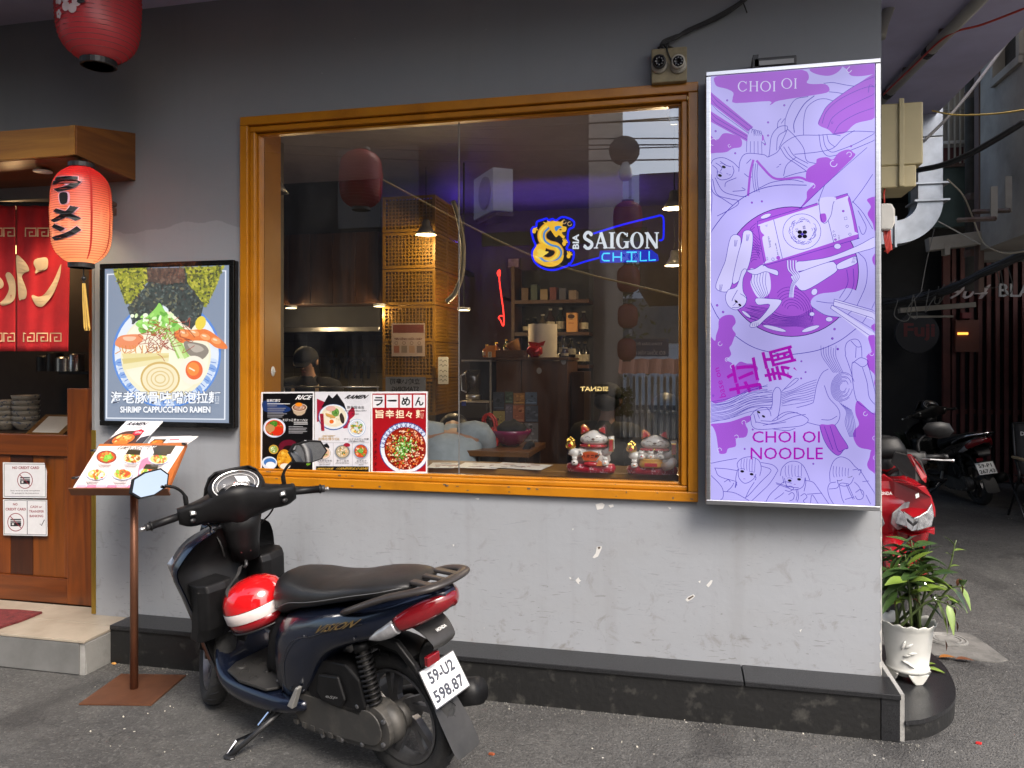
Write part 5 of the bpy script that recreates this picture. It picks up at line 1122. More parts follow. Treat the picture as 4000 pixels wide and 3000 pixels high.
cl([(1420,620),(1450,590),(1560,690),(1640,700),(1640,1000),(1520,1005),(1440,980),(1400,900),(1410,840),(1450,790),(1420,700)]);cl([(1560,1010),(1640,1000),(1640,1215),(1550,1190),(1520,1140),(1540,1080)]);cl([(1530,30),(1640,75),(1640,490),(1580,440),(1590,370),(1530,300),(1520,220),(1560,170)])
for (x_,y_,a0) in ((250,95,0),(310,232,90),(355,292,0),(455,775,120),(390,900,200),(1505,700,0),(1560,180,0),(1585,910,60),(1590,1080,0),(245,1012,100)):a.ring(x_,y_,17,17,4.5,PAP,12,a0,0,280)
a.text('拉',0,0,0,0,MAG,.012,quad=((618,500,0),(560,205,0),(290,290,0),(335,545,0)));a.text('麺',0,0,0,0,MAG,.012,quad=((955,380,0),(865,100,0),(590,175,0),(650,440,0)))
a.text('base on',0,0,0,0,MAG,quad=((302,553,0),(240,298,0),(192,310,0),(245,562,0)))
rn=random.Random(8)
for k in range(17):
 f=k/16;y0_=600+175*f;y1_=400+210*f
 ln([(150,y0_),(330,y0_-30+rn.uniform(-8,8)),(520,(y0_+y1_)/2-20+rn.uniform(-18,18)),(700 if k >3 else 660,(y0_+y1_)/2-40+rn.uniform(-14,14))],3.6)
for k in range(9):ln([(780,520+14*k),(880,480+16*k+rn.uniform(-12,12)),(980,440+20*k),(1085-k*4,405+22*k)],3.6)
ln([(780,510),(850,440),(900,395),(925,405),(860,460),(800,490)],4)
for p_ in ([(1185,312),(1130,350),(1085,450),(1060,580),(1040,610),(940,640),(910,645)],[(1150,455),(1190,560),(1260,640),(1285,700),(1270,765),(1220,805),(1110,800),(1005,775)],[(1125,750),(1200,752),(1260,720)],[(680,660),(700,620),(705,520),(740,470),(775,510),(765,650),(745,745)],[(510,720),(560,665),(640,645),(680,680),(690,720)],[(512,730),(530,810),(600,835),(800,820),(960,800),(1010,745),(900,690),(800,690),(700,760)],[(540,700),(560,780)],[(570,690),(590,740)],[(600,760),(720,760),(830,700),(920,690)],[(620,800),(760,770),(900,720),(990,705)],[(700,830),(830,845),(900,825)],[(560,770),(680,790),(820,770)]):ln(p_)
for ex,ey in ((583,686),(625,722)):a.ell(ex,ey,16,9,'#15121c',12,30)
for k in range(9):a.ring(1310,470,30+9*k,40+11*k,3.6,LINE,20,10,40*(k % 3),250+40*(k % 3))
for k in range(7):ln([(1120+22*k,110+12*(k % 3)),(1130+20*k,200),(1190+16*k,290),(1230+14*k,345)],3.6);ln([(1280+16*k,600+10*k),(1340+8*k,680),(1330+14*k,780),(1370+8*k,900)],3.6)
for p_ in ([(1335,190),(1330,130),(1350,80),(1400,55),(1445,65),(1470,120),(1475,210)],[(1380,70),(1430,120),(1470,120)],[(1425,125),(1420,215)],[(1390,265),(1465,215),(1530,250),(1480,295),(1390,265),(1420,560),(1510,650),(1590,705),(1612,640),(1570,430),(1525,260)],[(1480,300),(1520,430),(1540,560),(1610,640)],[(1330,190),(1385,350),(1400,450)]):ln(p_)
cl([(1110,800),(1180,795),(1240,795),(1290,880),(1355,980),(1350,1005),(1320,1010),(1270,1060),(1200,1010),(1145,920)]);
for p_ in ([(1110,800),(1145,920),(1200,1010),(1270,1060),(1320,1010),(1355,985),(1290,880),(1240,795)],[(1150,810),(1190,920),(1225,1010)],[(1200,805),(1230,900),(1270,1020),(1320,1010)]):ln(p_)
a.text('CHOI OI',527,950,1112,850,MAG,.006);a.text('NOODLE',513,1095,1138,990,MAG,.006)
# three faces along the bottom
for p_ in ([(412,1190),(398,1130),(440,1085),(520,1072),(585,1105),(605,1170),(592,1235)],[(405,1180),(412,1250),(455,1298),(500,1290),(545,1255),(560,1220)],[(540,1235),(560,1250),(552,1275)],[(150,1132),(280,1105),(395,1085)],[(200,1168),(300,1175),(395,1190)],[(205,1170),(245,1240),(390,1285)],[(150,1215),(230,1290),(272,1350),(275,1420),(245,1452)],[(600,1120),(700,1140),(745,1180),(740,1205),(680,1300),(600,1380),(520,1455)],[(605,1150),(690,1190),(600,1290),(500,1400),(465,1425)],[(280,1370),(380,1385),(500,1450)],[(310,1370),(350,1330),(370,1295)],[(385,1290),(380,1340),(395,1290)],[(545,1290),(500,1360),(470,1425)],[(400,1180),(385,1260),(395,1320)],[(285,1290),(320,1270),(340,1290)],
  [(770,1235),(785,1170),(840,1118),(910,1112),(965,1145),(1000,1210),(1025,1275)],[(805,1255),(825,1320),(870,1355),(930,1350),(970,1320),(985,1250)],[(790,1240),(800,1300)],[(985,1250),(990,1300),(975,1370)],[(980,1275),(1050,1290),(1100,1350),(1190,1480)],[(870,1300),(800,1290),(730,1350),(680,1400),(640,1470)],[(815,1330),(860,1325),(885,1345),(850,1370),(810,1360)],[(730,1295),(850,1330),(930,1340)],[(735,1305),(850,1345)],[(1000,1395),(1130,1385)],[(720,1440),(780,1400),(800,1380)],[(840,1400),(870,1380),(890,1400),(880,1440),(850,1450)],[(945,1410),(980,1390),(1000,1420),(970,1450),(985,1475)],[(1030,1480),(1045,1400),(1100,1480)],[(905,1350),(915,1400),(905,1450)],[(920,1350),(928,1420),(915,1460)],
  [(1200,1290),(1198,1200),(1230,1110),(1290,1072),(1360,1095),(1410,1150),(1440,1175)],[(1262,1270),(1275,1310),(1330,1325),(1380,1300),(1405,1250)],[(1395,1185),(1450,1180),(1480,1220),(1530,1300),(1608,1420)],[(1440,1190),(1470,1185),(1450,1230)],[(1250,1290),(1200,1300),(1180,1350),(1195,1420),(1230,1480)],[(1190,1350),(1260,1340),(1290,1300),(1360,1305)],[(1340,1310),(1370,1380),(1400,1440)],[(1355,1310),(1385,1380),(1410,1435)],[(1280,1320),(1300,1420),(1320,1470)],[(1410,1290),(1450,1330),(1480,1400)],[(1420,1380),(1460,1355),(1490,1380),(1480,1430),(1440,1440),(1415,1410)],[(1480,1285),(1535,1280)],[(1510,1400),(1550,1480)],[(1330,1440),(1400,1420)]):ln(p_)
for k in range(6):ln([(435+24*k,1092-4*(k % 3)),(430+24*k,1150),(438+22*k,1180+5*k)],3.4);ln([(815+28*k,1150-6*(k % 3)),(812+28*k,1200),(822+26*k,1245-4*(k % 2))],3.4);ln([(1230+26*k,1150+4*k),(1226+26*k,1210),(1236+24*k,1250-3*k)],3.4)
for ex,ey in ((441,1197),(522,1222),(851,1277),(932,1266)):a.ell(ex,ey,17,11,'#15121c',12,8);a.ring(ex,ey-16,22,8,3,LINE,10,8,180,360)
for ex,ey in ((1285,1270),(1372,1240)):a.ring(ex,ey,20,7,4,'#241c50',10,-12,0,180)
for x_,y_ in ((460,1262),(895,1308)):ln([(x_-8,y_),(x_+8,y_+1)],4,'#6a2aa0')
for x_,y_ in ((532,836),(1055,1132),(462,1003),(952,246),(988,340),(950,394),(1268,140),(1220,48),(190,543)):a.ell(x_,y_,7,7,PUR,8);a.ring(x_,y_,7,7,3,LINE,8)
mb=MB()
for q in arts:mb.add(q.mb.v,q.mb.f);mb.c[-len(q.mb.f):]=q.mb.c
obj('printed_artwork',mb,backlit('lit_sign_print'),sign,fix=False)
# flood light on top of the sign
fl=thing('flood_light','flat black flood light lying on top of the light box sign','lamp')
f0,f1=W(2940,262,-.06),W(3105,215,-.06)
obj('body',MB().box(f0.x,f1.x,-.12,.0,sz1+.004,sz1+.045),M_BLACKPL,fl,bevel=.004);obj('reflector',MB().box(f0.x+.022,f1.x-.012,-.124,-.1205,sz1+.010,sz1+.03),pm('dull_reflector',(.30,.30,.30),.5,.4),fl)
obj('bracket',MB().box(f0.x-.004,f0.x+.02,-.12,-.02,sz1+.002,sz1+.06),M_BLACKPL,fl);obj('lead',MB().tube([(f1.x,-.05,sz1+.02),(f1.x+.06,-.05,sz1+.025),(f1.x+.12,-.04,sz1+.005)],.004,6),M_CABLE,fl)
# junction plate with two dome cameras
cm=thing('camera_plate','beige box with two round security cameras above the window','security camera')
b0,b1=W(2548,325,-.06),W(2680,185,-.06);cxm=(b0.x+b1.x)/2
obj('box',MB().box(b0.x-.004,b1.x+.004,-.06,-.002,b0.z,b1.z+.006),pm('dirty_cream','#8f8263',.5,var=.2,scale=20),cm,bevel=.005)
for u,v,lens in ((2576,240,0),(2650,240,1)):
 p=W(u,v,-.062);
 ba=obj('mount',MB().lathe([(.036,0),(.036,.010),(.028,.016)],20,at(p+V((0,.002,-.02)),('X',90))),pm('grubby_white',(.45,.42,.36),.5,var=.2),cm,smooth=True)
 Mh=at(p+V((0,-.022,-.012)),('X',96))
 hd_=obj('camera_head',MB().lathe([(.028,-.01),(.031,.0),(.031,.018),(.028,.021)],20,Mh),M_BLACKPL if not lens else MATS['grubby_white'],cm,smooth=True)
 obj('lens',MB().lathe([(.024,.0215),(.011,.023),(.008,.020)],18,Mh),pm('lens_glass',(.01,.01,.012),.1),hd_,smooth=True)
 for k in range(8):q=2*math.pi*k/8;obj('led',MB().ell(Mh @ V((.0165*math.cos(q),.0165*math.sin(q),.0225)),.003,6,n=4),pm('led_dome',(.3,.3,.3),.2),hd_)
for k in range(4):
 o=random.Random(k);du,dv=o.uniform(-8,8),o.uniform(-8,8)
 cable('camera_cable',('black cable above the camera box, upper strand','black cable above the camera box, second strand','black cable above the camera box, third strand','black cable above the camera box, lowest strand')[k],'cable',[W(2570+20*k,190,-.03),W(2590+du,165+dv,-.04),W(2640+du,140+dv,-.03),W(2680,118+4*k,-.02),W(2760+du,75+dv+k*4,-.02),W(2840,35+dv+k*6,-.02),W(2910+du,-8+k*3,-.02)],.0055,M_CABLE,group='cables running to the camera box')
cable('camera_loop_cable','thin cable looping down across the beige camera box','cable',[W(2618,160,-.05),W(2605,190,-.066),W(2625,240,-.066),W(2650,278,-.066)],.0035,M_CABLE)
cable('stray_wire','short stray wire end hanging near the top of the wall','cable',[W(2895,-5,-.02),W(2905,15,-.02),W(2918,50,-.02)],.003,M_CABLE)
# ================================================================ scooters
M_TYRE=pm('tyre_rubber',(.018,.018,.018),.75,var=.3,scale=30,bump=.3,bscale=90)
M_ALU=pm('dull_alloy',(.16,.16,.165),.4,.8,var=.25,scale=15)
M_CASE=pm('dusty_crankcase',(.055,.053,.05),.55,.35,c2=(.10,.092,.08),thr=(.45,.8),scale=12)
M_PL=pm('scuffed_black_plastic',(.0075,.0075,.008),.42,spec=.22,var=.35,scale=14,bump=.06,bscale=500)
M_PLG=pm('grey_black_plastic',(.032,.031,.030),.45,spec=.35,var=.3,scale=10)
M_SEAT=pm('black_vinyl',(.017,.0165,.0165),.42,spec=.35,var=.25,scale=8,bump=.08,bscale=350)
M_REDL=pm('red_lens',(.17,.006,.010),.08,var=.2,scale=20,coat=.8)
M_CLRL=pm('clear_lens',(.30,.30,.31),.06,.3,var=.35,scale=25,coat=1)
M_PLATE=pm('number_plate_white',(.78,.78,.77),.35,var=.04)
M_MIRROR=pm('mirror_glass',(.52,.53,.54),.02,1.0,var=.02)
def sect(x,z0,z1,hw,n=18,p=.55,top=1.0,yc=0):
 """rounded section across the scooter at x; top < 1 narrows the upper half"""
 out=[]
 for k in range(n):
  t=2*math.pi*k/n;cs,sn=math.cos(t),math.sin(t)
  y=hw*math.copysign(abs(cs) ** p,cs);z=(z0+z1)/2+(z1-z0)/2*math.copysign(abs(sn) ** p,sn)
  if sn >0:y *= 1-(1-top)*sn
  out.append(V((x,yc+y,z)))
 return out
def loft(stations,n=18,p=.55,sub=4):
 """smooth loft through (x, z0, z1, halfwidth, top)"""
 pts=[V((s[1],s[2],s[3])) for s in stations];xs=[V((s[0],s[4] if len(s) >4 else 1,0)) for s in stations]
 a,b=spline([tuple(q) for q in pts],sub),spline([tuple(q) for q in xs],sub)
 return MB().rings([sect(q.x,r.x,r.y,max(r.z,.002),n,p,q.y) for q,r in zip(b,a)])
def scooter(root,paint,lines,steer=-30,roll=-4,trim=None,detail=True,mirrors=True,axf=1.22):
 P=paint;AXR=.05;RW=.25
 def part(nm,mb,mat,par=root,**k):return obj(nm,mb,mat,par,**k)
 def wheel(nm,M,par):
  w=part(nm,MB().rings([[M @ V(((.212+.038*math.cos(a))*math.cos(t),(.047 if True else 0)*math.sin(a),(.212+.038*math.cos(a))*math.sin(t))) for a in (2*math.pi*j/12 for j in range(12))] for t in (2*math.pi*k/40 for k in range(40))],closed=True),M_TYRE,par,smooth=True)
  rim=MB().rings([[M @ V((r*math.cos(t),y,r*math.sin(t))) for r,y in ((.182,-.034),(.182,.034),(.172,.036),(.160,.012),(.160,-.012),(.172,-.036))] for t in (2*math.pi*k/36 for k in range(36))],closed=True)
  ro=part('rim',rim,M_ALU,w,auto=40)
  for k in range(5):
   for s_ in (-.16,.16):
    t=2*math.pi*k/5+s_
    pts=[(.03,t-.5),(.07,t-.25),(.115,t),(.165,t+.12)]
    ring=[]
    for i,(r,q) in enumerate(pts):
     c=V((r*math.cos(q),0,r*math.sin(q)));tn=V((-math.sin(q),0,math.cos(q)));hw=(.020,.014,.011,.014)[i]
     ring.append([M @ (c+tn*hw+V((0,.016,0))),M @ (c-tn*hw+V((0,.016,0))),M @ (c-tn*hw*.7+V((0,-.016,0))),M @ (c+tn*hw*.7+V((0,-.016,0)))])
    part('spoke',MB().rings(ring),M_ALU,ro,smooth=False)
  part('hub',MB().lathe([(.05,-.05),(.055,-.02),(.055,.02),(.05,.05)],18,M @ at((0,0,0),('X',90))),M_CASE,w,smooth=True)
  if detail:
   tread=MB()
   for k in range(30):
    t0=2*math.pi*k/30
    for s_ in (-1,1):
     ps=[]
     for j in range(4):
      a=(.12+.28*j)*s_;t=t0+.05*j+(.1 if s_ >0 else 0);rr=.212+.0385*math.cos(a);ps.append(M @ V((rr*math.cos(t),.0475*math.sin(a),rr*math.sin(t))))
     tread.tube(ps,.0018,4)
   part('tread_groove',tread,M_DARK,w)
  return w
 wheel('rear_wheel',at((AXR,0,RW)),root)
 # front end turned on its steering axis
 S=V((.965,0,.92));MS=Matrix.Translation(S) @ Matrix.Rotation(R(roll),4,'X') @ Matrix.Rotation(R(steer),4,'Z') @ Matrix.Translation(-S) if roll else Matrix.Translation(S) @ Matrix.Rotation(R(steer),4,'Z') @ Matrix.Translation(-S)
 ax=V((-.42,0,.907));SF=Matrix.Translation(V((1.06,0,.62))) @ Matrix.Rotation(R(steer),4,ax) @ Matrix.Translation(-V((1.06,0,.62)))
 wheel('front_wheel',SF @ at((axf,0,RW)),root)
 part('fork',MB().tube([SF @ V((axf,.065,RW)),SF @ V((axf-.12,.065,.52))],.018,8),M_PL).data.name
 part('fork',MB().tube([SF @ V((axf,-.065,RW)),SF @ V((axf-.12,-.065,.52))],.018,8),M_PL)
 ff=MB().rings([[SF @ V((axf+rr*math.cos(t),y,RW+rr*math.sin(t))) for rr,y in ((.285,-.02),(.29,0),(.285,.02),(.268,.055),(.25,.066),(.262,.05),(.276,0),(.262,-.05),(.25,-.066),(.268,-.055))] for t in (R(25+125*k/16) for k in range(17))])
 part('front_mudguard',ff,P,smooth=True)
 # body
 body_st=[(.66,.26,.50,.10,.8),(.60,.235,.56,.15,.8),(.52,.235,.60,.178,.8),(.42,.30,.635,.187,.8),(.30,.46,.665,.187,.8),(.15,.545,.70,.178,.82),(.0,.60,.735,.152,.85),(-.10,.66,.765,.118,.9),(-.18,.715,.785,.07,.9),(-.22,.74,.78,.03,1)]
 body=part('body_panel',loft(body_st,22,.5),P,smooth=True)
 part('lower_cowl',loft([(.44,.22,.262,.16),(.55,.185,.266,.185),(.75,.17,.268,.195),(.93,.19,.275,.185),(1.02,.23,.33,.15),(1.06,.30,.38,.10)],18,.45),P,smooth=True)
 fm=part('floor_mat',MB().prism([(.60,-.15),(.60,.15),(.63,.182),(.80,.19),(.92,.16),(.955,.09),(.955,-.09),(.92,-.16),(.80,-.19),(.63,-.182)],lambda a,b:V((a,b,.269)),lambda a,b:V((a,b,.281))),M_PLG,root,bevel=.004)
 if detail:
  rn=random.Random(4);orn=MB()
  for k in range(26):
   x,y=rn.uniform(.66,.90),rn.choice((-1,1))*rn.uniform(.03,.15);q=rn.uniform(0,6.28);orn.tube([(x+(.012+.012*j/5)*math.cos(q+j*.7),y+(.012+.012*j/5)*math.sin(q+j*.7),.2825) for j in range(7)],.0022,5)
  part('mat_relief',orn,M_PLG,fm)
 part('front_tunnel',loft([(.60,.27,.54,.115,.9),(.66,.27,.55,.118,.9),(.70,.275,.50,.11,.85),(.73,.28,.34,.10,.8)],16,.6),M_PL,smooth=True)
 # leg shield
 def shield_ring(z,hw,xe,xf,t0=0,inner=.05):
  return [V((xe,hw,z)),V((xe+.03,hw*1.01,z)),V((xf-.035,hw*.78,z)),V((xf-.008,hw*.4,z)),V((xf,0,z)),V((xf-.008,-hw*.4,z)),V((xf-.035,-hw*.78,z)),V((xe+.03,-hw*1.01,z)),V((xe,-hw,z)),V((xe+inner,-hw*.8,z)),V((xe+inner+.01,0,z)),V((xe+inner,hw*.8,z))]
 lv=[(.23,.14,1.02,1.10),(.32,.165,1.03,1.13),(.46,.20,1.04,1.17),(.60,.235,1.055,1.22),(.695,.252,1.08,1.25),(.76,.23,1.055,1.23),(.82,.185,1.02,1.18),(.86,.11,.99,1.12)]
 sp=spline([(a[0],a[1],a[2]) for a in lv],3);sp2=spline([(a[3],0,0) for a in lv],3)
 apron=part('leg_shield',MB().rings([shield_ring(q.x,q.y,q.z,r.x) for q,r in zip(sp,sp2)]),P,smooth=False,auto=50)
 inn=[]
 for q in sp:
  inn.append([V((q.z-.004,q.y*.985,q.x)),V((q.z+.03,q.y*.80,q.x)),V((q.z+.025,q.y*.45,q.x)),V((q.z-.04 if .45 <q.x <.9 else q.z-.02,0,q.x)),V((q.z+.025,-q.y*.45,q.x)),V((q.z+.03,-q.y*.80,q.x)),V((q.z-.004,-q.y*.985,q.x)),V((q.z+.052,-q.y*.7,q.x)),V((q.z+.055,0,q.x)),V((q.z+.052,q.y*.7,q.x))])
 part('inner_panel',MB().rings(inn),M_PL,auto=60)
 # front pockets
 def pocket(s_,zt,zb):
  mb=MB().rings([[V((x0,s_*.075,z)),V((x0-.01,s_*.12,z)),V((x0,s_*.20,z)),V((x1,s_*.222,z)),V((x1+.07,s_*.215,z)),V((x1+.07,s_*.075,z))] for z,x0,x1 in ((zb,1.0,1.02),(zb+.06,.965,1.0),(zt-.03,.945,.985),(zt,.955,1.0))])
  pk=part('storage_pocket',mb,M_PL,bevel=.008,seg=3)
  part('pocket_rim',MB().tube([V((.95,s_*.08,zt-.028)),V((.942,s_*.13,zt-.028)),V((.952,s_*.195,zt-.028)),V((.985,s_*.220,zt-.028))],.003,5),M_PLG,pk)
 pocket(1,.655,.40);pocket(-1,.70,.40)
 # front: lamps and beak
 for s_ in (-1,1):
  hl=[(.56,.05),(.60,.015),(.67,.03),(.73,.10),(.75,.17),(.71,.205),(.64,.19),(.59,.12)]
  def fx(z,y):i=min(range(len(sp)),key=lambda k:abs(sp[k].x-z));return sp2[i].x-.045*(abs(y)/sp[i].y) ** 2
  part('headlight',MB().prism([(z,y) for z,y in hl],lambda z,y:V((fx(z,y)-.02,s_*y,z)),lambda z,y:V((fx(z,y)+.018,s_*y,z))),M_CLRL,bevel=.008,seg=3)
  part('indicator',MB().prism([(.50,.10),(.56,.13),(.58,.17),(.52,.15)],lambda z,y:V((fx(z,y)-.02,s_*y,z)),lambda z,y:V((fx(z,y)+.01,s_*y,z))),M_CLRL,bevel=.004)
 part('beak',MB().prism([(.0,.0),(.075,.10),(.06,.19),(0,.235),(-.06,.19),(-.075,.10)],lambda a,b:V((1.175-.25*(b-.1)+(.0 if abs(a) <.01 else-.02),a,.66+b)),lambda a,b:V((1.245-.42*max(b-.1,0)-.2*max(.06-b,0)-(abs(a)*.5),a,.66+b))),P,bevel=.008,seg=3)
 # handlebar nacelle
 def hp(x,y,z):return MS @ V((x,y,z))
 nst=[(-.245,.935,.995,.925,.995),(-.20,.92,1.0,.905,1.005),(-.13,.905,1.03,.905,1.02),(-.06,.885,1.07,.885,1.055),(0,.872,1.085,.86,1.065),(.06,.885,1.07,.885,1.055),(.13,.905,1.03,.905,1.02),(.20,.92,1.0,.905,1.005),(.245,.935,.995,.925,.995)]
 q1=spline([(a[0],a[1],a[2]) for a in nst],3);q2=spline([(a[3],a[4],0) for a in nst],3);rr=[]
 for a_,b_ in zip(q1,q2):
  ring=[]
  for k in range(16):
   t=2*math.pi*k/16;cs,sn=math.cos(t),math.sin(t);p_=.6
   x=(a_.y+a_.z)/2+(a_.z-a_.y)/2*math.copysign(abs(cs) ** p_,cs);z=(b_.x+b_.y)/2+(b_.y-b_.x)/2*math.copysign(abs(sn) ** p_,sn)
   ring.append(hp(x-.25*(z-.95),a_.x,z))
  rr.append(ring)
 nac=part('handlebar_cover',MB().rings(rr),M_PL,smooth=True)
 part('steering_column',MB().rings([[hp(x+.06*math.cos(t)-.0,hw*math.sin(t),z) for t in (2*math.pi*k/14 for k in range(14))] for z,x,hw in ((.70,1.0,.062),(.78,.985,.068),(.85,.965,.08),(.92,.955,.095))]),M_PL,smooth=True)
 # dial: bezel, face, glass hood
 Md=MS @ at((.928,0,1.048),('Y',-47))
 dash=part('dial_housing',MB().lathe([(.112,-.03),(.116,0),(.106,.012)],28,Md,sx=.74),M_PL,smooth=True)
 part('dial_face',MB().lathe([(.088,.0125),(.0,.0135)],28,Md,sx=.70,cap1=False),pm('dial_black',(.03,.03,.032),.3),dash)
 ar=Art(lambda x,y,h:Md @ V((x,y,.0142+h)),.00005)
 for k in range(25):t=R(-30+240*k/24);r0,r1=.046,.058 if k % 3 == 0 else .053;ar.line([(-.012+r0*.8*-math.sin(t),r0*math.cos(t)),(-.012+r1*.8*-math.sin(t),r1*math.cos(t))],.0022,'#d8d8d8')
 ar.ring(-.005,0,.055,.078,.0022,'#c8c8c8',30);ar.line([(.012,0),(-.02,.035)],.003,'#d04020');ar.poly([(.0,-.06),(.03,-.05),(.042,-.0),(.01,-.01)],'#b8babc')
 ar.obj('dial_print',M_PRINT,dash)
 part('dial_lens',MB().lathe([(.093,.0135),(.085,.024),(.05,.032),(.0,.035)],28,Md,cap0=False,cap1=False,sx=.71),glass('dial_glass',1.5),dash,smooth=True)
 part('bezel_ring',MB().tube([Md @ V((.094*.71*math.cos(t),.094*math.sin(t),.0145)) for t in (2*math.pi*k/30 for k in range(30))],.003,6,closed=True),pm('bezel_silver',(.45,.45,.45),.3,.8),dash)
 part('wind_fairing',MB().rings([[hp(1.03+.045*math.cos(t)*f-.09*(z-1.0),.125*math.sin(t)*g_,z) for t in (R(-90+180*k/10) for k in range(11))]+[hp(1.015+.040*math.cos(t)*f-.09*(z-1.0),.118*math.sin(t)*g_,z) for t in (R(90-180*k/10) for k in range(11))] for z,f,g_ in ((.98,1.3,1.1),(1.04,1.1,1.0),(1.085,.7,.82),(1.105,.4,.6))]),M_PL,smooth=True)
 part('front_cowl',MB().rings([[hp(1.075+dx_ ,y,z) for y,z,dx_ in ((0,.88,-.02),(.07,.91,-.03),(.10,.97,-.06),(.06,1.03,-.06),(0,1.06,-.05),(-.06,1.03,-.06),(-.10,.97,-.06),(-.07,.91,-.03))],[hp(1.10+dx_,y*.75,.965+(z-.965)*.8) for y,z,dx_ in ((0,.88,-.0),(.07,.91,-.02),(.10,.97,-.03),(.06,1.03,-.05),(0,1.06,-.05),(-.06,1.03,-.05),(-.10,.97,-.03),(-.07,.91,-.02))]]),P,smooth=True)
 for s_ in (-1,1):
  g0,g1=hp(.955,s_*.235,.962),hp(.925,s_*.355,.955);d_=(g1-g0)
  gr=part('grip',MB().tube([g0,g0+d_*.04,g0+d_*.06,g0+d_*.92,g0+d_*.94,g1],[.021,.021,.0165,.0165,.020,.020],14),M_PL,smooth=True)
  part('bar_end',MB().tube([g1,g1+d_*.14],[.0165,.0155],14),M_BLACKPL,gr,smooth=True)
  lv_=[hp(.985,s_*.20,.955),hp(1.0,s_*.26,.95),hp(.985,s_*.33,.94),hp(.975,s_*.39,.935)]
  part('brake_lever',MB().tube(lv_,[.007,.006,.006,.009],8),M_ALU if not trim else M_CHROME)
  part('lever_ball',MB().ell(lv_[-1],.010,10),pm('ball_silver',(.5,.5,.5),.3,.9))
  part('switch',MB().box(-.014,.014,-.006,.006,-.012,.012,MS @ at((.912,s_*.185,.975),('Z',90),('X',20))),M_BLACKPL,nac,bevel=.003);part('switch',MB().ell(hp(.905,s_*.19,.945),(.008,.014,.010),10),M_BLACKPL,nac,smooth=True);part('switch_icon',MB().box(-.007,.007,-.001,.001,-.006,.006,MS @ at((.904,s_*.185,.978),('Z',90),('X',20))),M_WHITE,nac)
  if mirrors:
   st=[hp(.975,s_*.205,.995),hp(.972,s_*.207,1.045),hp(.962,s_*.235,1.085),hp(.955,s_*.275,1.105)]
   sm=part('mirror_stem',MB().tube(spline([tuple(p) for p in st],4),[.010]*4+[.0065]*9,10),M_PL,smooth=True)
   Mm=MS @ at((.952,s_*.325,1.125),('Z',(28 if detail else 6) if s_ >0 else 6),('Y',13 if s_ >0 else-4))
   sh=[(y*1.18,z*1.12) for y,z in [(-.075,-.01),(-.055,.035),(-.01,.048),(.05,.045),(.072,.015),(.055,-.028),(.0,-.045),(-.05,-.04)]]
   mh_=part('mirror_head',MB().rings([[Mm @ V((.0,-s_*y,z)) for y,z in sh],[Mm @ V((.012,-s_*y*1.03,z*1.03)) for y,z in sh],[Mm @ V((.03,-s_*y*.85,z*.8)) for y,z in sh],[Mm @ V((.04,-s_*y*.4,z*.4)) for y,z in sh]]),M_PL,auto=40)
   part('mirror_glass',MB().add([Mm @ V((-.001,-s_*y*.92,z*.9)) for y,z in sh],[tuple(range(8))]),M_MIRROR,mh_)
 for s_ in (-1,1):
  part('panel_seam',MB().tube(spline([(.53,s_*.1795,.30),(.505,s_*.1835,.42),(.44,s_*.188,.52),(.30,s_*.1885,.575),(.15,s_*.180,.632),(.06,s_*.167,.66)],5),.0016,4),M_DARK,body);part('brake_cable',MB().tube(spline([tuple(hp(.975,s_*.16,.925)),tuple(hp(1.01,s_*.12,.86)),(1.02,s_*.07,.79),(1.03,s_*.05,.72)],5),.004,6),M_CABLE,nac,smooth=True)
  for x,z in ((.56,.33),(.36,.56),(.10,.60)):part('screw',MB().ell((x,s_*(.1785 if x >.5 else .1875 if x >.3 else .174),z),(.005,.002,.005),8,n=4),M_ALU,body)
 # seat
 seat=part('seat',loft([(.685,.60,.665,.05,.7),(.655,.555,.705,.09,.7),(.60,.555,.728,.118,.72),(.50,.60,.738,.138,.72),(.40,.63,.738,.147,.74),(.28,.668,.752,.152,.76),(.15,.705,.785,.152,.78),(.02,.74,.806,.14,.78),(-.06,.765,.81,.11,.8),(-.10,.78,.80,.07,.8)],22,.6),M_SEAT,smooth=True)
 for s_ in (-1,1):part('seat_piping',MB().tube(spline([(.60,s_*.119,.60),(.50,s_*.138,.645),(.40,s_*.146,.668),(.28,s_*.151,.70),(.15,s_*.151,.738),(.02,s_*.139,.77),(-.06,s_*.108,.788),(-.10,s_*.06,.792)],4),.0022,5),pm('piping',(.10,.10,.10),.5),seat)
 # grab rail
 rl=[(.17,.150,.675),(.12,.172,.70),(.04,.172,.735),(-.06,.158,.775),(-.15,.135,.80),(-.215,.09,.815),(-.235,0,.82)];full=rl+[(a,-b,c) for a,b,c in rl[-2::-1]]
 cp=spline(full,4);rg=[]
 for i,p in enumerate(cp):
  d=(cp[min(i+1,len(cp)-1)]-cp[max(i-1,0)]).normalized();sd_=V((0,0,1)).cross(d).normalized();up_=d.cross(sd_);w_=.022 if 3 <i <len(cp)-4 else .016
  rg.append([p+sd_*w_*math.cos(t)+up_*.012*math.sin(t) for t in (2*math.pi*k/10 for k in range(10))])
 M_RAIL=trim or pm('brown_black_rail',(.035,.030,.028),.4,var=.2)
 rail_=part('grab_rail',MB().rings(rg),M_RAIL,smooth=True)
 mbp=MB()
 for y0,y1 in ((-.08,-.05),(-.012,.012),(.05,.08)):mbp.box(-.21,-.10,y0,y1,.802,.815)
 part('rail_bridge',mbp,M_RAIL,rail_,bevel=.004)
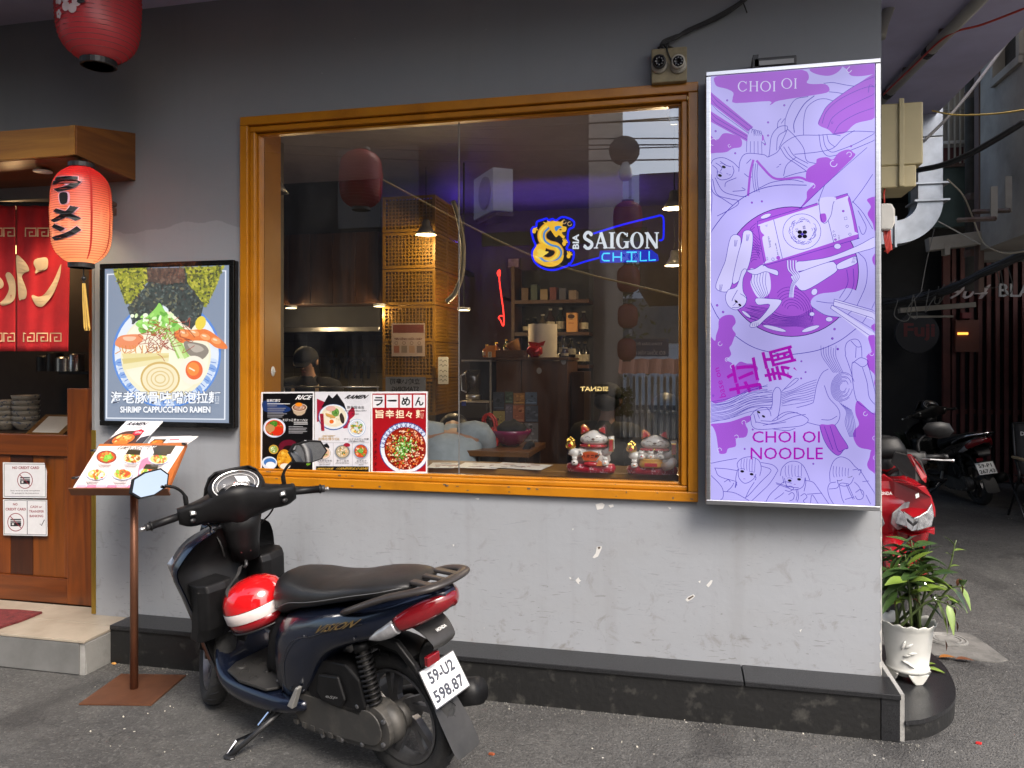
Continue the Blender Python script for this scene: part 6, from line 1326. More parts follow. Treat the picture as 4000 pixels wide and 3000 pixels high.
 # tail lamp
 def lens(pts,rad,nm,mat):
  c=spline(pts,4);rv=spline([(r,0,0) for r in rad],4);rings_=[]
  for i,p in enumerate(c):
   d=(c[min(i+1,len(c)-1)]-c[max(i-1,0)]).normalized();out_=V((0,0,1)).cross(d).normalized();up_=d.cross(out_);r=rv[i].x
   rings_.append([p+out_*.018*math.cos(t)+up_*r*math.sin(t) for t in (2*math.pi*k/10 for k in range(10))])
  return part(nm,MB().rings(rings_),mat,smooth=True)
 tl=[(-.07,.126,.668),(-.12,.108,.695),(-.17,.078,.722),(-.205,.035,.738),(-.213,0,.742)];lens(tl+[(a,-b,c) for a,b,c in tl[-2::-1]],[.028,.036,.038,.034,.030,.034,.038,.036,.028],'tail_lamp',M_REDL)
 for s_ in (-1,1):lens([(.035,s_*.150,.608),(-.0,s_*.148,.622),(-.04,s_*.138,.643),(-.068,s_*.128,.662)],[.006,.02,.026,.028],'tail_indicator',M_CLRL)
 # rear mudguard, plate, flap
 def strip(nm,st,mat,th=.012,**k):
  c=spline([(a,b,0) for a,b,h in st],4);hw=spline([(h,0,0) for a,b,h in st],4);rings_=[]
  for i,p in enumerate(c):
   d=(c[min(i+1,len(c)-1)]-c[max(i-1,0)]).normalized();nrm=V((-d.y,d.x,0))*th;h=hw[i].x
   rings_.append([V((p.x,h,p.y)),V((p.x+nrm.x,h*.8,p.y+nrm.y)),V((p.x+nrm.x*1.3,0,p.y+nrm.y*1.3)),V((p.x+nrm.x,-h*.8,p.y+nrm.y)),V((p.x,-h,p.y)),V((p.x-nrm.x*.3,0,p.y-nrm.y*.3))])
  return part(nm,MB().rings(rings_),mat,auto=40,**k)
 hood=strip('rear_mudguard',[(-.17,.565,.055),(-.175,.59,.062),(-.13,.632,.074),(-.06,.655,.082),(.05,.665,.085)],M_PLG,-.016)
 strip('plate_bracket',[(-.12,.575,.04),(-.095,.52,.05),(-.12,.43,.05),(-.15,.36,.05)],M_PL)
 flap=strip('mud_flap',[(-.13,.40,.055),(-.165,.34,.062),(-.21,.27,.068),(-.25,.20,.066),(-.258,.185,.05)],M_PLG)
 inner=MB().rings([[V((AXR+r*math.cos(t),y,RW+r*math.sin(t))) for r,y in ((.27,.062),(.295,.058),(.305,0),(.295,-.058),(.27,-.062),(.285,0))] for t in (R(38+76*k/18) for k in range(19))]);part('hugger',inner,M_PL,auto=40)
 part('side_brace',MB().rings([[V((x,y0+dy,z+dz_)) for dy,dz_ in ((-.012,-.018),(.012,-.018),(.012,.018),(-.012,.018))] for x,y0,z in ((.16,.085,.53),(.06,.09,.575),(-.03,.085,.565),(-.10,.075,.49),(-.15,.065,.40))]),M_PL,bevel=.006)
 part('rear_reflector',MB().box(-.168,-.150,.02,.085,.515,.55),M_REDL,bevel=.003)
 c0=V((-.168,0,.436));dn=V((-.07,0,-.12)).normalized();nrm=V((dn.z,0,-dn.x));Mp=Matrix(((0,nrm.x*-1,-dn.x,c0.x),(-1,0,-dn.y,c0.y),(0,nrm.z*-1,-dn.z,c0.z),(0,0,0,1)))
 # local x across (left to right seen from behind), z up along the plate, -y out of the plate
 plate=part('number_plate',MB().box(-.095,.095,.002,.006,-.07,.07,Mp),M_PLATE,bevel=.002)
 a=Art(lambda x,z,h:Mp @ V((x,.0018-h,z)),.00004)
 fr=[(-.093,-.068),(.093,-.068),(.093,.068),(-.093,.068)];a.line(fr,.004,'#8a8a8c',closed=True)
 a.text(lines[0],-.068,.008,.068,.052,'#3a3a40',.035);a.text(lines[1],-.080,-.056,.080,-.012,'#3a3a40',.035)
 a.obj('plate_print',M_PRINT,plate)
 part('plate_rim',MB().tube([Mp @ V((x*1.02,.004,z*1.02)) for x,z in fr],.003,5,closed=True),M_CHROME if trim else M_ALU,plate)
 # engine, airbox, shock, stand
 def stadium(x0,z0,r0,x1,z1,r1):
  d=math.atan2(z1-z0,x1-x0);pts=[]
  for k in range(11):t=d+math.pi/2+math.pi*k/10;pts.append((x0+r0*math.cos(t),z0+r0*math.sin(t)))
  for k in range(11):t=d-math.pi/2+math.pi*k/10;pts.append((x1+r1*math.cos(t),z1+r1*math.sin(t)))
  return pts
 crank=part('crankcase',MB().prism(stadium(.44,.215,.085,.08,.245,.085),lambda a,b:V((a,.055,b)),lambda a,b:V((a,.135,b))),M_CASE,bevel=.018,seg=3)
 part('case_rib',MB().prism(stadium(.44,.215,.07,.10,.245,.066),lambda a,b:V((a,.135,b)),lambda a,b:V((a,.142,b))),M_CASE,crank,bevel=.004)
 for x,z in ((.46,.15),(.36,.14),(.25,.155),(.14,.17),(.03,.20),(.02,.29),(.15,.315),(.50,.25)):part('case_bolt',MB().lathe([(.009,0),(.009,.008),(.006,.01)],8,at((x,.135,z),('X',-90))),M_ALU,crank)
 part('reduction_case',MB().lathe([(.06,.05),(.075,.075),(.07,.105),(.04,.125)],18,at((AXR,0,RW),('X',-90))),M_CASE,smooth=True)
 part('engine_block',MB().box(.20,.56,-.10,.054,.15,.33),M_CASE,bevel=.03)
 for k in range(6):part('cooling_fin',MB().box(.25+.05*k,.272+.05*k,.135,.146,.148,.168),M_CASE,crank)
 ab=part('airbox',MB().prism([(.43,.315),(.40,.40),(.33,.455),(.20,.465),(.13,.42),(.105,.32),(.14,.275),(.30,.275),(.41,.29)],lambda a,b:V((a,.05,b)),lambda a,b:V((a,.142,b))),M_PL,bevel=.02,seg=3)
 part('airbox_lid',MB().prism([(.36,.33),(.34,.40),(.23,.415),(.20,.33),(.22,.30),(.33,.30)],lambda a,b:V((a,.141,b)),lambda a,b:V((a,.156,b))),M_PL,ab,bevel=.008)
 sh0,sh1=V((.135,.112,.555)),V((.075,.112,.285));n_c=11;hel=[]
 ez=(sh1-sh0);e1_=V((1,0,0)).cross(ez).normalized();e2_=ez.normalized().cross(e1_)
 for k in range(n_c*12+1):t=2*math.pi*k/12;hel.append(sh0+ez*(.1+.72*k/(n_c*12))+(e1_*math.cos(t)+e2_*math.sin(t))*.027)
 sho=part('shock_absorber',MB().tube([sh0,sh1],.014,10),M_CASE,smooth=True);part('spring',MB().tube(hel,.0055,6),M_PL,sho,smooth=True);part('shock_cap',MB().tube([sh0,sh0+ez*.1],.032,12),M_PL,sho,smooth=True)
 part('footpeg',MB().prism([(.485,.255),(.455,.30),(.425,.345),(.41,.345),(.435,.29),(.455,.25)],lambda a,b:V((a,.175,b)),lambda a,b:V((a,.20,b))),pm('cast_alloy',(.48,.47,.44),.4,.6,var=.2),bevel=.004)
 part('exhaust',MB().tube([(.40,-.10,.16),(.20,-.13,.20),(-.05,-.15,.28),(-.2,-.15,.33)],[.02,.05,.055,.05],12),M_PL,smooth=True)
 inv=root.matrix_world.inverted();fw_=root.matrix_world @ V((.72,.24,.0));foot=inv @ V((fw_.x,fw_.y,.006)) if not detail else inv @ G(895,2955,.008)
 pv=V((.60,.10,.185));mid=pv.lerp(foot,.75)
 sst=part('side_stand',MB().tube([pv,pv.lerp(foot,.5),foot],[.013,.011,.011],8),M_BLACKPL,smooth=True);off=V((.03,0,.012));part('stand_brace',MB().tube([pv.lerp(foot,.55),foot+V((.075,.0,.05))*1 if False else pv.lerp(foot,.8)+off,foot+off*.3],.007,6),M_CHROME,sst);part('stand_spring',MB().tube([pv+V((.03,.01,.03)),pv.lerp(foot,.42)+V((.02,.012,.0))],.009,8),M_CHROME,sst)
 part('stand_foot',MB().ell(foot,(.03,.018,.006),10),M_BLACKPL,sst)
 return dict(body=body,body_st=body_st,hood=hood,airbox=ab,apron=apron,MS=MS)
def bike_mtx(loc,yaw,lean):
 f=V((math.cos(yaw),math.sin(yaw),0));l0=V((-math.sin(yaw),math.cos(yaw),0));up=V((0,0,1))
 L_=l0*math.cos(lean)-up*math.sin(lean);U_=l0*math.sin(lean)+up*math.cos(lean)
 return Matrix(((f.x,L_.x,U_.x,loc[0]),(f.y,L_.y,U_.y,loc[1]),(f.z,L_.z,U_.z,loc[2]),(0,0,0,1)))
M_NAVY=pm('navy_metallic_paint',(.006,.009,.020),.24,.2,spec=.4,var=.15,scale=80,coat=.6,rvar=.1)
MB1=bike_mtx((-.985,-.885,0),R(157.8),R(6))
sc1=thing('scooter','dark navy scooter with a black seat on its side stand before the grey wall','scooter',mtx=MB1)
bpy.context.view_layer.update()
info=scooter(sc1,M_NAVY,('59-U2','598.87'))
# lettering on the scooter
def hwat(x):
 st=info['body_st']
 for p,q in zip(st,st[1:]):
  if q[0] <= x <= p[0]:f=(p[0]-x)/(p[0]-q[0]);return p[3]+(q[3]-p[3])*f
 return .15
a=Art(lambda x,z,h:V((x,hwat(x)+.0065+h,z)),.0001)
a.text('VISION',0,0,0,0,(.50,.36,.16),.02,.25,quad=((.282,.590,0),(.082,.650,0),(.080,.675,0),(.280,.618,0)))
obj('model_lettering',a.mb,pm('gold_letter',(.55,.38,.16),.25,.9),sc1,solid=-.0015,fix=False)
a=Art(lambda x,z,h:V((x,.1565+h,z)),.0001);a.text('eSP',0,0,0,0,(.6,.6,.6),.03,.2,quad=((.302,.318,0),(.238,.324,0),(.238,.336,0),(.302,.332,0)));obj('engine_lettering',a.mb,pm('silver_letter',(.55,.55,.55),.3,.9),sc1,fix=False)
a=Art(lambda y,q,h:V((-.178+.055*q-h*0,-y,.606+.040*q+h)),.0003);a.k=40;a.text('HONDA',-.026,0.12,.026,.32,(.6,.6,.6),.03);obj('maker_lettering',a.mb,M_WHITE,sc1,fix=False)
a=Art(lambda y,z,h:info['MS'] @ V((.935-h,-y,z)),.0003);a.rect(-.022,.745,.022,.80,'#3a0c10');a.text('idling stop',-.02,.762,.02,.775,'#b89090',.02);a.text('combi brake',-.02,.778,.02,.79,'#b89090',.02);a.obj('warning_sticker',M_PRINT,sc1)
# ---- helmet hanging from the bag hook
hm=thing('helmet','glossy red half helmet with a white band hanging on the navy scooter','helmet',mtx=MB1 @ at((.80,.075,.575),('Z',20),('X',-4),('Y',16)))
M_HELM=pm('red_helmet_gloss',(.52,.008,.010),.10,var=.06,coat=1.0)
prof=[(.126,-.030),(.127,.0),(.121,.035),(.104,.066),(.076,.088),(.040,.101),(.004,.105)]
obj('shell',MB().lathe(prof,32,sx=1.1,cap0=False),M_HELM,hm,smooth=True,solid=.006)
obj('band',MB().lathe([(.1275,-.044),(.1288,-.042),(.1290,-.002),(.1278,.001)],32,sx=1.1,cap0=False,cap1=False),pm('helmet_band',(.70,.62,.60),.3),hm,smooth=True)
obj('lower_shell',MB().lathe([(.126,-.043),(.122,-.066),(.112,-.088)],32,sx=1.1,cap0=False,cap1=False),pm('dark_red_gloss',(.22,.006,.01),.15,coat=.8),hm,smooth=True,solid=.005)
obj('rim',MB().tube([V((.123*1.1*math.cos(t),.112*math.sin(t),-.088)) for t in (2*math.pi*k/32 for k in range(32))],.004,6,closed=True),M_BLACKPL,hm,smooth=True)
obj('rim',MB().tube([V((.1265*1.1*math.cos(t),.1265*math.sin(t),+.002)) for t in (2*math.pi*k/32 for k in range(32))],.0016,5,closed=True),M_DARK,hm,smooth=True)
hinv=hm.matrix_world.inverted() @ MB1
hk=hinv @ V((.945,.03,.69))
obj('strap',MB().rings([[p+V((0,-.012,0)),p+V((.004,.012,0)),p+V((.006,.012,0)),p+V((.002,-.012,0))] for p in spline([tuple(hinv @ V((.79,.17,.60))),tuple(hinv @ V((.86,.16,.64))),tuple(hinv @ V((.93,.06,.66))),tuple(hk)],5)]),pm('black_webbing',(.02,.02,.02),.7),hm)
a=Art(lambda x,z,h:hm.matrix_world.inverted() @ (hm.matrix_world @ V((0,0,0)))+V((0,0,0)),.0001)
obj('bag_hook',MB().tube([(.985,0,.70),(.95,.0,.705),(.935,.01,.69),(.94,.02,.68)],.008,8),M_BLACKPL,sc1,smooth=True)
# ---- red scooter behind the corner, seen from the front
M_RED_P=pm('red_scooter_paint',(.26,.005,.010),.2,var=.1,coat=.6)
MB2=bike_mtx((1.53,2.55,0),R(-104),R(-5))
sc2=thing('scooter','red scooter facing out from behind the grey wall corner','scooter',mtx=MB2);bpy.context.view_layer.update()
i2=scooter(sc2,M_RED_P,('59-X1','204.11'),steer=8,roll=0,detail=False)
a=Art(lambda y,z,h:V((1.235+h,y,z)),.0004);a.text('HONDA',-.04,.775,.04,.795,(.8,.8,.8),.03);obj('maker_lettering',a.mb,M_WHITE,sc2,fix=False)
def FP(x,y,d=0): # photo zoom pixels onto a plane across the red scooter's nose
 f=MB2.to_3x3() @ V((1,0,0));d0=ray(3350+x*.4822,1300+y*.4822);o=MB2 @ V((1.31+d,0,0));return MB2.inverted() @ (CAM+d0*((o-CAM).dot(f)/d0.dot(f)))
def nose(nm,pts,mat,d=0,th=.05,bev=.006):
 back=lambda x:-.16*(abs(x-470)/250) ** 1.5
 obj(nm,MB().rings([[FP(x,y,d+back(x)) for x,y in pts],[FP(x,y,d+back(x))-V((th,0,0)) for x,y in pts]]),mat,sc2,bevel=bev,seg=2)
M_CLR2=pm('bright_lens',(.62,.63,.65),.05,.75,var=.5,scale=28,coat=1)
nose('nose_shield',[(150,1190),(300,1200),(385,1215),(480,1245),(545,1240),(600,1330),(632,1430),(632,1500),(610,1480),(585,1440),(520,1480),(455,1500),(395,1480),(300,1410),(150,1330)],M_RED_P)
nose('headlight',[(150,1335),(290,1400),(360,1450),(398,1490),(404,1580),(300,1540),(150,1480)],M_CLR2,.012);nose('headlight',[(490,1490),(560,1445),(602,1380),(620,1480),(600,1570),(480,1605)],M_CLR2,.012)
nose('grille',[(372,1445),(455,1500),(500,1480),(480,1604),(440,1608),(402,1582)],M_CHROME,.02);nose('grille_bar',[(395,1500),(450,1545),(490,1520),(486,1545),(450,1570),(400,1530)],M_DARK,.024)
nose('lower_lip',[(150,1490),(300,1550),(440,1612),(560,1600),(625,1580),(625,1640),(560,1622),(440,1650),(230,1580),(150,1540)],M_RED_P,-.01);nose('fly_screen',[(270,1050),(300,965),(395,990),(470,1000),(520,1050),(560,1160),(540,1205),(470,1190),(380,1160)],M_PLG,-.06);nose('screen_stripe',[(395,990),(430,986),(500,1060),(562,1165),(555,1222),(520,1190),(455,1080)],M_RED_P,-.045);nose('nose_emblem',[(468,1315),(496,1303),(500,1330),(472,1345)],M_WHITE,.01,.04,.002)
# ---- dark scooter at the end of the alley, seen from behind
_g=G(3842,1975);MB3=bike_mtx((_g.x,_g.y,0),R(99),R(8))
sc3=thing('scooter','old dark scooter with chrome rail parked before the red slats','scooter',mtx=MB3);bpy.context.view_layer.update()
scooter(sc3,pm('dark_bronze_paint',(.035,.028,.022),.25,.3,coat=.8),('59-P1','267.43'),steer=20,roll=0,trim=M_CHROME,detail=False,mirrors=False)
# ================================================================ lanterns
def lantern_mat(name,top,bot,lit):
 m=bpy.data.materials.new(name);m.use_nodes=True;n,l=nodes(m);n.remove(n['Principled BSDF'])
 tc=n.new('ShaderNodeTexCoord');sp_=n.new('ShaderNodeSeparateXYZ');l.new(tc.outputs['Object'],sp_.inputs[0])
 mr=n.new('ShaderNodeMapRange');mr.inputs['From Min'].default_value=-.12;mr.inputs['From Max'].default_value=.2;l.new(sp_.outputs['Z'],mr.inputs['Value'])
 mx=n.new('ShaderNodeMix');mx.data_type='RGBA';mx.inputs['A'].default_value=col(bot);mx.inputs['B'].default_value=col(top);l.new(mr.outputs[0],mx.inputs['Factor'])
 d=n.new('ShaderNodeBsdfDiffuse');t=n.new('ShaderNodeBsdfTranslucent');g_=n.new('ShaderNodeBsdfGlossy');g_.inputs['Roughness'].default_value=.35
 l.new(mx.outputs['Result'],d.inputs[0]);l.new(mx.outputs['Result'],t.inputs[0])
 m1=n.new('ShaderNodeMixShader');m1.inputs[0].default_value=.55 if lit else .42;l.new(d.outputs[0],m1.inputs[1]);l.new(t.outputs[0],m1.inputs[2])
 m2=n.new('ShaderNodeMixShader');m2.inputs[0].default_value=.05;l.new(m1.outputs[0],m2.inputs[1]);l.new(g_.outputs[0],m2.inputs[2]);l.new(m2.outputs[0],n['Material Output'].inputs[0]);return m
def lantern(label,c,rad,hgt,ribs,top,bot,lit=0,group=None,simple=False,name='paper_lantern'):
 """ribbed paper lantern: body, rings, cord; c = centre"""
 t=thing(name,label,'lantern',c,group)
 def rz(z):a=min(1,abs(z)/(hgt/2));return rad*(1-.58*a ** 5.5)*(1-.06*a)
 prof=[];n=ribs
 for k in range(n+1):
  z=-hgt/2+hgt*k/n;prof.append((rz(z),z))
  if k <n:zz=z+hgt/n*.5;prof.append((rz(zz)-rad*(.018 if lit else .03),zz))
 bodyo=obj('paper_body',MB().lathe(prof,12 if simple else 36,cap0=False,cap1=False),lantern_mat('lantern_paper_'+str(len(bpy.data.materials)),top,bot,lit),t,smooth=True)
 n_t=ribs*(10 if simple else 18);obj('spiral_rib',MB().tube([V(((rz(z)+.0006)*math.cos(q),(rz(z)+.0006)*math.sin(q),z)) for z,q in ((-hgt*.48+hgt*.96*k/n_t,2*math.pi*ribs*k/n_t) for k in range(n_t+1))],.0012 if lit else .0016,4),pm('rib_lit' if lit else 'rib_red',(.30,.03,.02) if lit else (.42,.10,.10),.35),t,smooth=True)
 for s_ in (-1,1):obj('end_ring',MB().lathe([(rad*.40,0),(rad*.43,.002),(rad*.43,hgt*.05),(rad*.36,hgt*.05),(rad*.36,0)],12 if simple else 24,at((0,0,s_*hgt/2-(hgt*.05 if s_ <0 else 0)))),M_BLACKPL,t)
 return t,bodyo,rz
c2=W(318,843,-.40)
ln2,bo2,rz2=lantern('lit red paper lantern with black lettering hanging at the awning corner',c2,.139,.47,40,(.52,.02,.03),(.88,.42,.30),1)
pl_=bpy.data.lights.new('lantern_bulb','POINT');pl_.energy=12.0;pl_.color=(1,.68,.32);pl_.shadow_soft_size=.03
plo=bpy.data.objects.new('lantern_bulb_light',pl_);COL.objects.link(plo);plo.parent=ln2;plo.location=(0.01,0,-.03)
obj('bulb',MB().ell((0.01,0,-.03),(.028,.028,.035),12),em('lantern_bulb_glow',(1,.7,.3),6),ln2)
cam_az=math.degrees(math.atan2(CAM.y-c2.y,CAM.x-c2.x))
def lan_art(rz,off=.0015):return Art(lambda a,z,h:V(((rz(z)+off+h)*math.cos(R(cam_az+a)),(rz(z)+off+h)*math.sin(R(cam_az+a)),z)),.00005)
def fine(a_,t,x0,y0,x1,y1,c,bold):a_.text(t,x0,y0,x1,y1,c,bold)
a0_,a1_=lan_art(rz2,.0025),lan_art(rz2,.006)
for t,zc in (('ラ',.125),('ー',.045),('メ',-.02),('ン',-.105)):
 for a,cc,bd,o in ((a0_,'#d8a8c0',.10,.003),(a1_,'#0b0808',.06,0)):
  if t == 'ー':a.blob([(-40-o*900,zc+.035+o),(-25+o*900,zc+.038+o),(-25+o*900,zc-.008-o),(-37-o*900,zc-.012-o)],cc)
  else:a.text(t,-64-o*700,zc-.036-o,0+o*700,zc+.042+o,cc,bd)
a0_.obj('letter_outline',printed('lantern_ink',.5),ln2);a1_.obj('lettering',printed('lantern_ink',.5),ln2)
for aa in (18,62):obj('seam',MB().rings([[V(((rz2(z)+.001)*math.cos(R(cam_az+aa+d_)),(rz2(z)+.001)*math.sin(R(cam_az+aa+d_)),z)) for d_ in (-2,2)] for z in [-.22+.44*k/20 for k in range(21)]],False,False),pm('seam_red',(.55,.03,.03),.6),ln2)
zt_=.235
obj('hanger',MB().tube([(0,0,zt_),(-.02,.0,zt_+.06),(-.025,0,zt_+.10)],.002,5),M_BLACKPL,ln2)
obj('tassel_cord',MB().tube([(.012,-.0,-zt_-.01),(.014,0,-zt_-.12)],.003,6),M_BLACKPL,ln2);obj('bead',MB().ell((.014,0,-zt_-.075),.012,10),M_BLACKPL,ln2,smooth=True)
rn=random.Random(3);tb_=MB()
for k in range(26):q=rn.uniform(0,6.28);r_=rn.uniform(0,.012);tb_.tube([(.014+r_*.6*math.cos(q),r_*.6*math.sin(q),-zt_-.10),(.022+r_*math.cos(q),r_*math.sin(q),-zt_-.20),(.034+r_*1.3*math.cos(q),r_*1.3*math.sin(q),-zt_-.335+rn.uniform(0,.02))],.0022,4)
obj('tassel',tb_,pm('ochre_tassel',(.55,.34,.06),.7,var=.2),ln2)
# large unlit lantern under the overhang
c1=W(385,60,-.52);hb=W(385,238,-.52).z
ln1,bo1,rz1=lantern('large red paper lantern hanging at the top left under the overhang',V((c1.x,-.52,hb+.28)),.187,.56,26,(.85,.11,.14),(.85,.09,.11),0)
obj('hanger',MB().tube([(0,0,.28),(0,0,CEIL-hb-.28)],.003,5),M_BLACKPL,ln1)
a=Art(lambda q,z,h:V(((rz1(z)+.0045+h)*math.cos(R(cam_az+q)),(rz1(z)+.0045+h)*math.sin(R(cam_az+q)),z)),.0001)
for q,z,s_ in ((-38,-.085,1),(-58,-.06,.6),(-60,-.13,.4),(-50,-.02,.8)):
 for k in range(5):t=2*math.pi*k/5;a.ell(q+9*s_*math.cos(t),z+.03*s_*math.sin(t),6.5*s_,.022*s_,'#d8c4c8',10)
a.blob([(-28,-.085),(-22,-.07),(-17,-.085),(-24,-.095)],'#2a2a2e');obj('flower_print',a.mb,printed('lantern_flowers',.5),ln1,fix=False)
# lanterns across the street, mirrored in the glass
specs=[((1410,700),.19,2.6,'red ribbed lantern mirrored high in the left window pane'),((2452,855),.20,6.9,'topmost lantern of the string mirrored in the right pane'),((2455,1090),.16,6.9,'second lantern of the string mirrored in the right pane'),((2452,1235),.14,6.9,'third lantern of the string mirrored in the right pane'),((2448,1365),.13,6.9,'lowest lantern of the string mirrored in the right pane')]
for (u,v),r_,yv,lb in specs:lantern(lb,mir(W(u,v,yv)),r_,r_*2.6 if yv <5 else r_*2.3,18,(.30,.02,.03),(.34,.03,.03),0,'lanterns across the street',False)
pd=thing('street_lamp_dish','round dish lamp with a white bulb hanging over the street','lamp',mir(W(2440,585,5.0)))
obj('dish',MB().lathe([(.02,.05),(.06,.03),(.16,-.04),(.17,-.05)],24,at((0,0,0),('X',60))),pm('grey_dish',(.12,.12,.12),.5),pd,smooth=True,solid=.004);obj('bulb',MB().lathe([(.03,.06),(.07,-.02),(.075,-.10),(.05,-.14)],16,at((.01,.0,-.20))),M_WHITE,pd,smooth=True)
# ================================================================ noren curtain in the doorway
def ywave(u,v):return-.03+.010*math.sin(u*.035+.6)*min(1,(v-780)/400)+.006*math.sin(u*.09+v*.006)
def cloth(name,label,u0,u1,seed):
 t=thing('noren_curtain',label,'curtain',group='curtain panels over the door')
 mb=MB().grid(lambda a,b:W(u0+(u1-u0)*a-(12*b if u1 >200 else 0)*a,796+(1372-796)*b,ywave(u0+(u1-u0)*a,796+576*b)),30,24)
 obj('cloth',mb,pm('red_cotton',(.45,.010,.014),.85,var=.15,scale=9,bump=.1,bscale=200),t,smooth=True,solid=.0015)
 return t
n1=cloth('curtain_panel','red cotton curtain panel with gold print, right half over the door',64,278,1);n0=cloth('curtain_panel','red cotton curtain panel cut by the left picture edge',-190,61,2)
CRM='#d9b98c'
def zc(p):return p[0]*.6028,900+p[1]*.6028
def cart(off=.006):return Art(lambda x,y,h:W(x*.6028,900+y*.6028,ywave(x*.6028,900+y*.6028)-off-h),.00005)
def key(a,x,y,w,h,flip=1):
 s=h*.16
 a.line([(x+s/2,y+h),(x+s/2,y+s/2),(x+w-s/2,y+s/2),(x+w-s/2,y+h-s/2),(x+w*.40,y+h-s/2),(x+w*.40,y+h*.5),(x+w*.68,y+h*.5)],s,CRM)
CP=printed('curtain_print',.85)
for par,shapes in ((n1,([(106,165),(150,190),(180,230),(188,262),(160,275),(142,300),(160,350),(174,400),(165,440),(140,448),(122,440),(112,300)],[(225,190),(262,178),(300,176),(312,200),(308,240),(290,258),(250,270),(228,278),(232,250),(218,215)],[(205,430),(215,418),(250,430),(290,410),(345,330),(390,228),(396,232),(385,310),(345,410),(300,470),(270,495),(240,490),(222,468)])),
     (n0,([(36,290),(48,272),(72,280),(98,330),(98,430),(70,470),(20,488),(0,470),(30,440),(58,380),(44,320)],[(-30,300),(0,305),(22,335),(20,365),(-5,380),(-30,378)]))):
 for q in shapes:a=cart();a.blob(q,CRM);a.obj('printed_stroke',CP,par)
 for y in (662,-19):
  for x in ((148,235,322) if y >0 else (160,240,308)) if par is n1 else (-60,20):a=cart();key(a,x,y,78,60);a.obj('printed_key',CP,par)
rod=thing('curtain_rod','dark rod carrying the red curtain panels','rod');obj('rod',MB().tube([W(-200,797,-.03),W(300,797,-.03)],.012,8),M_DARK,rod);obj('bracket',MB().box(-.01,.01,0,.06,-.02,.02,at(W(296,797,-.03))),M_DARK,rod)
# ================================================================ downlight in the awning
dl=thing('downlight','small lit round downlight recessed in the awning soffit','lamp');p=G(167,669,bfl-.022)
obj('trim_ring',MB().lathe([(.045,-.004),(.045,.002),(.03,.004)],20,at(p)),M_WHITE,dl,smooth=True);obj('lamp_disc',MB().lathe([(.028,-.002),(0,-.002)],16,at(p),cap1=False),em('downlight_glow',(1,.85,.6),5),dl)
sl=bpy.data.lights.new('downlight_beam','SPOT');sl.energy=14;sl.color=(1,.78,.5);sl.spot_size=R(110);sl.spot_blend=.6;sl.shadow_soft_size=.03
so=bpy.data.objects.new('downlight_beam',sl);COL.objects.link(so);so.parent=dl;so.location=p+V((0,0,-.01))
# ================================================================ lit picture of a bowl of shrimp ramen
FB=thing('ramen_picture','black framed lit poster SHRIMP CAPPUCCHINO RAMEN between door and window','light box')
FY_=-.055
fq=[W(390,1030,FY_),W(914,1015,FY_),W(909,1672,FY_),W(387,1664,FY_)];X0,X1=(fq[0].x+fq[3].x)/2,(fq[1].x+fq[2].x)/2;Z1_,Z0_=(fq[0].z+fq[1].z)/2,(fq[2].z+fq[3].z)/2
obj('housing',MB().box(X0+.003,X1-.003,FY_+.01,-.003,Z0_+.003,Z1_-.003),M_BLACKPL,FB)
bw=.027
for q in ((X0,X1,Z1_-bw,Z1_),(X0,X1,Z0_,Z0_+bw)):obj('frame_bar',MB().box(q[0],q[1],FY_,FY_+.02,q[2],q[3]),pm('gloss_black',(.008,.008,.008),.12),FB,bevel=.003)
for q in ((X0,X0+bw),(X1-bw,X1)):obj('frame_bar',MB().box(q[0],q[1],FY_-.0004,FY_+.02,Z0_+bw+.0005,Z1_-bw-.0005),MATS['gloss_black'],FB,bevel=.003)
fx0,fx1,fz0,fz1=X0+bw+.0005,X1-bw-.0005,Z0_+bw+.0005,Z1_-bw-.0005
def pic(h0=.004):
 def pos(x,y,h):p=W(x*.6028,900+y*.6028,FY_+h0+.0-h);return V((min(max(p.x,fx0),fx1),p.y,min(max(p.z,fz0),fz1)))
 return Art(pos,.00001)
a=pic(.008);a.rect(600,150,1600,1300,'#7f8da3');a.line([(697,285),(1462,262),(1456,1224),(690,1216)],11,'#e2e8f2',closed=True)
a.ell(1080,800,352,350,'#4f86d6',48);a.ell(1080,802,338,336,'#dfe6f0',48);
for k in range(22):t=R(10+160*k/21);a.ell(1080+300*math.cos(t),802+300*math.sin(t),40,26,'#7fa4dd' if k % 2 else '#c9d8ee',12,math.degrees(t));a.line([(1080+285*math.cos(t),802+285*math.sin(t)),(1080+325*math.cos(t),802+325*math.sin(t))],5,'#3f6cc0')
a.ell(1075,810,292,285,'#efe8c8',44);a.ell(1075,800,280,262,'#f3eed6',40)
rn=random.Random(77)
def seaweed(pts,cols,n,s):
 a.poly(pts,cols[0]);xs=[p[0] for p in pts];ys=[p[1] for p in pts]
 def ins(x,y):
  c=False;j=len(pts)-1
  for i in range(len(pts)):
   if (pts[i][1] >y) != (pts[j][1] >y) and x <(pts[j][0]-pts[i][0])*(y-pts[i][1])/(pts[j][1]-pts[i][1])+pts[i][0]:c=not c
   j=i
  return c
 k=0
 while k <n:
  x,y=rn.uniform(min(xs),max(xs)),rn.uniform(min(ys),max(ys))
  if ins(x,y):a.ell(x,y,rn.uniform(.4,1)*s,rn.uniform(.2,.6)*s,rn.choice(cols),6,rn.uniform(0,180));k += 1
seaweed([(732,250),(960,240),(955,330),(900,420),(850,470),(815,480)],['#8b8f22','#a5a52c','#5f651c','#3c4320','#b8b440'],260,16)
seaweed([(1190,238),(1448,232),(1395,380),(1330,500),(1260,420),(1200,330)],['#8b8f22','#a5a52c','#5f651c','#3c4320','#b8b440'],260,16)
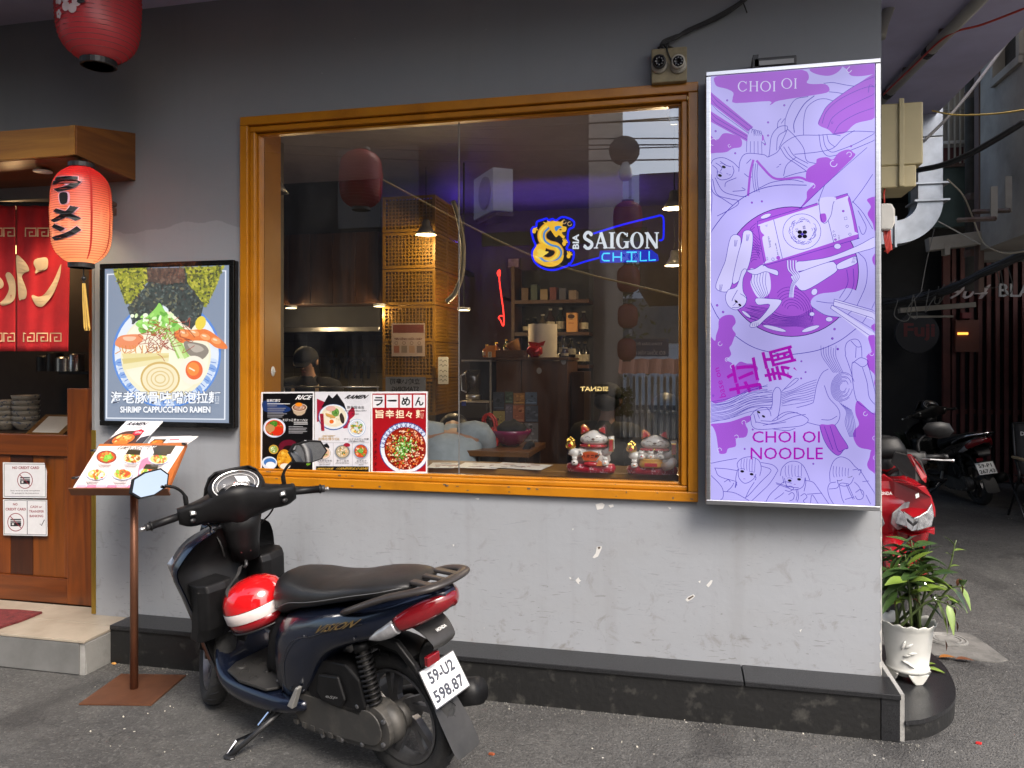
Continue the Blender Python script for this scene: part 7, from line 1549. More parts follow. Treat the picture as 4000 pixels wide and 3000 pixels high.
seaweed([(950,245),(1200,240),(1215,340),(1320,480),(1300,570),(1240,640),(1180,600),(1060,480),(960,560),(860,600),(825,500),(900,420),(960,340)],['#2e3a38','#3c4a48','#222a2a','#55625f','#6a6a52','#192020'],420,16)
seaweed([(960,250),(1190,246),(1200,330),(1080,350),(960,330)],['#4a3830','#5c4438','#372a26','#6e5648'],120,16)
a.blob([(770,690),(830,675),(910,675),(930,700),(900,740),(860,770),(800,765),(745,740)],'#e88a5a',4);a.blob([(800,690),(880,690),(860,715),(810,712)],'#f3c0a0',4)
for k in range(14):x=770+22*k;a.line([(x,745),(x+rn.uniform(-20,20),780),(x+rn.uniform(-30,30),800)],6,rn.choice(['#d98a30','#c9762a','#e0a050']))
a.blob([(880,600),(950,560),(1010,500),(1030,470),(1050,490),(1075,530),(1110,560),(1160,610),(1190,640),(1100,660),(1040,650),(960,660),(900,630)],'#8fd05a',4)
for k in range(50):a.ell(rn.gauss(1020,70),rn.gauss(600,38),rn.uniform(10,26),rn.uniform(8,16),rn.choice(['#a8e070','#d8f0b8','#7cc048','#eef8dc','#62aa38']),8,rn.uniform(0,180))
for k in range(7):a.line([(1080+12*k,660),(1120+12*k,740),(1160+14*k,830)],14,rn.choice(['#dcecb0','#b8d880','#eaf2cc','#9cc860']),4)
a.blob([(1140,700),(1130,660),(1180,640),(1240,645),(1330,640),(1400,680),(1465,740),(1468,768),(1400,760),(1340,720),(1240,715),(1180,730)],'#e87a30',4)
for x,y in ((1190,668),(1260,665),(1330,690),(1400,715)):a.ell(x,y,34,20,'#f2a060',14,20);a.ell(x-6,y-7,16,6,'#fbd8b8',10,20)
a.blob([(1195,720),(1260,725),(1330,745),(1352,790),(1300,840),(1230,810),(1200,770)],'#8a8074',4);a.blob([(1215,735),(1290,745),(1320,775),(1260,790)],'#b8ada0',4)
for y,c in ((815,'#e5d79a'),(850,'#d9c67e'),(885,'#eadfae')):a.poly([(790,y-18),(1095,y-20-(y-815)*.6),(1092,y+14-(y-815)*.7),(800,y+20)],c)
a.ell(1038,960,128,110,'#cfae62',34);a.ell(1038,962,116,98,'#efe2bc',32);
for r_ in (.75,.5,.28):a.ring(1038,962,116*r_,98*r_,8,'#d9bf84',26)
a.ell(1250,905,86,94,'#f2ead8',28,20);a.ell(1258,905,56,62,'#e8601c',26);a.ell(1252,898,40,44,'#f08a30',22);a.line([(1225,890),(1262,910)],9,'#ffe8c8')
for k in range(60):
 x,y=rn.gauss(1070,70),rn.gauss(690,52);a.line([(x,y),(x+rn.uniform(-50,50),y+rn.uniform(-40,40)),(x+rn.uniform(-70,70),y+rn.uniform(-50,50))],4,rn.choice(['#9c3a20','#b0482a','#7e2c18']),4)
a.ell(1300,600,34,46,'#e8d040',12,20)
for cc,o,bd in (('#26324c',3,.06),('#f0f4fb',0,.02)):a.text('海老豚骨味噌泡拉麺',716-o,1122+o,1428+o,1042-o,cc,bd);a.text('SHRIMP CAPPUCCHINO RAMEN',778-o,1182+o,1364+o,1140-o,cc,bd+.02)
a.obj('lit_print',printed('lit_picture_print',.3,glow=.46,dirt=.0),FB)
# ================================================================ menu stand
M_COPPER=pm('copper_brown_steel',(.20,.085,.045),.42,.55,c2=(.14,.06,.035),thr=(.35,.7),scale=6)
st=thing('menu_stand','brown steel menu stand with a tilted board and a flat square foot','stand')
bq=[G(307,2749,.008),G(591,2752,.008),G(726,2636,.008),G(473,2632,.008)]
obj('foot_plate',MB().prism([(p.x,p.y) for p in bq],lambda a,b:V((a,b,.001)),lambda a,b:V((a,b,.009))),M_COPPER,st,bevel=.001)
pb=G(524,2688,.009);BZ=1.03
obj('pole',MB().tube([pb,(pb.x,pb.y,BZ+.02)],.0185,14),M_COPPER,st,smooth=True)
T0,T1,T2=W(280,1912,-.60),W(652,1912,-.60),W(728,1728,-.26);T3=T0+(T2-T1)
nb_=((T1-T0).cross(T3-T0)).normalized();nb_=nb_ if nb_.z >0 else-nb_
obj('board',MB().rings([[p-nb_*.022 for p in (T0,T1,T2,T3)],[p-nb_*.001 for p in (T0,T1,T2,T3)]]),pm('orange_board','#a85a22',.45),st,bevel=.002)
dn_=(T0-T3).normalized()
obj('ledge',MB().rings([[q+dn_*.012+nb_*.012,q+nb_*.012+dn_*.002,q-nb_*.026+dn_*.002,q-nb_*.026+dn_*.012] for q in (T0-(T1-T0).normalized()*.01,T1+(T1-T0).normalized()*.01)]),M_COPPER,st)
def bpos(x,y,h): # photo zoom pixels (0,900,k) on the board plane
 d=ray(x*.6028,900+y*.6028);tt=(T0+nb_*(.0005+h)-CAM).dot(nb_)/d.dot(nb_);return CAM+d*tt
mn=thing('menu_sheet','laminated RAMEN SELECTION menu lying on the tilted stand board','menu')
a=Art(bpos,.00003);a.poly([(640,1398),(1130,1396),(1195,1400),(1068,1600),(1020,1672),(470,1672),(515,1600)],'#d9d4d6');a.blob([(900,1530),(930,1480),(990,1470),(960,1540),(930,1620),(895,1600)],'#c97a98')
for x,y,w in ((760,1435,30),(800,1520,34),(905,1425,30),(700,1540,30),(860,1620,34)):a.ring(x,y,w,14,4,'#c9b8c0',20)
a.poly([(985,1392),(1140,1394),(1105,1450),(1000,1452)],'#2a211c');a.text('RAMEN SELECTION',760,1418,1000,1396,'#f4f0ee',.04,.15);a.text('RAMEN SELECTION',764,1420,1004,1398,'#3a2a30',.02,.15)
food(a,690,1468,66,42,'#8a3a24','#b8401c',['#c85a28','#6aa83a','#4f8f2c','#e08040','#8cc85a'],46,41,'#30405a',.18);food(a,700,1470,26,18,'#5fa030','#6fb040',['#8cc85a','#3f7f22'],14,42)
for (x,y,s1) in ((855,1475,43),(1030,1480,44),(625,1580,45),(795,1580,46),(968,1570,47)):
 food(a,x,y,70,38,'#ccd0da','#dcb878',['#e0a040','#c86a28','#f0d89a','#7aa83a','#8a5a30','#d8482a','#efe0c0'],40,s1,'#5a74a8',.2)
 if s1 in (43,44,47):a.poly([(x-40,y-26),(x-22,y-56),(x+60,y-52),(x+50,y-20)],'#2c2a1a')
for x,y in ((680,1512),(850,1516),(1020,1512),(600,1622),(780,1626),(940,1626)):
 for j in range(3):a.rect(x-50+6*j,y+7*j,x+46-8*j,y+7*j+3,'#7a7074')
for k in range(8):a.poly([(500+66*k,1650),(560+66*k,1650),(553+66*k,1668),(490+66*k,1668)],'#c97a9a' if k % 2 else '#d8a0b4')
a.obj('print',M_PRINT,mn)
def clip_on(x,y):
 p=bpos(x,y,.004);c=thing('binder_clip','small black binder clip on the %s edge of the menu board' % ('right' if x >1000 else ('upper left' if y <1500 else 'lower left')),'clip',p);obj('jaw',MB().prism([(-.012,0),(.012,0),(.008,.016),(-.008,.016)],lambda a,b:V((b-.008,a,.0)),lambda a,b:V((b-.008,a,.010))),M_BLACKPL,c);obj('handle',MB().tube([(.008,-.006,.006),(.024,-.004,.012),(.024,.004,.012),(.008,.006,.006)],.0012,5),M_STEEL,c)
clip_on(605,1432);clip_on(485,1610);clip_on(1196,1388)
def leaflet(name,label,pts,y0,y1):
 """small standing sheet: lower edge at depth y0, upper at y1"""
 q=[W(x*.6028,900+y*.6028,(y1 if i <2 else y0)) for i,(x,y) in enumerate(pts)];t=thing(name,label,'leaflet');nn=(q[1]-q[0]).cross(q[3]-q[0]).normalized()*.0006
 nn=nn if nn.y <0 else-nn
 obj('sheet',MB().rings([[p for p in q],[p-nn for p in q]]),M_WHITE,t)
 o,ex,ey=q[3],(q[2]-q[3]),(q[0]-q[3])
 return t,Art(lambda x,y,h:o+ex*x+ey*y+nn.normalized()*(.0004+h),.00003)
t,a=leaflet('ramen_leaflet','white RAMEN leaflet with an orange bowl standing at the stand board top',[(820,1234),(1056,1244),(905,1402),(665,1398)],-.262,-.20)
a.rect(0,0,1,1,'#dcdade');a.text('RAMEN',.12,.82,.62,.95,'#1a1414',.05,.1);a.rect(.2,.74,.6,.77,'#8a8488');a.blob([(0.02,0),(.05,.4),(.3,.6),(.7,.55),(.78,.2),(.8,0)],'#5a3420');food(a,.38,.28,.34,.26,'#3a2a20','#c06a20',['#d98a30','#e8b060','#b05018','#f0c880'],30,51,None,.22);a.ell(.42,.14,.18,.10,'#e87020');a.poly([(.78,0),(1,0),(1,.45),(.8,.35)],'#3a3638')
a.poly([(.62+.15*math.cos(R(30*k))*(1 if k % 2 else .78),.55+.13*math.sin(R(30*k))*(1 if k % 2 else .78)) for k in range(12)],'#c41428');a.text('おすすめ',.54,.50,.70,.59,'#f4dada',.03);a.obj('print',M_PRINT,t)
t,a=leaflet('price_leaflet','small white leaflet with a fried dish curling at the stand board right',[(985,1338),(1288,1334),(1205,1392),(945,1398)],-.262,-.225)
a.rect(0,0,1,1,'#dad8da');a.poly([(.02,.05),(.38,.1),(.42,.7),(.1,.75)],'#3a2c20');food(a,.22,.4,.17,.28,'#7a4a20','#b86a28',['#d08a38','#a05820','#e0a858'],16,53,None,.25);a.rect(.5,.55,.75,.68,'#c05a6a');a.rect(.5,.25,.9,.33,'#9a9698');a.obj('print',M_PRINT,t)
# ================================================================ notices on the door
def z3(off=0):return Art(lambda x,y,h:W(x*.6028,1800+y*.6028,DY-.0035-h),.00003)
def notice(label,q):
 t=thing('door_notice',label,'notice',group='payment notices on the door');p=[W(x*.6028,1800+y*.6028,DY-.003) for x,y in q]
 obj('paper',MB().prism([(k.x,k.z) for k in p],lambda a,b:V((a,DY-.003,b)),lambda a,b:V((a,DY-.0005,b))),M_WHITE,t);return t
t=notice('upper white notice NO CREDIT CARD taped to the wooden door',[(18,10),(285,14),(302,70),(300,242),(20,240)]);a=z3()
a.poly([(18,10),(285,14),(302,70),(300,242),(20,240)],'#d8d8da');a.line([(28,20),(294,22),(294,234),(28,230)],4,'#2a2c3a',closed=True);a.text('NO CREDIT CARD',80,54,254,36,'#8a2c38',.03)
def nocard(cx,cy,r,dy=0):
 a.rect(cx-r*.66,cy-r*.42,cx+r*.66,cy-r*.02,'#1c1c1e');a.rect(cx-r*.66,cy-r*.28,cx+r*.66,cy-r*.12,'#b8b8ba');a.rect(cx-r*.66,cy+.02*r,cx+r*.66,cy+r*.5,'#1c1c1e');a.ell(cx-r*.35,cy+r*.24,r*.14,r*.14,'#d0d0d0',10);a.ring(cx,cy,r,r*1.1,r*.1,'#8a2c38',30);a.line([(cx-r*.7,cy-r*.76),(cx+r*.7,cy+r*.76)],r*.1,'#8a2c38')
nocard(162,126,48);a.text('Sorry, we do not accept card payments',68,200,258,188,'#30303a',.01);a.text('We apologize for the inconvenience',74,216,252,205,'#30303a',.01);a.obj('print',M_PRINT,t)
t=notice('lower white notice CASH or TRANSFER BANKING taped to the wooden door',[(20,250),(304,254),(306,488),(22,482)]);a=z3()
a.poly([(20,250),(304,254),(306,488),(22,482)],'#d8d8da');a.line([(28,256),(298,260),(299,480),(28,474)],4,'#2a2c3a',closed=True);a.line([(176,260),(177,476)],4,'#2a2c3a');a.text('NO',84,290,114,274,'#8a2c38',.03);a.text('CREDIT CARD',36,322,168,305,'#8a2c38',.03);nocard(102,398,52)
for i,s_ in enumerate(('CASH or','TRANSFER','BANKING')):a.text(s_,(196,188,192)[i],306+30*i,(272,286,280)[i],290+30*i,'#8a2c38',.02)
a.line([(258,408),(268,420),(288,382)],5,'#2a2a2e');a.obj('print',M_PRINT,t)
# ================================================================ mat, small fittings, bowls behind the door glass
mt=[G(x*.6028,1800+y*.6028,SZ+.004) for x,y in ((-200,962),(120,972),(272,986),(140,1040),(0,1084),(-200,1150))]
mo=thing('door_mat','dark red fibre mat lying on the beige tiled step','mat')
obj('pile',MB().prism([(p.x,p.y) for p in mt],lambda a,b:V((a,b,SZ+.0005)),lambda a,b:V((a,b,SZ+.012))),pm('red_fibre',(.14,.018,.018),.95,var=.4,scale=40,bump=.8,bscale=200),mo)
rn=random.Random(6);fb=MB()
for k in range(160):
 i=rn.choice((1,2,3));p=mt[i].lerp(mt[i+1],rn.random());d_=V((rn.uniform(-1,1),rn.uniform(-1,.3),0)).normalized()*rn.uniform(.006,.018);fb.tube([p+V((0,0,.004)),p+d_+V((0,0,.002))],.0012,4)
obj('fringe',fb,MATS['red_fibre'],mo)
wf=thing('pipe_stub','grimy metal pipe stub with a knob beside the lit lantern','pipe');p=W(448,800,0)
obj('stub',MB().tube([p+V((0,.01,0)),p+V((0,-.05,0))],.016,10),M_RUST,wf);obj('knob',MB().ell(p+V((0,-.06,.0)),(.03,.02,.026),10),pm('grimy_white',(.30,.28,.24),.6,c2=(.05,.05,.05),thr=(.4,.6),scale=60),wf,smooth=True);obj('bracket',MB().box(-.012,.012,-.03,0,-.06,-.02,at(p)),M_RUST,wf)
ctz=W(200,1690,.5).z
ct=thing('service_counter','dark wooden counter behind the door glass','counter');obj('top',MB().box(-5.8,-2.75,.45,1.05,ctz-.03,ctz),wood('dark_counter','#3a2512','#241509',.4,'X'),ct);obj('front',MB().box(-5.8,-2.75,.5,.52,.02,ctz-.031),MATS['dark_counter'],ct)
M_BOWL=pm('bowl_glaze',(.42,.38,.32),.3,c2=(.10,.12,.18),thr=(.56,.6),scale=40)
def dish(x,y,z,r,h,nm,lb):
 o=obj(nm,MB().lathe([(r*.5,0),(r*.55,h*.1),(r*.9,h*.6),(r,h),(r*.94,h),(r*.8,h*.55),(r*.4,h*.2)],20,at((x,y,z)),cap1=True),M_BOWL,None,smooth=True);tag(o,lb,'bowl','bowls stacked behind the door glass')
for si,(u,v0,nbw,r_) in enumerate(((100,1625,6,.085),(25,1625,5,.085))):
 p=W(u,v0,.62)
 for k in range(nbw):dish(p.x,.62,ctz+.001+k*.034,r_,.06,'stacked_bowl','bowl %s in the %s stack behind the door glass' % (('at the bottom','second from below','third from below','fourth from below','fifth from below','at the top')[k if k <nbw-1 else 5],('right','left')[si]))
p=W(235,1600,.75)
for k in range(5):dish(p.x,.75,ctz+.001+k*.012,.10,.018,'stacked_plate','plate %s in the pile beside the bowls' % ('at the bottom','second from below','third from below','fourth from below','at the top')[k])
mb_=thing('counter_menu','wooden board with a paper menu on the dark counter','menu');p=W(200,1655,.5);Mx=at((p.x,.52,ctz+.05),('X',35));obj('board',MB().box(-.14,.14,-.1,.1,-.008,0,Mx),wood('menu_board_wood','#7a5220','#5c3a14',.5,'X'),mb_);obj('paper',MB().box(-.10,.10,-.08,.08,.0005,.0015,Mx),M_WHITE,mb_)
sh=thing('wire_shelf','dim shelf with black trays and tins behind the door glass','shelf');zs=W(250,1450,.93).z
obj('board',MB().box(-4.2,-2.75,.82,1.05,zs-.02,zs),M_DARK,sh)
for i,(u,r_,h_,mt_) in enumerate(((180,.06,.10,M_BLACKPL),(215,.055,.12,M_BLACKPL),(255,.06,.09,M_STEEL),(300,.05,.11,M_STEEL))):
 p=W(u,1440,.93);o=obj('shelf_tin',MB().lathe([(r_,0),(r_,h_),(r_*.85,h_+.01),(r_*.5,h_+.012)],14,at((p.x,.93,zs))),mt_,None,auto=40);tag(o,('black tin at the left of the dim shelf','taller black tin on the dim shelf','shiny tin on the dim shelf','narrow shiny tin at the right of the dim shelf')[i],'tin','tins on the dim shelf')
bl_=thing('bay_fill_lamp','added warm bulb lighting the inside of the door bay','lamp',(W(60,1350,.8).x,.8,2.35));obj('bulb',MB().ell((0,0,0),.03,10),em('bay_fill_bulb',(1,.6,.25),2),bl_);obj('cord',MB().tube([(0,0,.03),(0,0,RZC-2.35)],.004,5),M_CABLE,bl_)  # bulb added to warm the dark bay behind the glass
q=bpy.data.lights.new('bay_fill_bulb','POINT');q.energy=3.0;q.color=(1,.62,.3);q.shadow_soft_size=.03;qo=bpy.data.objects.new('bay_fill_light',q);COL.objects.link(qo);qo.parent=bl_;qo.location=(0,-.05,-.05)
# ================================================================ pot plant on the corner step
pc=V((W(3545,2500,.30).x,.30,Qz));PR=.117;PH=.275
pot=thing('flower_pot','off white plastic pot with a wavy rim and a leafy plant on the corner step','pot plant',pc)
prof=[(.078,.03),(.083,.045),(.094,.05),(.094,.062),(.088,.066),(.098,.15),(.108,.24),(.110,.245),(.113,.255),(.122,.272),(.121,.276),(.112,.262),(.105,.24),(.10,.225)]
mb=MB().lathe(prof,48,cap0=True,cap1=False)
for p in mb.v:
 if p.z >.25:an=math.atan2(p.y,p.x);p.z += .006*math.sin(an*14);f=1+.02*math.sin(an*14);p.x *= f;p.y *= f
M_POTW=pm('chalky_pot',(.55,.55,.52),.5,c2=(.44,.44,.40),thr=(.35,.75),scale=7)
vs=obj('vessel',mb,M_POTW,pot,smooth=True)
for k in range(4):
 t=R(20+90*k);c,s_=math.cos(t),math.sin(t);obj('foot',MB().prism([(-.05,.045),(.05,.045),(.03,.015),(.016,.0),(-.016,0),(-.03,.015)],lambda a,b:V((c*.074-s_*a,s_*.074+c*a,b)),lambda a,b:V((c*.087-s_*a*1.05,s_*.087+c*a*1.05,b))),M_POTW,pot,bevel=.004)
caz=math.atan2(CAM.y-pc.y,CAM.x-pc.x)
for q,z,l_,a_ in ((-.25,.16,.05,70),(-.1,.17,.04,40),(-.2,.13,.045,20),(.0,.145,.04,10),(-.25,.11,.045,-20),(-.05,.105,.045,-35)):
 pts=[]
 for f in (0,.25,.5,.75,1):an=caz+q+f*l_*math.cos(R(a_))/.1;zz=z+f*l_*math.sin(R(a_));rr=.0885+(zz-.066)*.116+.001;pts.append(V((rr*math.cos(an),rr*math.sin(an),zz)))
 obj('leaf_relief',MB().tube(pts,[.002,.006,.007,.005,.001],6),M_POTW,vs,smooth=True)
obj('soil',MB().lathe([(.102,.228),(.05,.236),(0,.236)],20,cap1=False),pm('potting_soil',(.05,.035,.025),.95,bump=.8,bscale=60),pot)
M_STEM=pm('green_stem',(.07,.10,.03),.5,var=.3);M_LEAF=pm('glossy_leaf',(.038,.075,.020),.30,var=.45,scale=9,coat=.4);M_LEAFY=pm('young_leaf',(.16,.24,.04),.3,var=.3,coat=.3);M_LEAFB=pm('brown_leaf',(.13,.045,.018),.6,var=.4);M_LEAFO=pm('orange_leaf',(.26,.10,.02),.5,var=.3)
rn=random.Random(14)
def leaf(base,d,ln_,wd,droop,mat,par,twist=0):
 d=d.normalized();sd_=d.cross(V((0,0,1)));sd_=(sd_ if sd_.length >.05 else V((1,0,0))).normalized();sd_=(Matrix.Rotation(twist,4,d) @ sd_)
 up_=sd_.cross(d);vs_=[];n=5
 for k in range(n+1):
  f=k/n;w=wd*math.sin(math.pi*min(.98,f ** .8))+.0008;c=base+d*ln_*f+V((0,0,-droop*f*f*ln_));vs_ += [c-sd_*w+up_*w*.35,c,c+sd_*w+up_*w*.35]
 fs=[]
 for k in range(n):b=3*k;fs += [(b,b+1,b+4,b+3),(b+1,b+2,b+5,b+4)]
 obj('leaf',MB().add(vs_,fs),mat,par,smooth=True)
stems=[((3478,2140),.28,0),((3505,2125),.33,0),((3535,2165),.24,0),((3560,2110),.34,0),((3590,2150),.27,0),((3622,2160),.36,0),((3465,2210),.22,0),((3515,2215),.20,0),((3580,2225),.19,0),((3648,2235),.22,0),((3735,2110),.34,1),((3770,2290),.22,2),((3730,2370),.18,2),((3545,2260),.16,0),((3490,2290),.18,0)]
pinv=V(pc)
for i,((u,v),y,kind) in enumerate(stems):
 tip=W(u,v,y)-pinv;b=V((rn.uniform(-.05,.06),rn.uniform(-.05,.05),.232));mid=b.lerp(tip,.55)+V((0,0,.05 if kind <2 else .07));
 if kind == 1:mid=b.lerp(tip,.6)+V((.05,0,-.02))
 c=spline([tuple(b),tuple(mid),tuple(tip)],7)
 so_=obj('stem',MB().tube(c,[.0075*(1-.65*k/(len(c)-1)) for k in range(len(c))],7),M_STEM,pot,smooth=True)
 n=9 if kind == 0 else 7
 for k in range(n):
  f=.38+.62*k/(n-1);j=min(len(c)-2,int(f*(len(c)-1)));p=c[j];tg=(c[j+1]-c[j]).normalized();s_=1 if k % 2 else-1
  side=tg.cross(V((0,-1,.2))).normalized()*s_;d=(tg*.55+side*1.0+V((rn.uniform(-.25,.25),rn.uniform(-.4,.25),rn.uniform(-.1,.3)))).normalized()
  if kind == 1:leaf(p,d,rn.uniform(.04,.08),.014,.2,M_LEAFY,so_)
  elif kind == 2:leaf(p,d,rn.uniform(.07,.10),.018,.6,rn.choice([M_LEAF,M_LEAF,M_LEAFY,M_LEAFB]),so_)
  else:leaf(p,d,rn.uniform(.10,.15),rn.uniform(.020,.028),rn.uniform(.1,.5),M_LEAF if rn.random() <.8 else M_LEAFY,so_,rn.uniform(-.5,.5))
for (u,v),y in (((3725,2390),.2),((3700,2430),.2),((3735,2445),.18),((3755,2300),.2),((3692,2520),.17),((3490,2350),.2),((3460,2310),.2)):
 leaf(W(u,v-20,y)-pinv,V((.1,0,-1)),.045,.011,.1,M_LEAFB if v != 2300 else M_LEAFO,pot)
obj('dead_twig',MB().tube([W(3700,2350,.2)-pinv,W(3722,2400,.2)-pinv,W(3720,2460,.18)-pinv],.0025,5),M_LEAFB,pot);obj('dead_twig',MB().tube([W(3645,2340,.22)-pinv,W(3700,2330,.2)-pinv,W(3745,2380,.19)-pinv],.003,5),M_STEM,pot)
# fallen leaves
for i,(u,v,a_,m_,lb) in enumerate(((3625,2600,20,M_LEAFY,'yellow green fallen leaf beside the pot foot'),(3645,2612,-30,M_LEAFY,'second yellow green fallen leaf further from the pot'),(3765,2577,0,M_LEAFB,'brown dry leaf on the cement patch edge'),(3700,2570,10,M_LEAFO,'pale dry leaf scrap on the cement patch'))):
 z=Qz+.006 if v >2590 and u <3680 else .012;p=G(u,v,z);t=thing('fallen_leaf',lb,'leaf',p,'fallen leaves near the pot');leaf(V((-.04,0,0)),V((math.cos(R(a_)),math.sin(R(a_)),.1)),.09,.02,.1,m_,t)
# ================================================================ folding chair at the right edge
fc=thing('folding_chair','black folding camp chair cut by the right picture edge','chair',G(4085,2035));M_TUBE=pm('chair_tube',(.03,.03,.032),.3,.6)
for s_ in (-.24,.24):obj('frame_leg',MB().tube(spline([(s_,.25,.0),(s_,.1,.22),(s_,-.02,.45),(s_,.08,.62),(s_,.14,.95)],4),.013,8),M_TUBE,fc,smooth=True);obj('frame_leg',MB().tube([(s_*1.05,-.22,0),(s_*1.05,.0,.22),(s_*1.05,.2,.42)],.013,8),M_TUBE,fc,smooth=True);obj('arm_rest',MB().box(s_-.025,s_+.025,-.2,.12,.60,.622),pm('pale_arm',(.42,.33,.2),.5),fc,bevel=.006)
obj('top_bar',MB().tube([(-.24,.14,.95),(.24,.14,.95)],.013,8),M_TUBE,fc,smooth=True);obj('backrest',MB().grid(lambda a,b:V((-.23+.46*a,.14-.12*(1-b)-.03*math.sin(math.pi*a),.45+.49*b)),8,6),pm('black_canvas',(.02,.02,.022),.8),fc,smooth=True,solid=.004);obj('seat',MB().grid(lambda a,b:V((-.23+.46*a,-.2+.4*b,.43-.03*math.sin(math.pi*a))),8,6),MATS['black_canvas'],fc,smooth=True,solid=.004)
ar=Art(lambda x,z,h:V((x,.085-h,z)),.0002);ar.text('DV',-.19,.83,-.12,.87,(.6,.6,.6),.02);obj('label_print',ar.mb,printed('chair_print',.6),fc,fix=False)
# dark plant by the slatted front
dpn=thing('dark_shrub','dim leafy pot plant in the dark beside the slatted front','plant',G(3585,1900));mbp=MB()
for k in range(140):
 q=rn.uniform(0,6.28);el=rn.uniform(.1,1.3);d=V((math.cos(q)*math.cos(el),math.sin(q)*math.cos(el),math.sin(el)));b_=V((0,0,.35))+d*rn.uniform(.05,.2);e_=b_+d*.3;s_=d.orthogonal().normalized()*.035;mbp.add([b_,b_.lerp(e_,.5)+s_,e_-V((0,0,.06)),b_.lerp(e_,.5)-s_],[(0,1,2,3)])
obj('foliage',mbp,pm('dim_leaf',(.03,.045,.025),.5),dpn);obj('pot',MB().lathe([(.12,0),(.17,.35),(.15,.34)],16),M_GREYW,dpn)
# grit, pebbles and litter
rn=random.Random(19);mb=MB()
def pebble(p,r):
 M_=Matrix.Rotation(rn.uniform(0,3),3,V((rn.random()+.1,rn.random(),rn.random())));vs_=[p+M_ @ V(q)*r*rn.uniform(.6,1.2) for q in ((1,0,0),(-1,0,0),(0,1,0),(0,-1,0),(0,0,.7),(0,0,-.7))];mb.add(vs_,[(0,2,4),(2,1,4),(1,3,4),(3,0,4),(2,0,5),(1,2,5),(3,1,5),(0,3,5)])
for k in range(900):x=rn.uniform(plx[0],CX+.1);pebble(V((x,PY-abs(rn.gauss(0,.035))-.004,.002)),rn.uniform(.0015,.005))
for k in range(700):x=rn.uniform(-4,2.4);pebble(V((x,rn.uniform(-1.5,-.2) if x <CX else rn.uniform(-1.5,2),.002)),rn.uniform(.0012,.0038))
o=obj('loose_grit',mb,pm('grit',(.16,.155,.14),.9,var=.5,scale=300));tag(o,'loose grit and tiny stones scattered along the plinth','grit',kind='stuff')
mb=MB()
for k in range(30):u,v=rn.choice(((rn.uniform(300,900),rn.uniform(2620,2990)),(rn.uniform(1850,3500),rn.uniform(2760,2990))));p=G(u,v,.003);r_=rn.uniform(.002,.006);pebble(p,r_)
o=obj('pale_litter',mb,pm('pale_litter',(.55,.52,.44),.8,var=.3,scale=200));tag(o,'tiny pale paper and food crumbs scattered on the asphalt','litter',kind='stuff')
for i,(u,v,c,lb) in enumerate(((1920,2947,(.25,.06,.02),'small rust brown bottle cap scrap on the asphalt'),(3822,2905,(.5,.02,.02),'small red plastic scrap on the asphalt'),(445,2593,(.6,.3,.08),'orange food scrap beside the step'))):
 t=thing('street_scrap',lb,'litter',G(u,v,.002));obj('scrap',MB().prism([(-.012,-.004),(.008,-.008),(.014,.002),(.002,.008),(-.01,.005)],lambda a,b:V((a,b,0)),lambda a,b:V((a*.9,b*.9,.006))),pm('scrap%d' % i,c,.5),t)
# ================================================================ lamps in the room
def point(parent,loc,e,c=(1,.72,.38),r=.03):
 q=bpy.data.lights.new('lamp_light','POINT');q.energy=e;q.color=c;q.shadow_soft_size=r
 o=bpy.data.objects.new('lamp_light',q);COL.objects.link(o);o.parent=parent;o.location=loc;return o
M_LSHADE=pm('lamp_enamel',(.30,.30,.31),.3,.5)
def pendant(label,u,v,y,rad,lit,e=0):
 p=W(u,v,y);t=thing('pendant_lamp',label,'lamp',p,'pendant lamps in the dining room')
 obj('shade',MB().lathe([(.022,.115),(.03,.10),(.032,.07),(rad*.6,.045),(rad,0),(rad*.98,0),(rad*.58,.04),(.028,.065)],26,cap0=True,cap1=False),M_LSHADE,t,smooth=True)
 obj('cord',MB().tube([(0,0,.11),(0,0,RZC-p.z)],.003,5),M_CABLE,t)
 if lit:obj('bulb',MB().lathe([(.03,.03),(rad*.82,.012),(rad*.86,.004),(0,.0)],22,cap1=False),em('pendant_glow',(1,.74,.30),7),t,smooth=True);point(t,(0,0,-.06),e)
 else:obj('bulb',MB().ell((0,0,.02),.028,10),M_WHITE,t,smooth=True)
 return t
pendant('unlit silver pendant lamp by the ochre window reveal',1077,752,.62,.075,False)
pendant('lit pendant lamp over the middle of the dining room',1664,918,1.9,.085,True,4.5)
pendant('lit pendant lamp, upper one at the right window edge',2634,815,1.3,.075,True,11)
pendant('lit pendant lamp, lower one at the right window edge',2634,1038,2.2,.075,True,11)
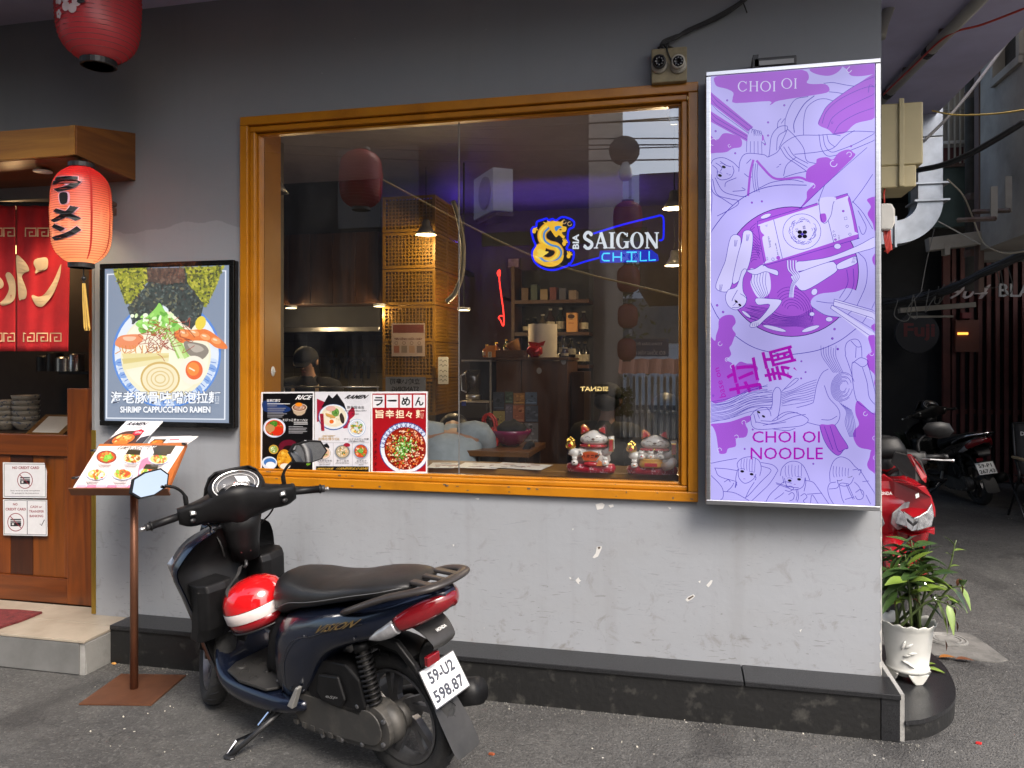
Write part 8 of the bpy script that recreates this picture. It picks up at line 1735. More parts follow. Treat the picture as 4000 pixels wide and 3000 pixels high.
# ================================================================ kitchen at the left
KYF=2.15
M_DKW=wood('dark_cabinet_wood','#3a2210','#24140a',.5,'Z',2.0)
cbz=W(1300,1186,KYF).z
cb=thing('overhead_cabinet','dark wooden overhead cabinet above the kitchen hatch','cabinet')
xs0,xs1=W(1040,1000,KYF).x,W(1478,1000,KYF).x
for k in range(5):a0=xs0+(xs1-xs0)*k/5;obj('door_board',MB().box(a0+.002,a0+(xs1-xs0)/5-.002,KYF,KYF+.02,cbz,2.62),M_DKW,cb,bevel=.002)
obj('carcass',MB().box(xs0,xs1,KYF+.021,KYF+.5,cbz,2.62),M_DKW,cb)
obj('upper_panel',MB().box(xs0,xs1,KYF+.03,KYF+.06,2.621,RZC),M_DARK,cb)
for i,(u,v,y,lb,e) in enumerate(((1137,1204,KYF-.06,'left lit spot under the overhead cabinet',4),(1482,1197,KYF-.06,'middle lit spot under the overhead cabinet',4),(1812,1212,KYF-.3,'lit spot right of the yellow crates',7))):
 p=W(u,v,y);t=thing('spot_lamp',lb,'lamp',p,'spots over the kitchen hatch');obj('rim',MB().lathe([(.048,0),(.048,.02),(.03,.022)],18),M_WHITE,t,smooth=True);obj('lens',MB().lathe([(.042,-.001),(0,-.002)],18,cap1=False),em('spot_glow',(1,.80,.42),6),t);point(t,(0,0,-.06),e)
 if i == 2:obj('stem',MB().tube([(0,0,.02),(0,0,RZC-p.z)],.006,6),M_CABLE,t)
hood=thing('extractor_hood','dark extractor hood with a shiny steel edge over the cooks bench','hood')
hz=W(1300,1288,KYF+.3).z;hx1=W(1482,1280,KYF+.3).x
obj('edge',MB().box(xs0-.2,hx1,KYF+.3,KYF+.34,hz-.018,hz+.022),M_STEEL,hood,bevel=.004);obj('canopy',MB().box(xs0-.2,hx1-.01,KYF+.345,RY-.2,hz-.01,cbz+.1),M_DARK,hood)
tl_=thing('splash_back','olive tiled wall behind the cook','wall');M_OLV=pm('olive_tile',(.16,.13,.07),.35,var=.15,scale=3)
px0,px1=W(1040,1400,RY-.1).x,W(1700,1400,RY-.1).x;pz0,pz1=W(1300,1700,RY-.1).z,hz+.1
ncol,nrow=12,7
for i in range(ncol):
 for j in range(nrow):obj('tile',MB().box(px0+(px1-px0)*i/ncol+.003,px0+(px1-px0)*(i+1)/ncol-.003,RY-.1,RY-.08,pz0+(pz1-pz0)*j/nrow+.003,pz0+(pz1-pz0)*(j+1)/nrow-.003),M_OLV,tl_)
obj('grout',MB().box(px0,px1,RY-.085,RY-.02,pz0,pz1),pm('olive_grout',(.07,.06,.04),.8),tl_)
kr=thing('knife_rack','magnetic rack with knives on the olive tiles','rack');p0,p1=W(1280,1405,RY-.13),W(1460,1405,RY-.13);obj('strip',MB().box(p0.x,p1.x,RY-.125,RY-.102,p0.z-.02,p0.z+.02),M_STEEL,kr)
for i,u in enumerate((1296,1322,1350,1385,1410,1438)):
 p=W(u,1405,RY-.135);l_=(.24,.20,.22,.16,.2,.24)[i];kn=thing('kitchen_knife',('broad steel knife at the left end of the rack','second knife on the rack','third knife on the rack','short fourth knife on the rack','fifth knife on the rack','long knife at the right end of the rack')[i],'knife',p,'knives on the rack');obj('blade',MB().prism([(-.016,0),(.016,0),(.014,l_*.5),(0,l_*.62),(-.016,l_*.5)],lambda a,b:V((a,0,b-.06)),lambda a,b:V((a,.003,b-.06))),M_STEEL,kn);obj('handle',MB().box(-.012,.012,-.004,.012,-.19,-.061),M_BLACKPL,kn,bevel=.004)
kb=thing('kitchen_bench','steel kitchen bench in front of the cook','bench');obj('top',MB().box(-2.6,W(1480,1500,1.6).x,1.1,1.5,.92,.96),M_STEEL,kb);obj('front',MB().box(-2.6,W(1480,1500,1.6).x,1.12,1.14,.05,.919),M_DARK,kb)
gr_=thing('bench_rail','thin steel rail across the kitchen hatch','rail');obj('tube',MB().tube([W(1105,1512,1.4),W(1480,1512,1.4)],.006,8),M_STEEL,gr_,smooth=True)
for u in (1110,1475):obj('post',MB().tube([W(u,1512,1.4),V((W(u,1512,1.4).x,1.4,.962))],.006,8),M_STEEL,gr_)
# ================================================================ stacked yellow crates
M_CRATE=pm('yellow_crate',(.22,.11,.010),.45,var=.15,scale=4)
CW,CH,CD=.44,.285,.32
def crate_meshes():
 f=MB();n,m=15,10
 for k in range(n):x=.02+(CW-.04)*k/(n-1);f.box(x-.004,x+.004,.004,.012,.02,CH-.02)
 for k in range(m):z=.02+(CH-.04)*k/(m-1);f.box(.02,CW-.02,.002,.010,z-.004,z+.004)
 r=MB()
 for a in ((0,CW,0,.02,0,.022),(0,CW,0,.02,CH-.022,CH-.003),(0,.022,.0005,.02,.0225,CH-.0225),(CW-.022,CW,.0005,.02,.0225,CH-.0225),(CW-.02,CW,.021,CD,0,.022),(CW-.02,CW,.021,CD,CH-.022,CH-.003),(CW-.02,CW,CD-.02,CD,.0225,CH-.0225)):r.box(*a)
 s=MB()
 for k in range(11):y=.03+(CD-.06)*k/10;s.box(CW-.012,CW-.004,y-.004,y+.004,.02,CH-.02)
 for k in range(m):z=.02+(CH-.04)*k/(m-1);s.box(CW-.010,CW-.002,.02,CD-.02,z-.004,z+.004)
 b=MB().box(.03,CW-.03,.03,CD-.03,.02,CH-.03)
 return f.mesh('front_grid'),r.mesh('rim'),s.mesh('side_grid'),b.mesh('contents')
cmesh=crate_meshes();cx1=W(1700,1100,2.1).x;M_CONT=pm('crate_filling',(.14,.085,.015),.8)  # even amber brown of the block inside each crate
zr0=W(1600,905,2.1).z
rows=['fifth','fourth','third','second','top','bottom']
for cidx in range(1):
 for row in range(6):
  for dep in range(2 if cidx == 0 else 1):
   zb_=zr0+.001-(4-row)*(CH+.004) if row <5 else zr0-5*(CH+.004)
   nm=('top' if row == 4 else ('second from top','third from top','fourth from top','fifth from top')[3-row] if row <4 else 'lowest')
   t=thing('plastic_crate','yellow lattice crate, %s of the %s' % (nm,('front right stack','front left stack')[cidx] if dep == 0 else 'rear right stack'),'crate',(cx1-CW*(1+cidx)-.006*cidx,2.1+dep*(CD+.006),zb_),'stacked yellow crates')
   for me,nm2 in zip(cmesh,('front_grid','rim','side_grid','contents')):
    o=obj(nm2,me,M_CRATE if nm2 != 'contents' else M_CONT,t)
nt_=thing('fire_notice','pinkish fire instruction poster on the yellow crates','poster');YN=2.09
q0,q1=W(1530,1392,YN),W(1660,1262,YN);obj('paper',MB().box(q0.x,q1.x,YN-.002,YN,q0.z,q1.z),pm('aged_paper',(.36,.27,.22),.6),nt_)
a=wall_art(YN-.0025);a.rect(1535,1268,1655,1300,'#6a3a30');a.text('TIÊU LỆNH CHỮA CHÁY',1540,1330,1650,1318,'#5a2018',.03)
for k in range(4):a.ring(1548+30*k,1340,6,6,1.5,'#5a3a30',12);a.rect(1538+30*k,1350,1560+30*k,1378,('#8a5a48','#7a6a5a','#9a7a60','#6a5a50')[k])
a.obj('print',M_PRINT,nt_)
sb=thing('hanging_board','pale board with reversed handwriting low before the crates','sign');YB=1.2;q0,q1=W(1506,1545,YB),W(1662,1473,YB);obj('board',MB().box(q0.x,q1.x,YB,YB+.006,q0.z,q1.z),pm('pale_acrylic',(.22,.21,.19),.4),sb)
a=wall_art(YB-.001);a.text('立喰い寿司',1640,1502,1525,1478,'#1a1612',.02);a.text('STANDING',1636,1528,1530,1510,'#1a1612',.02);a.obj('print',M_PRINT,sb)
pn=thing('price_note','narrow white handwritten note on the crate side','note');q0,q1=W(1712,1500,2.05),W(1752,1394,2.05);obj('paper',MB().box(q0.x,q1.x,2.048,2.05,q0.z,q1.z),pm('note_paper',(.5,.49,.46),.6),pn);a=wall_art(2.0475);rn=random.Random(2)
for v in (1410,1428,1450,1470,1486):a.line([(1717,v),(1724,v-5),(1730,v+4),(1738,v-4),(1746,v+2)],2.5,'#303040')
a.obj('writing',M_PRINT,pn)
cable('white_hose','white wrapped hose hanging down in front of the crates','hose',[W(1770,785,1.7),W(1790,850,1.7),W(1808,950,1.7),W(1806,1060,1.7),W(1780,1140,1.7),W(1745,1180,1.7)],.018,pm('white_wrap',(.35,.33,.28),.6),6,10)
# ================================================================ bar cabinet and the things on it
BY=1.55
M_BARW=wood('bar_cabinet_wood','#5a3a22','#452a16',.4,'Z',1.6,.2,False)
bc=thing('bar_cabinet','brown wooden bar cabinet in the middle of the dining room','cabinet');bx0,bxm,bx1=W(1938,1500,BY).x,W(2036,1500,BY).x,W(2216,1500,BY).x;bzt=W(2100,1396,BY).z
obj('left_door',MB().box(bx0,bxm-.002,BY,BY+.02,.05,bzt-.022),M_BARW,bc,bevel=.002);obj('right_door',MB().box(bxm+.002,bx1,BY-.0,BY+.02,.05,bzt-.022),M_BARW,bc,bevel=.002);obj('carcass',MB().box(bx0,bx1,BY+.021,BY+.5,.03,bzt-.022),M_BARW,bc);obj('top',MB().box(bx0-.01,bx1+.01,BY-.01,BY+.51,bzt-.02,bzt),M_BARW,bc,bevel=.003)
obj('side_panel',MB().box(bx1+.012,bx1+.10,BY+.1,BY+.5,.03,bzt-.1),M_DKW,bc)
for u,v in ((2106,1448),(2202,1412)):p=W(u,v,BY);obj('round_sticker',MB().lathe([(.018,0),(.018,.001)],16,at(p+V((0,-.002,0)),('X',90)),sy=1.2),pm('grey_sticker',(.35,.35,.34),.5),bc)
# collage of printed covers: plain colour cards, no figures
rn=random.Random(44);cards=[(1926,1532,1970,1600),(1973,1530,2004,1575),(2006,1535,2050,1580),(2052,1532,2098,1580),(1926,1606,1972,1665),(1974,1580,2002,1665),(2004,1582,2048,1648),(2052,1584,2102,1648),(2006,1652,2044,1712),(2048,1652,2102,1726)]
for i,(u0,v0,u1,v1) in enumerate(cards):
 YC=BY-.004-.0006*(i % 3);t=thing('wall_card',('dark blue grey','small green','orange','steel blue','mustard','dull violet','red orange','slate','tan','grey')[i]+' printed card in the collage on the bar cabinet','card',group='cards on the bar cabinet');q0,q1=W(u0,v1,YC),W(u1,v0,YC);obj('card',MB().box(q0.x,q1.x,YC,YC+.0005,q0.z,q1.z),pm('card_stock',(.3,.28,.25),.6),t)
 a=wall_art(YC-.0002);base=((.05,.06,.08),(.08,.12,.08),(.42,.20,.06),(.12,.17,.24),(.50,.36,.10),(.14,.11,.14),(.50,.17,.08),(.10,.12,.15),(.36,.26,.16),(.26,.25,.24))[i];a.rect(u0,v0,u1,v1,base)
 for k in range(14):s_=rn.uniform(2,9);f=rn.uniform(.3,2.0);x_,y_=rn.uniform(u0+6,u1-6),rn.uniform(v0+6,v1-8);a.ell(x_,y_,min(s_,x_-u0,u1-x_),min(s_*rn.uniform(.3,1),y_-v0,v1-y_),tuple(min(.7,c*f) for c in base),8,0)
 a.rect(u0+3,v1-9,u1-3,v1-5,tuple(min(.8,c*2.2) for c in base));a.obj('print',M_PRINT,t)
pr=thing('tissue_roll','tall white tissue roll standing on the bar cabinet','tissue roll');p=W(2115,1388,BY+.1);r_=(W(2172,1388,BY+.1).x-W(2060,1388,BY+.1).x)/2;h_=W(2115,1266,BY+.1).z-bzt
obj('roll',MB().lathe([(r_,0),(r_,h_),(r_*.25,h_+.002),(r_*.22,h_-.02)],30,at((p.x,BY+.15,bzt+.001))),pm('tissue',(.62,.55,.47),.9),pr,auto=40)
ry_=thing('wooden_tray','brown wooden tray with handles on the bar cabinet','tray');q0,q1=W(1925,1392,BY+.02),W(2040,1375,BY+.02);obj('base',MB().box(q0.x,q1.x,BY+.03,BY+.25,bzt+.001,bzt+.012),M_BARW,ry_);obj('rim',MB().box(q0.x-.01,q1.x+.01,BY+.02,BY+.032,bzt+.001,bzt+.05),M_BARW,ry_,bevel=.003);obj('rim',MB().box(q0.x-.01,q1.x+.01,BY+.25,BY+.262,bzt+.001,bzt+.05),M_BARW,ry_,bevel=.003)
def bottle(label,u,v0,v1,y,rad,c,cap,zbase=None,neck=.35):
 p=W(u,v0,y);zb_=zbase if zbase is not None else p.z;h_=max(.06,W(u,v1,y).z-zb_);t=thing('bottle',label,'bottle',(p.x,y,zb_),'bottles inside the restaurant')
 obj('body',MB().lathe([(rad*.95,0),(rad,.01),(rad,h_*.58),(rad*neck,h_*.78),(rad*neck,h_*.93)],16),pm('bottle_'+c[1:],c,.15,coat=.6),t,smooth=True);obj('cap',MB().lathe([(rad*neck*1.15,h_*.92),(rad*neck*1.15,h_),(rad*.1,h_+.001)],12),pm('cap_'+cap[1:],cap,.4),t,auto=40)
 obj('label_band',MB().lathe([(rad*1.01,h_*.15),(rad*1.01,h_*.45)],16,cap0=False,cap1=False),pm('bottle_label',(.4,.36,.28),.6,var=.3,scale=40),t)
bottle('orange sauce bottle with a yellow cap at the cabinet left',1902,1388,1346,BY+.1,.03,'#a8551a','#c9a63a',bzt+.001);bottle('brown sauce bottle with a yellow cap behind the tray',1940,1388,1338,BY+.35,.03,'#5a2412','#c9a63a',bzt+.001)
bottle('small green oil bottle with a yellow cap on the tray',1978,1370,1326,BY+.14,.022,'#3a4a1a','#c9a63a',bzt+.013);bottle('dark liquor bottle right of the tissue roll',2200,1392,1310,BY+.2,.03,'#15110e','#2a2a2a',bzt+.001);bottle('purple lidded jar right of the tissue roll',2206,1392,1360,BY+.06,.026,'#2a1430','#8a8a8a',bzt+.001,.8);bottle('black bottle with a pale label at the cabinet end',2232,1392,1320,BY+.25,.03,'#0d0b0a','#1a1a1a',bzt+.001)
bx_=thing('spice_carton','orange carton with black lettering at the cabinet left corner','carton');q0,q1=W(1895,1410,BY-.01),W(1932,1364,BY-.01);obj('box',MB().box(q0.x,q1.x,BY-.0,BY+.07,bzt+.0005,bzt+.0005+q1.z-q0.z),pm('orange_carton',(.62,.20,.03),.5),bx_,bevel=.002);a=wall_art(BY-.001);a.rect(1906,1374,1921,1396,'#d8c8a8');a.text('辣油',0,0,0,0,'#1a0a08',quad=((1918,1394,0),(1918,1376,0),(1909,1376,0),(1909,1394,0)));a.obj('print',M_PRINT,bx_)
bs=thing('wicker_basket','small orange tipped basket on the tray','basket');obj('weave',MB().lathe([(.03,0),(.05,.06),(.055,.075),(.05,.07),(.028,.005)],18,at(W(2020,1372,BY+.1)+V((0,0,.0)),('Y',-30))),pm('wicker',(.40,.17,.04),.7,bump=.5,bscale=90),bs,smooth=True)
rb=thing('snack_bag','shiny red and gold plastic bag before the tissue roll','bag');p=W(2088,1378,BY+.02);mbb=MB().ell((p.x,BY+.03,bzt+.045),(.055,.035,.045),14)
for q in mbb.v:nz_=noise.noise(q*45);q += V((nz_*.012,nz_*.01,noise.noise(q*60+V((3,1,2)))*.014))
mbb.prism([(p.x-.03,bzt+.075),(p.x+.06,bzt+.08),(p.x+.075,bzt+.115),(p.x+.03,bzt+.10),(p.x-.05,bzt+.112)],lambda a,b:V((a,BY+.025,b)),lambda a,b:V((a,BY+.032,b)))
obj('foil',mbb,pm('red_foil',(.45,.02,.02),.2,.3,c2=(.6,.28,.04),thr=(.58,.66),scale=25),rb)
# jug blender and its stand left of the cabinet
jb_=thing('jug_blender','glass jug blender in a steel frame left of the bar cabinet','blender');YJ=1.45;pj_=W(1838,1560,YJ);jr=.055
fx0_,fx1_=W(1806,1420,YJ).x,W(1922,1420,YJ).x;jt=W(1860,1412,YJ).z;jbz=W(1860,1560,YJ).z
obj('frame',MB().box(fx0_,fx1_,YJ-.02,YJ+.2,jt,jt+.012),M_STEEL,jb_);obj('frame',MB().box(fx1_-.012,fx1_,YJ-.02,YJ-.008,jbz-.3,jt-.001),M_STEEL,jb_);obj('oven_back',MB().box(fx0_,fx1_-.013,YJ+.19,YJ+.2,jbz-.3,jt-.001),M_DARK,jb_)
obj('jug',MB().lathe([(jr*.8,.03),(jr,.12),(jr,.2),(jr*.96,.2),(jr*.75,.035)],22,at((pj_.x,YJ+.07,jbz))),glass('jug_glass',1.5,(.75,.72,.66),.02,.06),jb_,smooth=True);obj('collar',MB().lathe([(jr*.95,0),(jr*.95,.03),(jr*.8,.032)],22,at((pj_.x,YJ+.07,jbz-.002))),M_STEEL,jb_,smooth=True);obj('handle',MB().tube([(pj_.x-jr,YJ+.07,jbz+.18),(pj_.x-jr-.035,YJ+.07,jbz+.16),(pj_.x-jr-.03,YJ+.07,jbz+.06),(pj_.x-jr*.9,YJ+.07,jbz+.045)],.007,8),M_STEEL,jb_,smooth=True)
pb_=thing('plastic_tub','clear lidded plastic tub under the blender','tub');q0,q1=W(1798,1635,YJ),W(1908,1568,YJ);obj('tub',MB().box(q0.x,q1.x,YJ-.02,YJ+.15,q0.z,q1.z-.012),pm('smoky_plastic',(.07,.055,.04),.3),pb_,bevel=.01);obj('lid',MB().box(q0.x-.008,q1.x+.008,YJ-.03,YJ+.16,q1.z-.011,q1.z),pm('pale_lid',(.45,.38,.28),.4),pb_,bevel=.006);obj('latch',MB().box(q0.x+.02,q0.x+.05,YJ-.036,YJ-.031,q1.z-.03,q1.z),pm('blue_latch',(.06,.08,.3),.4),pb_)
sv=thing('side_rack','dim rack carrying the tub and blender','rack');obj('shelf',MB().box(q0.x-.05,q1.x+.05,YJ-.05,YJ+.22,q0.z-.015,q0.z-.0005),M_DKW,sv);obj('post',MB().box(q0.x-.05,q0.x-.02,YJ,YJ+.03,.02,q0.z-.016),M_DKW,sv);obj('post',MB().box(q1.x+.02,q1.x+.05,YJ,YJ+.03,.02,q0.z-.016),M_DKW,sv)
# back shelves with bottles
SYB=3.0;sh_=thing('bottle_shelf','dark back shelf with rows of bottles behind the bar cabinet','shelf');sx_0,sx_1=W(2010,1200,SYB).x,W(2300,1200,SYB).x;M_SHW=wood('shelf_dark_wood','#4a2a18','#341c0e',.5,'X',2,0,False)
zs1,zs2,zs3=W(2100,1172,SYB).z,W(2100,1298,SYB).z,W(2100,1425,SYB).z
for z in (zs1,zs2,zs3):obj('board',MB().box(sx_0,sx_1,SYB,SYB+.3,z-.03,z),M_SHW,sh_)
obj('side',MB().box(sx_0-.03,sx_0-.001,SYB,SYB+.3,.02,zs1+.3),M_SHW,sh_);obj('back',MB().box(sx_0,sx_1,SYB+.31,SYB+.33,.02,zs1+.3),M_DARK,sh_);obj('valance',MB().box(sx_0-.3,sx_1+.5,SYB+.0,SYB+.02,2.60,2.72),M_DARK,sh_)  # valance board is added to hide the violet strip
vl=em('added_violet_glow',(.22,.08,1.0),14.0)
ls=thing('added_violet_strip','added violet LED strip behind the valance tinting the ceiling above the shelf','light strip');obj('strip',MB().box(sx_0-.28,sx_1+.5,SYB+.10,SYB+.13,2.655,2.665),vl,ls);obj('ledge',MB().box(sx_0-.3,sx_1+.5,SYB+.03,SYB+.2,2.63,2.65),M_DARK,ls)  # added strip, unseen behind the valance, turns the ceiling violet
sl_=thing('hidden_blue_tube','added blue violet LED tube hidden behind the crates to tint the wall','light strip');q0,q1=W(1782,1050,3.2),W(1782,830,3.2);obj('tube',MB().tube([q0,q1],.012,8),em('hidden_blue_glow',(.14,.06,1.0),14.0),sl_);obj('clip',MB().box(-.02,.02,.012,RY-3.2,-.02,.02,at(q0)),M_DARK,sl_)  # added tube, out of sight behind the crates, throws violet on the wall
for i,(u,c,cp) in enumerate(((2060,'#1a1a14','#2a2a2a'),(2088,'#101418','#333333'),(2120,'#4a4438','#9a9a9a'),(2150,'#30221c','#888888'),(2190,'#1c2414','#777777'),(2280,'#241a14','#555555'))):bottle('liquor bottle, %s on the middle back shelf' % ('leftmost','second','third','fourth','fifth','rightmost')[i],u,1298,(1245,1238,1228,1205,1203,1215)[i],SYB+.12,.042,c,cp,zs2+.001)
for i,u in enumerate((2180,2260,2285)):bottle('dark bottle, %s on the lower back shelf' % ('left','middle','right')[i],u,1425,1335,SYB+.12,.04,'#141210','#3a3020',zs3+.001)
rn=random.Random(61)
for i in range(6):
 x=sx_0+.05+i*.085;h_=rn.uniform(.07,.16);o=obj('shelf_box',MB().box(x,x+rn.uniform(.05,.075),SYB+.05,SYB+.2,zs1+.001,zs1+h_),pm('shelf_box%d' % i,((.10,.06,.04),(.05,.07,.06),(.22,.16,.09),(.12,.03,.03),(.06,.06,.09),(.16,.12,.10))[i],.6),None,bevel=.002);tag(o,'storage box, %s on the top back shelf' % ('leftmost','second','third','fourth','fifth','rightmost')[i],'box','boxes on the top back shelf')
for i,(u,v,w_,c_) in enumerate(((1985,1010,40,(.20,.16,.10)),(2120,1050,60,(.10,.12,.10)))):
 t=thing('wall_picture',('small dim picture above the red neon stroke','wider dim picture above the bottle shelf')[i],'picture');q0,q1=W(u,v+34,RY-.03),W(u+w_,v,RY-.03);obj('frame',MB().box(q0.x-.012,q1.x+.012,RY-.025,RY-.002,q0.z-.012,q1.z+.012),M_DKW,t);obj('print',MB().box(q0.x,q1.x,RY-.028,RY-.0255,q0.z,q1.z),pm('dim_print%d' % i,c_,.5,var=.6,scale=14),t)
gb=thing('gin_carton','orange gift carton with a dark oval on the back shelf','carton');q0,q1=W(2211,1276,SYB-.0),W(2252,1200,SYB-.0);obj('box',MB().box(q0.x,q1.x,SYB+.02,SYB+.1,zs2+.001,zs2+q1.z-q0.z),pm('orange_gift',(.62,.30,.10),.45),gb,bevel=.002);a=wall_art(SYB+.0185);a.ell(2231,1236,14,13,'#3a2018',18);a.ring(2231,1236,15,10,2,'#d8b070',18);a.line([(2220,1262),(2242,1262)],2,'#7a3a18');a.obj('print',M_PRINT,gb)
# red neon stroke
nn_=thing('red_neon','thin red neon stroke glowing on the dark wall','neon sign');YR=3.3;k9=950/1659
pts=[(258,1145),(250,1165),(262,1190),(268,1160),(262,1145),(264,1220),(278,1330),(290,1420),(294,1495),(288,1525),(270,1485),(258,1470),(272,1455),(292,1460)]
obj('tube',MB().tube(spline([tuple(W(1800+x*k9,400+y*k9,YR)) for x,y in pts],4),.006,6),em('red_neon_glow',(1,.03,.02),2.0),nn_,smooth=True);point(nn_,W(1950,1150,YR-.15),.6,(1,.05,.03))
obj('bracket',MB().box(-.01,.01,.0,RY-YR,-.01,.01,at(W(1800+278*k9,400+1330*k9,YR))),M_DARK,nn_)
# table, bag, bowl, chair
YT=.95;tz=W(1980,1748,YT).z;tbx0,tbx1=W(1850,1760,YT).x,W(2092,1760,YT).x
tb=thing('dining_table','brown wooden dining table behind the window shelf','table');obj('top',MB().box(tbx0,tbx1,YT-.2,YT+.35,tz-.035,tz),wood('table_wood','#7a5226','#5c3a18',.4,'X',2,.2),tb,bevel=.004)
for x in (tbx0+.05,tbx1-.05):
 for y in (YT-.15,YT+.3):obj('leg',MB().box(x-.02,x+.02,y-.02,y+.02,.02,tz-.036),M_DKW,tb)
hb_=thing('handbag','small red leather handbag with looped handles on the table','handbag');p=W(1915,1745,YT+.05);M_RLEA=pm('red_leather',(.45,.02,.015),.4,bump=.1);obj('body',MB().rings([[V((p.x+sx*w,YT+.05+d_,z)) for sx,d_ in ((-1,-.04),(1,-.04),(1,.04),(-1,.04))] for z,w in ((tz+.001,.055),(tz+.05,.062),(tz+.09,.055),(tz+.115,.04))]),M_RLEA,hb_,bevel=.012,seg=3)
for d_ in (-.03,.03):obj('handle',MB().tube(spline([(p.x-.035,YT+.05+d_,tz+.10),(p.x-.04,YT+.05+d_,tz+.17),(p.x-.01,YT+.05+d_,tz+.20),(p.x+.03,YT+.05+d_,tz+.16),(p.x+.035,YT+.05+d_,tz+.10)],5),.007,7),M_RLEA,hb_,smooth=True)
bw_=thing('magenta_bowl','wide magenta bowl holding a black cloth on the table','bowl');p=W(1995,1745,YT+.1);obj('bowl',MB().lathe([(.05,0),(.09,.03),(.125,.075),(.135,.10),(.128,.10),(.085,.035),(.04,.012)],28,at((p.x,YT+.1,tz+.001))),pm('magenta_glaze',(.22,.01,.08),.25,coat=.5),bw_,smooth=True)
mbb=MB().ell((p.x,YT+.1,tz+.10),(.10,.09,.055),16,n=9)
for q in mbb.v:q += V((0,0,.03*noise.noise(q*18)))+V((noise.noise(q*14)*.02,0,0))
ck=thing('black_cloth','crumpled black cloth lying in the magenta bowl','cloth');obj('cloth',mbb,pm('black_cotton',(.012,.012,.014),.9),ck,smooth=True)
yc_=thing('yellow_chair','yellow curved chair back behind the shirted diner','chair');p=W(1802,1800,.8);obj('back_frame',MB().tube(spline([(p.x-.05,.8,p.z-.3),(p.x-.05,.8,p.z),(p.x-.02,.8,p.z+.07),(p.x+.05,.82,p.z+.07),(p.x+.07,.84,p.z-.0),(p.x+.07,.84,p.z-.3)],4),.012,8),pm('yellow_steel',(.5,.28,.03),.35),yc_,smooth=True);obj('seat',MB().box(p.x-.2,p.x+.1,.8,1.1,.44,.46),MATS['yellow_steel'],yc_);
for x,y in ((-.19,.82),(.09,.82),(-.19,1.08),(.09,1.08)):obj('leg',MB().tube([(p.x+x,y,.02),(p.x+x,y,.44)],.012,6),MATS['yellow_steel'],yc_)
for i,z in enumerate((.35,.15)):pass
cable('curved_backrest','black curved chair back beside the bar cabinet','chair',[W(2035,1850,.9),W(2040,1790,.9),W(2065,1740,.9),W(2085,1732,.9)],.022,M_BLACKPL,6,10)
# lit letters across the street, mirrored
sgn=thing('lit_letter_sign','small gold lit letters SIGNAT across the street mirrored in the glass','sign');YS=7.0;a=Art(lambda u,v,h:mir(W(u,v,YS))+V((0,h,0)),.0005);a.text('SIGNAT',2376,1528,2266,1510,(1,.75,.3),.015);obj('letters',a.mb,em('gold_letter_glow',(1,.72,.28),2.2),sgn,fix=False);q0,q1=mir(W(2376,1540,YS+.1)),mir(W(2262,1500,YS+.1));obj('board',MB().box(min(q0.x,q1.x),max(q0.x,q1.x),q0.y-.02,q0.y-.005,q0.z,q1.z),M_DARK,sgn)
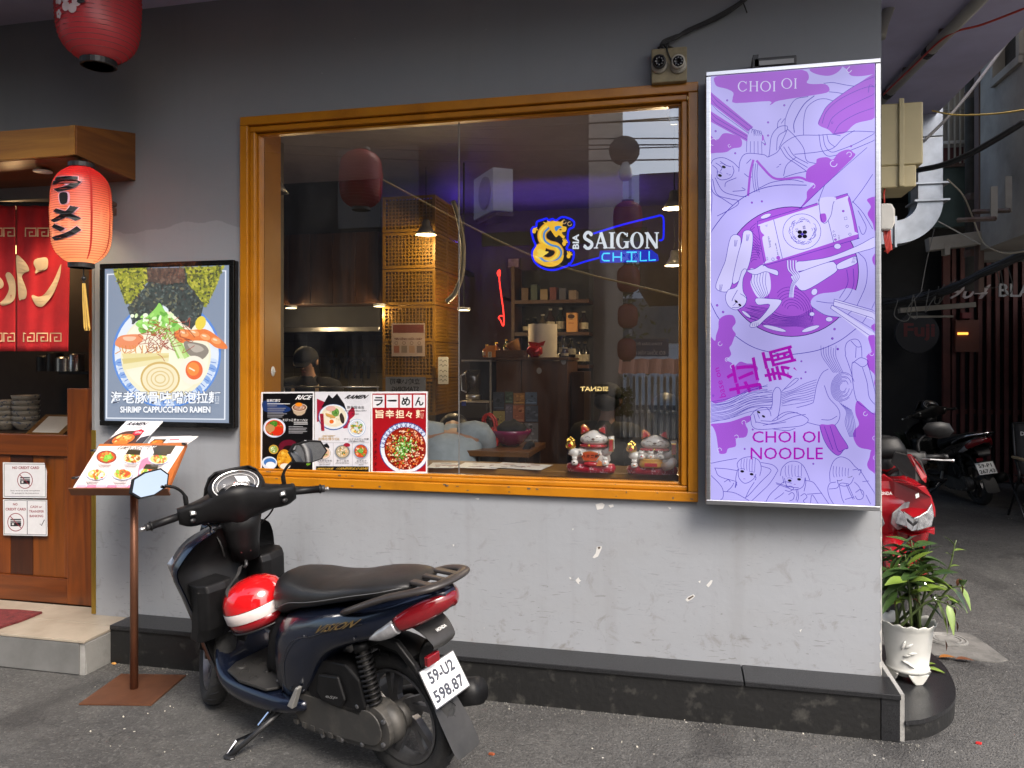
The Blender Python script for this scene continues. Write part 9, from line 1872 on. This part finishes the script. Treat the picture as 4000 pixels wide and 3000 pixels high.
# ================================================================ people in the restaurant
def skinned(name,verts,edges,rad,mat,parent,root=0,sub=1):
 me=bpy.data.meshes.new(name);me.from_pydata([tuple(v) for v in verts],edges,[]);me.materials.append(mat)
 o=bpy.data.objects.new(name,me);COL.objects.link(o);o.parent=parent
 md=o.modifiers.new('skin','SKIN');md.use_smooth_shade=True;md.branch_smoothing=.4
 for i,r_ in enumerate(rad):me.skin_vertices[0].data[i].radius=r_ if isinstance(r_,tuple) else (r_,r_);me.skin_vertices[0].data[i].use_root=(i == root)
 s_=o.modifiers.new('sub','SUBSURF');s_.levels=s_.render_levels=sub
 return o
M_SKIN=pm('skin',(.36,.20,.13),.5,var=.08);M_HAIR=pm('black_hair',(.010,.009,.008),.4,var=.3,scale=50)
def figure(label,loc,rz,pose,shirt,hair='short',extras=None,apron=False):
 """seated or standing adult; local -y is the way the person faces; pelvis at pose['pelvis']"""
 t=thing('person',label,'person',loc);t.rotation_euler.z=rz
 P=pose;pel,ch,nk,hd=V(P['pelvis']),V(P['chest']),V(P['neck']),V(P['head'])
 vs=[pel,pel.lerp(ch,.5),ch,nk,nk.lerp(hd,.5)];ed=[(0,1),(1,2),(2,3),(3,4)];rd=[(.15,.11),(.14,.10),(.155,.105),.055,.052]
 for s_ in (-1,1):
  arm=[V(q) for q in P['arm%d' % s_]] # shoulder, elbow, wrist, palm
  b=len(vs);vs += arm;ed += [(2,b),(b,b+1),(b+1,b+2),(b+2,b+3)];rd += [.058,.042,.030,(.038,.018)]
  fd=(arm[3]-arm[2]).normalized();sd_=fd.cross(V((0,0,1)));sd_=sd_.normalized() if sd_.length >.01 else V((1,0,0))
  for k in range(5):
   off=(k-1.8)*.018;base=arm[3]+sd_*off+fd*(.02 if k else-.01);l_=(.045,.068,.075,.070,.055)[k];tip=base+(fd+(sd_*-.9*s_ if k == 0 else V((0,0,-.25)))).normalized()*l_
   i=len(vs);vs += [base,tip.lerp(base,.45)+V((0,0,.006)),tip];ed += [(b+3,i),(i,i+1),(i+1,i+2)];rd += [.010,.009,.008]
 if P.get('legs'):
  for s_ in (-1,1):
   b=len(vs);kx=s_*.10;vs += [pel+V((kx,-.04,-.02)),pel+V((kx,-.42,-.02)),pel+V((kx,-.40,-.42)),pel+V((kx,-.52,-.44))] if P['legs'] == 'sit' else [pel+V((kx,0,-.06)),pel+V((kx,-.02,-.45)),pel+V((kx,0,-.84)),pel+V((kx,-.12,-.88))]
   ed += [(0,b),(b,b+1),(b+1,b+2),(b+2,b+3)];rd += [.085,.062,.042,.04]
 # head grown on the same skin: skull, jaw, nose
 b=len(vs);fw_=V(P.get('face',(0,-1,0))).normalized();u_=(V((0,0,1))-fw_*fw_.z).normalized()
 vs += [hd-u_*.01,hd+u_*.045,hd+fw_*.05-u_*.06];ed += [(4,b),(b,b+1),(b,b+2)];rd += [.084,.076,.042]
 skinned('body',vs,ed,rd,M_SKIN,t,0)
 rt=fw_.cross(u_).normalized();e=MB();e.ell(hd+fw_*.093-u_*.015,(.012,.016,.018),8);
 obj('nose',e,M_SKIN,t,smooth=True)
 for s_ in (-1,1):
  obj('ear',MB().ell(hd+rt*s_*.083-u_*.01,(.012,.02,.03),8),M_SKIN,t,smooth=True);obj('eye',MB().ell(hd+fw_*.084+rt*s_*.032+u_*.012,.010,8),M_DARK,t,smooth=True)
 obj('mouth',MB().ell(hd+fw_*.092-u_*.055,(.022,.006,.005),8),pm('lips',(.22,.07,.06),.5),t,smooth=True)
 ax_=(ch-pel).normalized();sx_=V((1,0,0));dy_=ax_.cross(sx_).normalized();shl=ch.lerp(nk,.5);st_=[(pel,.165,.125),(pel.lerp(ch,.45),.155,.115),(ch,.19,.13),(shl,.185,.105),(ch.lerp(nk,.85),.085,.075),(nk,.060,.060)]
 c_,q_=spline([tuple(k[0]) for k in st_],4),spline([(k[1],k[2],0) for k in st_],4);m_=MB().rings([[p_+sx_*r_.x*math.cos(a)+dy_*r_.y*math.sin(a) for a in (2*math.pi*k/22 for k in range(22))] for p_,r_ in zip(c_,q_)])
 for s_ in (-1,1):arm=[V(q) for q in P['arm%d' % s_]];e_=arm[1] if P.get('long') else arm[0].lerp(arm[1],.8);m_.tube(spline([tuple(shl.lerp(arm[0],.35)),tuple(arm[0]),tuple(arm[0].lerp(e_,.5)),tuple(e_)]+([tuple(arm[2])] if P.get('long') else []),3),[.085,.085,.082,.078,.074,.070,.066,.063,.060,.058]+([.054,.05,.045] if P.get('long') else []),14)
 for v_ in m_.v:v_ += V((noise.noise(v_*9),noise.noise(v_*9+V((5,0,0))),0))*.012
 obj('shirt',m_,shirt,t,smooth=True)
 if P.get('legs'):
  lv,le,lr=[pel],[],[(.165,.125)]
  for s_ in (-1,1):
   b=len(lv);kx=s_*.10;lv += [pel+V((kx,-.04,-.02)),pel+V((kx,-.42,-.02)),pel+V((kx,-.40,-.38))] if P['legs'] == 'sit' else [pel+V((kx,0,-.06)),pel+V((kx,-.02,-.45)),pel+V((kx,0,-.80))];le += [(0,b),(b,b+1),(b+1,b+2)];lr += [.10,.076,.06]
  skinned('trousers',lv,le,lr,pm('dark_trousers',(.02,.02,.028),.8),t,0)
 if hair == 'cap':
  M_=Matrix.Translation(hd+u_*.03);cp=obj('cap',MB().rings([[hd+u_*(.015+.10*math.sin(a))+(rt*math.cos(q)+fw_*math.sin(q))*.098*math.cos(a) for q in (2*math.pi*k/20 for k in range(20))] for a in (0,.3,.6,.9,1.2,1.5)]),pm('cap_black',(.010,.010,.011),.8),t,smooth=True)
  obj('cap_brim',MB().prism([(-.075,.05),(-.06,.12),(-.03,.155),(.03,.155),(.06,.12),(.075,.05)],lambda a,b:hd+rt*a+fw_*b+u_*(.03-b*.15),lambda a,b:hd+rt*a+fw_*b+u_*(.038-b*.15)),MATS['cap_black'],cp)
  obj('hair',MB().ell(hd-fw_*.03-u_*.01,(.088,.085,.07),12),M_HAIR,t,smooth=True)
 elif hair == 'long':
  hb2=MB();hb2.rings([[hd+u_*(.115*math.sin(a)+.01)+(rt*math.cos(q)+fw_*(math.sin(q)-.15))*.105*math.cos(a) for q in (2*math.pi*k/20 for k in range(20))] for a in (.0,.35,.7,1.1,1.5)])
  for k in range(46):q=R(20+320*k/45)+math.pi/2;d_=rt*math.cos(q)+fw_*math.sin(q)*.95;p_=hd+d_*.098;hb2.tube([p_+u_*.02,p_+d_*.012-u_*.12,p_+d_*.02-u_*.26+rt*random.uniform(-.02,.02),p_+d_*.01-u_*.38],[.016,.018,.016,.006],6)
  obj('hair',hb2,M_HAIR,t,smooth=True)
 else:
  obj('hair',MB().rings([[hd+u_*(.105*math.sin(a)-.005)+(rt*math.cos(q)+fw_*(math.sin(q)-.18))*.100*math.cos(a) for q in (2*math.pi*k/20 for k in range(20))] for a in (-.5,-.2,.1,.4,.8,1.2,1.5)]),M_HAIR,t,smooth=True)
 if apron:
  for s_ in (-1,1):obj('apron_strap',MB().rings([[p_+V((-.014,0,0)),p_+V((.014,0,0)),p_+V((.014,-.004,0)),p_+V((-.014,-.004,0))] for p_ in spline([tuple(ch+V((s_*.075,.02,.145))),tuple(ch+V((s_*.09,-.09,.10))),tuple(ch+V((s_*.10,-.125,.0))),tuple(ch+V((s_*.105,-.13,-.12)))],4)]),pm('apron_leather',(.42,.30,.17),.6),t)
  obj('apron_bib',MB().grid(lambda a,b:ch+V((-.13+.26*a,-.128-.012*math.sin(math.pi*a),-.10-.45*b)),6,6),pm('apron_cloth',(.02,.02,.022),.85),t,smooth=True,solid=.003)
 return t
SH_BLK=pm('black_tee',(.012,.012,.014),.85,var=.2,scale=12);SH_BLU=pm('pale_blue_shirt',(.30,.36,.40),.8,var=.12,scale=18,bump=.2,bscale=30);SH_OLV=pm('dark_olive_tee',(.05,.045,.03),.85)
# cook behind the hatch, looking down
p=W(1192,1408,1.87)
figure('cook in a black cap and apron with tan straps, head bent over the bench',(p.x,1.95,0),R(8),dict(pelvis=(0,.02,.94),chest=(0,0,p.z-.29),neck=(0,-.03,p.z-.12),head=(0,-.085,p.z),face=(0,-1,-.45),legs='stand',**{'arm-1':((-.19,.0,1.36),(-.27,-.08,1.10),(-.14,-.33,1.02),(-.10,-.40,1.01)),'arm1':((.19,0,1.36),(.27,-.08,1.10),(.14,-.33,1.02),(.10,-.40,1.01))}),SH_BLK,'cap',apron=True)
# diner in a pale blue shirt bent over the table, seen from behind and side
p=W(1772,1700,.75)
figure('diner in a pale blue shirt bent forward behind the red noodle poster',(p.x-.03,.75,0),R(192),dict(pelvis=(0,.05,.68),chest=(0,-.08,1.04),neck=(0,-.24,1.17),head=(0,-.36,1.14),face=(0,-1,-.7),legs='sit',long=1,**{'arm-1':((-.19,-.12,1.13),(-.24,-.26,.90),(-.12,-.46,.86),(-.08,-.53,.86)),'arm1':((.19,-.12,1.13),(.24,-.26,.90),(.12,-.46,.86),(.08,-.53,.86))}),SH_BLU,'short')
p=W(2368,1585,1.5)
figure('seated man in a dark cap behind the left lucky cat',(p.x,1.5,.12),R(160),dict(pelvis=(0,.02,.50),chest=(0,0,.88),neck=(0,-.02,1.06),head=(0,-.04,1.20),legs='sit',**{'arm-1':((-.19,.0,.97),(-.25,-.06,.74),(-.13,-.30,.76),(-.10,-.37,.76)),'arm1':((.19,0,.97),(.25,-.06,.74),(.13,-.30,.76),(.10,-.37,.76))}),SH_OLV,'cap')
p=W(2600,1640,1.15)
figure('seated woman with long black hair behind the right lucky cat',(p.x,1.15,.06),R(175),dict(pelvis=(0,.02,.50),chest=(0,0,.88),neck=(0,-.02,1.06),head=(0,-.03,1.20),legs='sit',**{'arm-1':((-.17,.0,.97),(-.22,-.06,.74),(-.12,-.30,.76),(-.09,-.37,.76)),'arm1':((.17,0,.97),(.22,-.06,.74),(.12,-.30,.76),(.09,-.37,.76))}),SH_BLK,'long')
for i,(u,y) in enumerate(((2368,1.5),(2600,1.15),(1762,.75))):
 p=W(u,1700,y);st_=thing('stool',('round stool under the capped man','round stool under the long haired woman','round stool under the pale blue shirt')[i],'stool',(p.x-(.03 if i == 2 else 0),y+(.02 if i <2 else 0),.02),'stools at the tables');sh_=(.12,.06,.20)[i];obj('seat',MB().lathe([(.15,.34+sh_),(.16,.36+sh_),(.15,.38+sh_),(0,.38+sh_)],18,cap1=False),M_DKW,st_);
 for k in range(3):q=2.1*k;obj('leg',MB().tube([(.14*math.cos(q),.14*math.sin(q),0),(.10*math.cos(q),.10*math.sin(q),.345+sh_)],.012,6),M_DKW,st_)
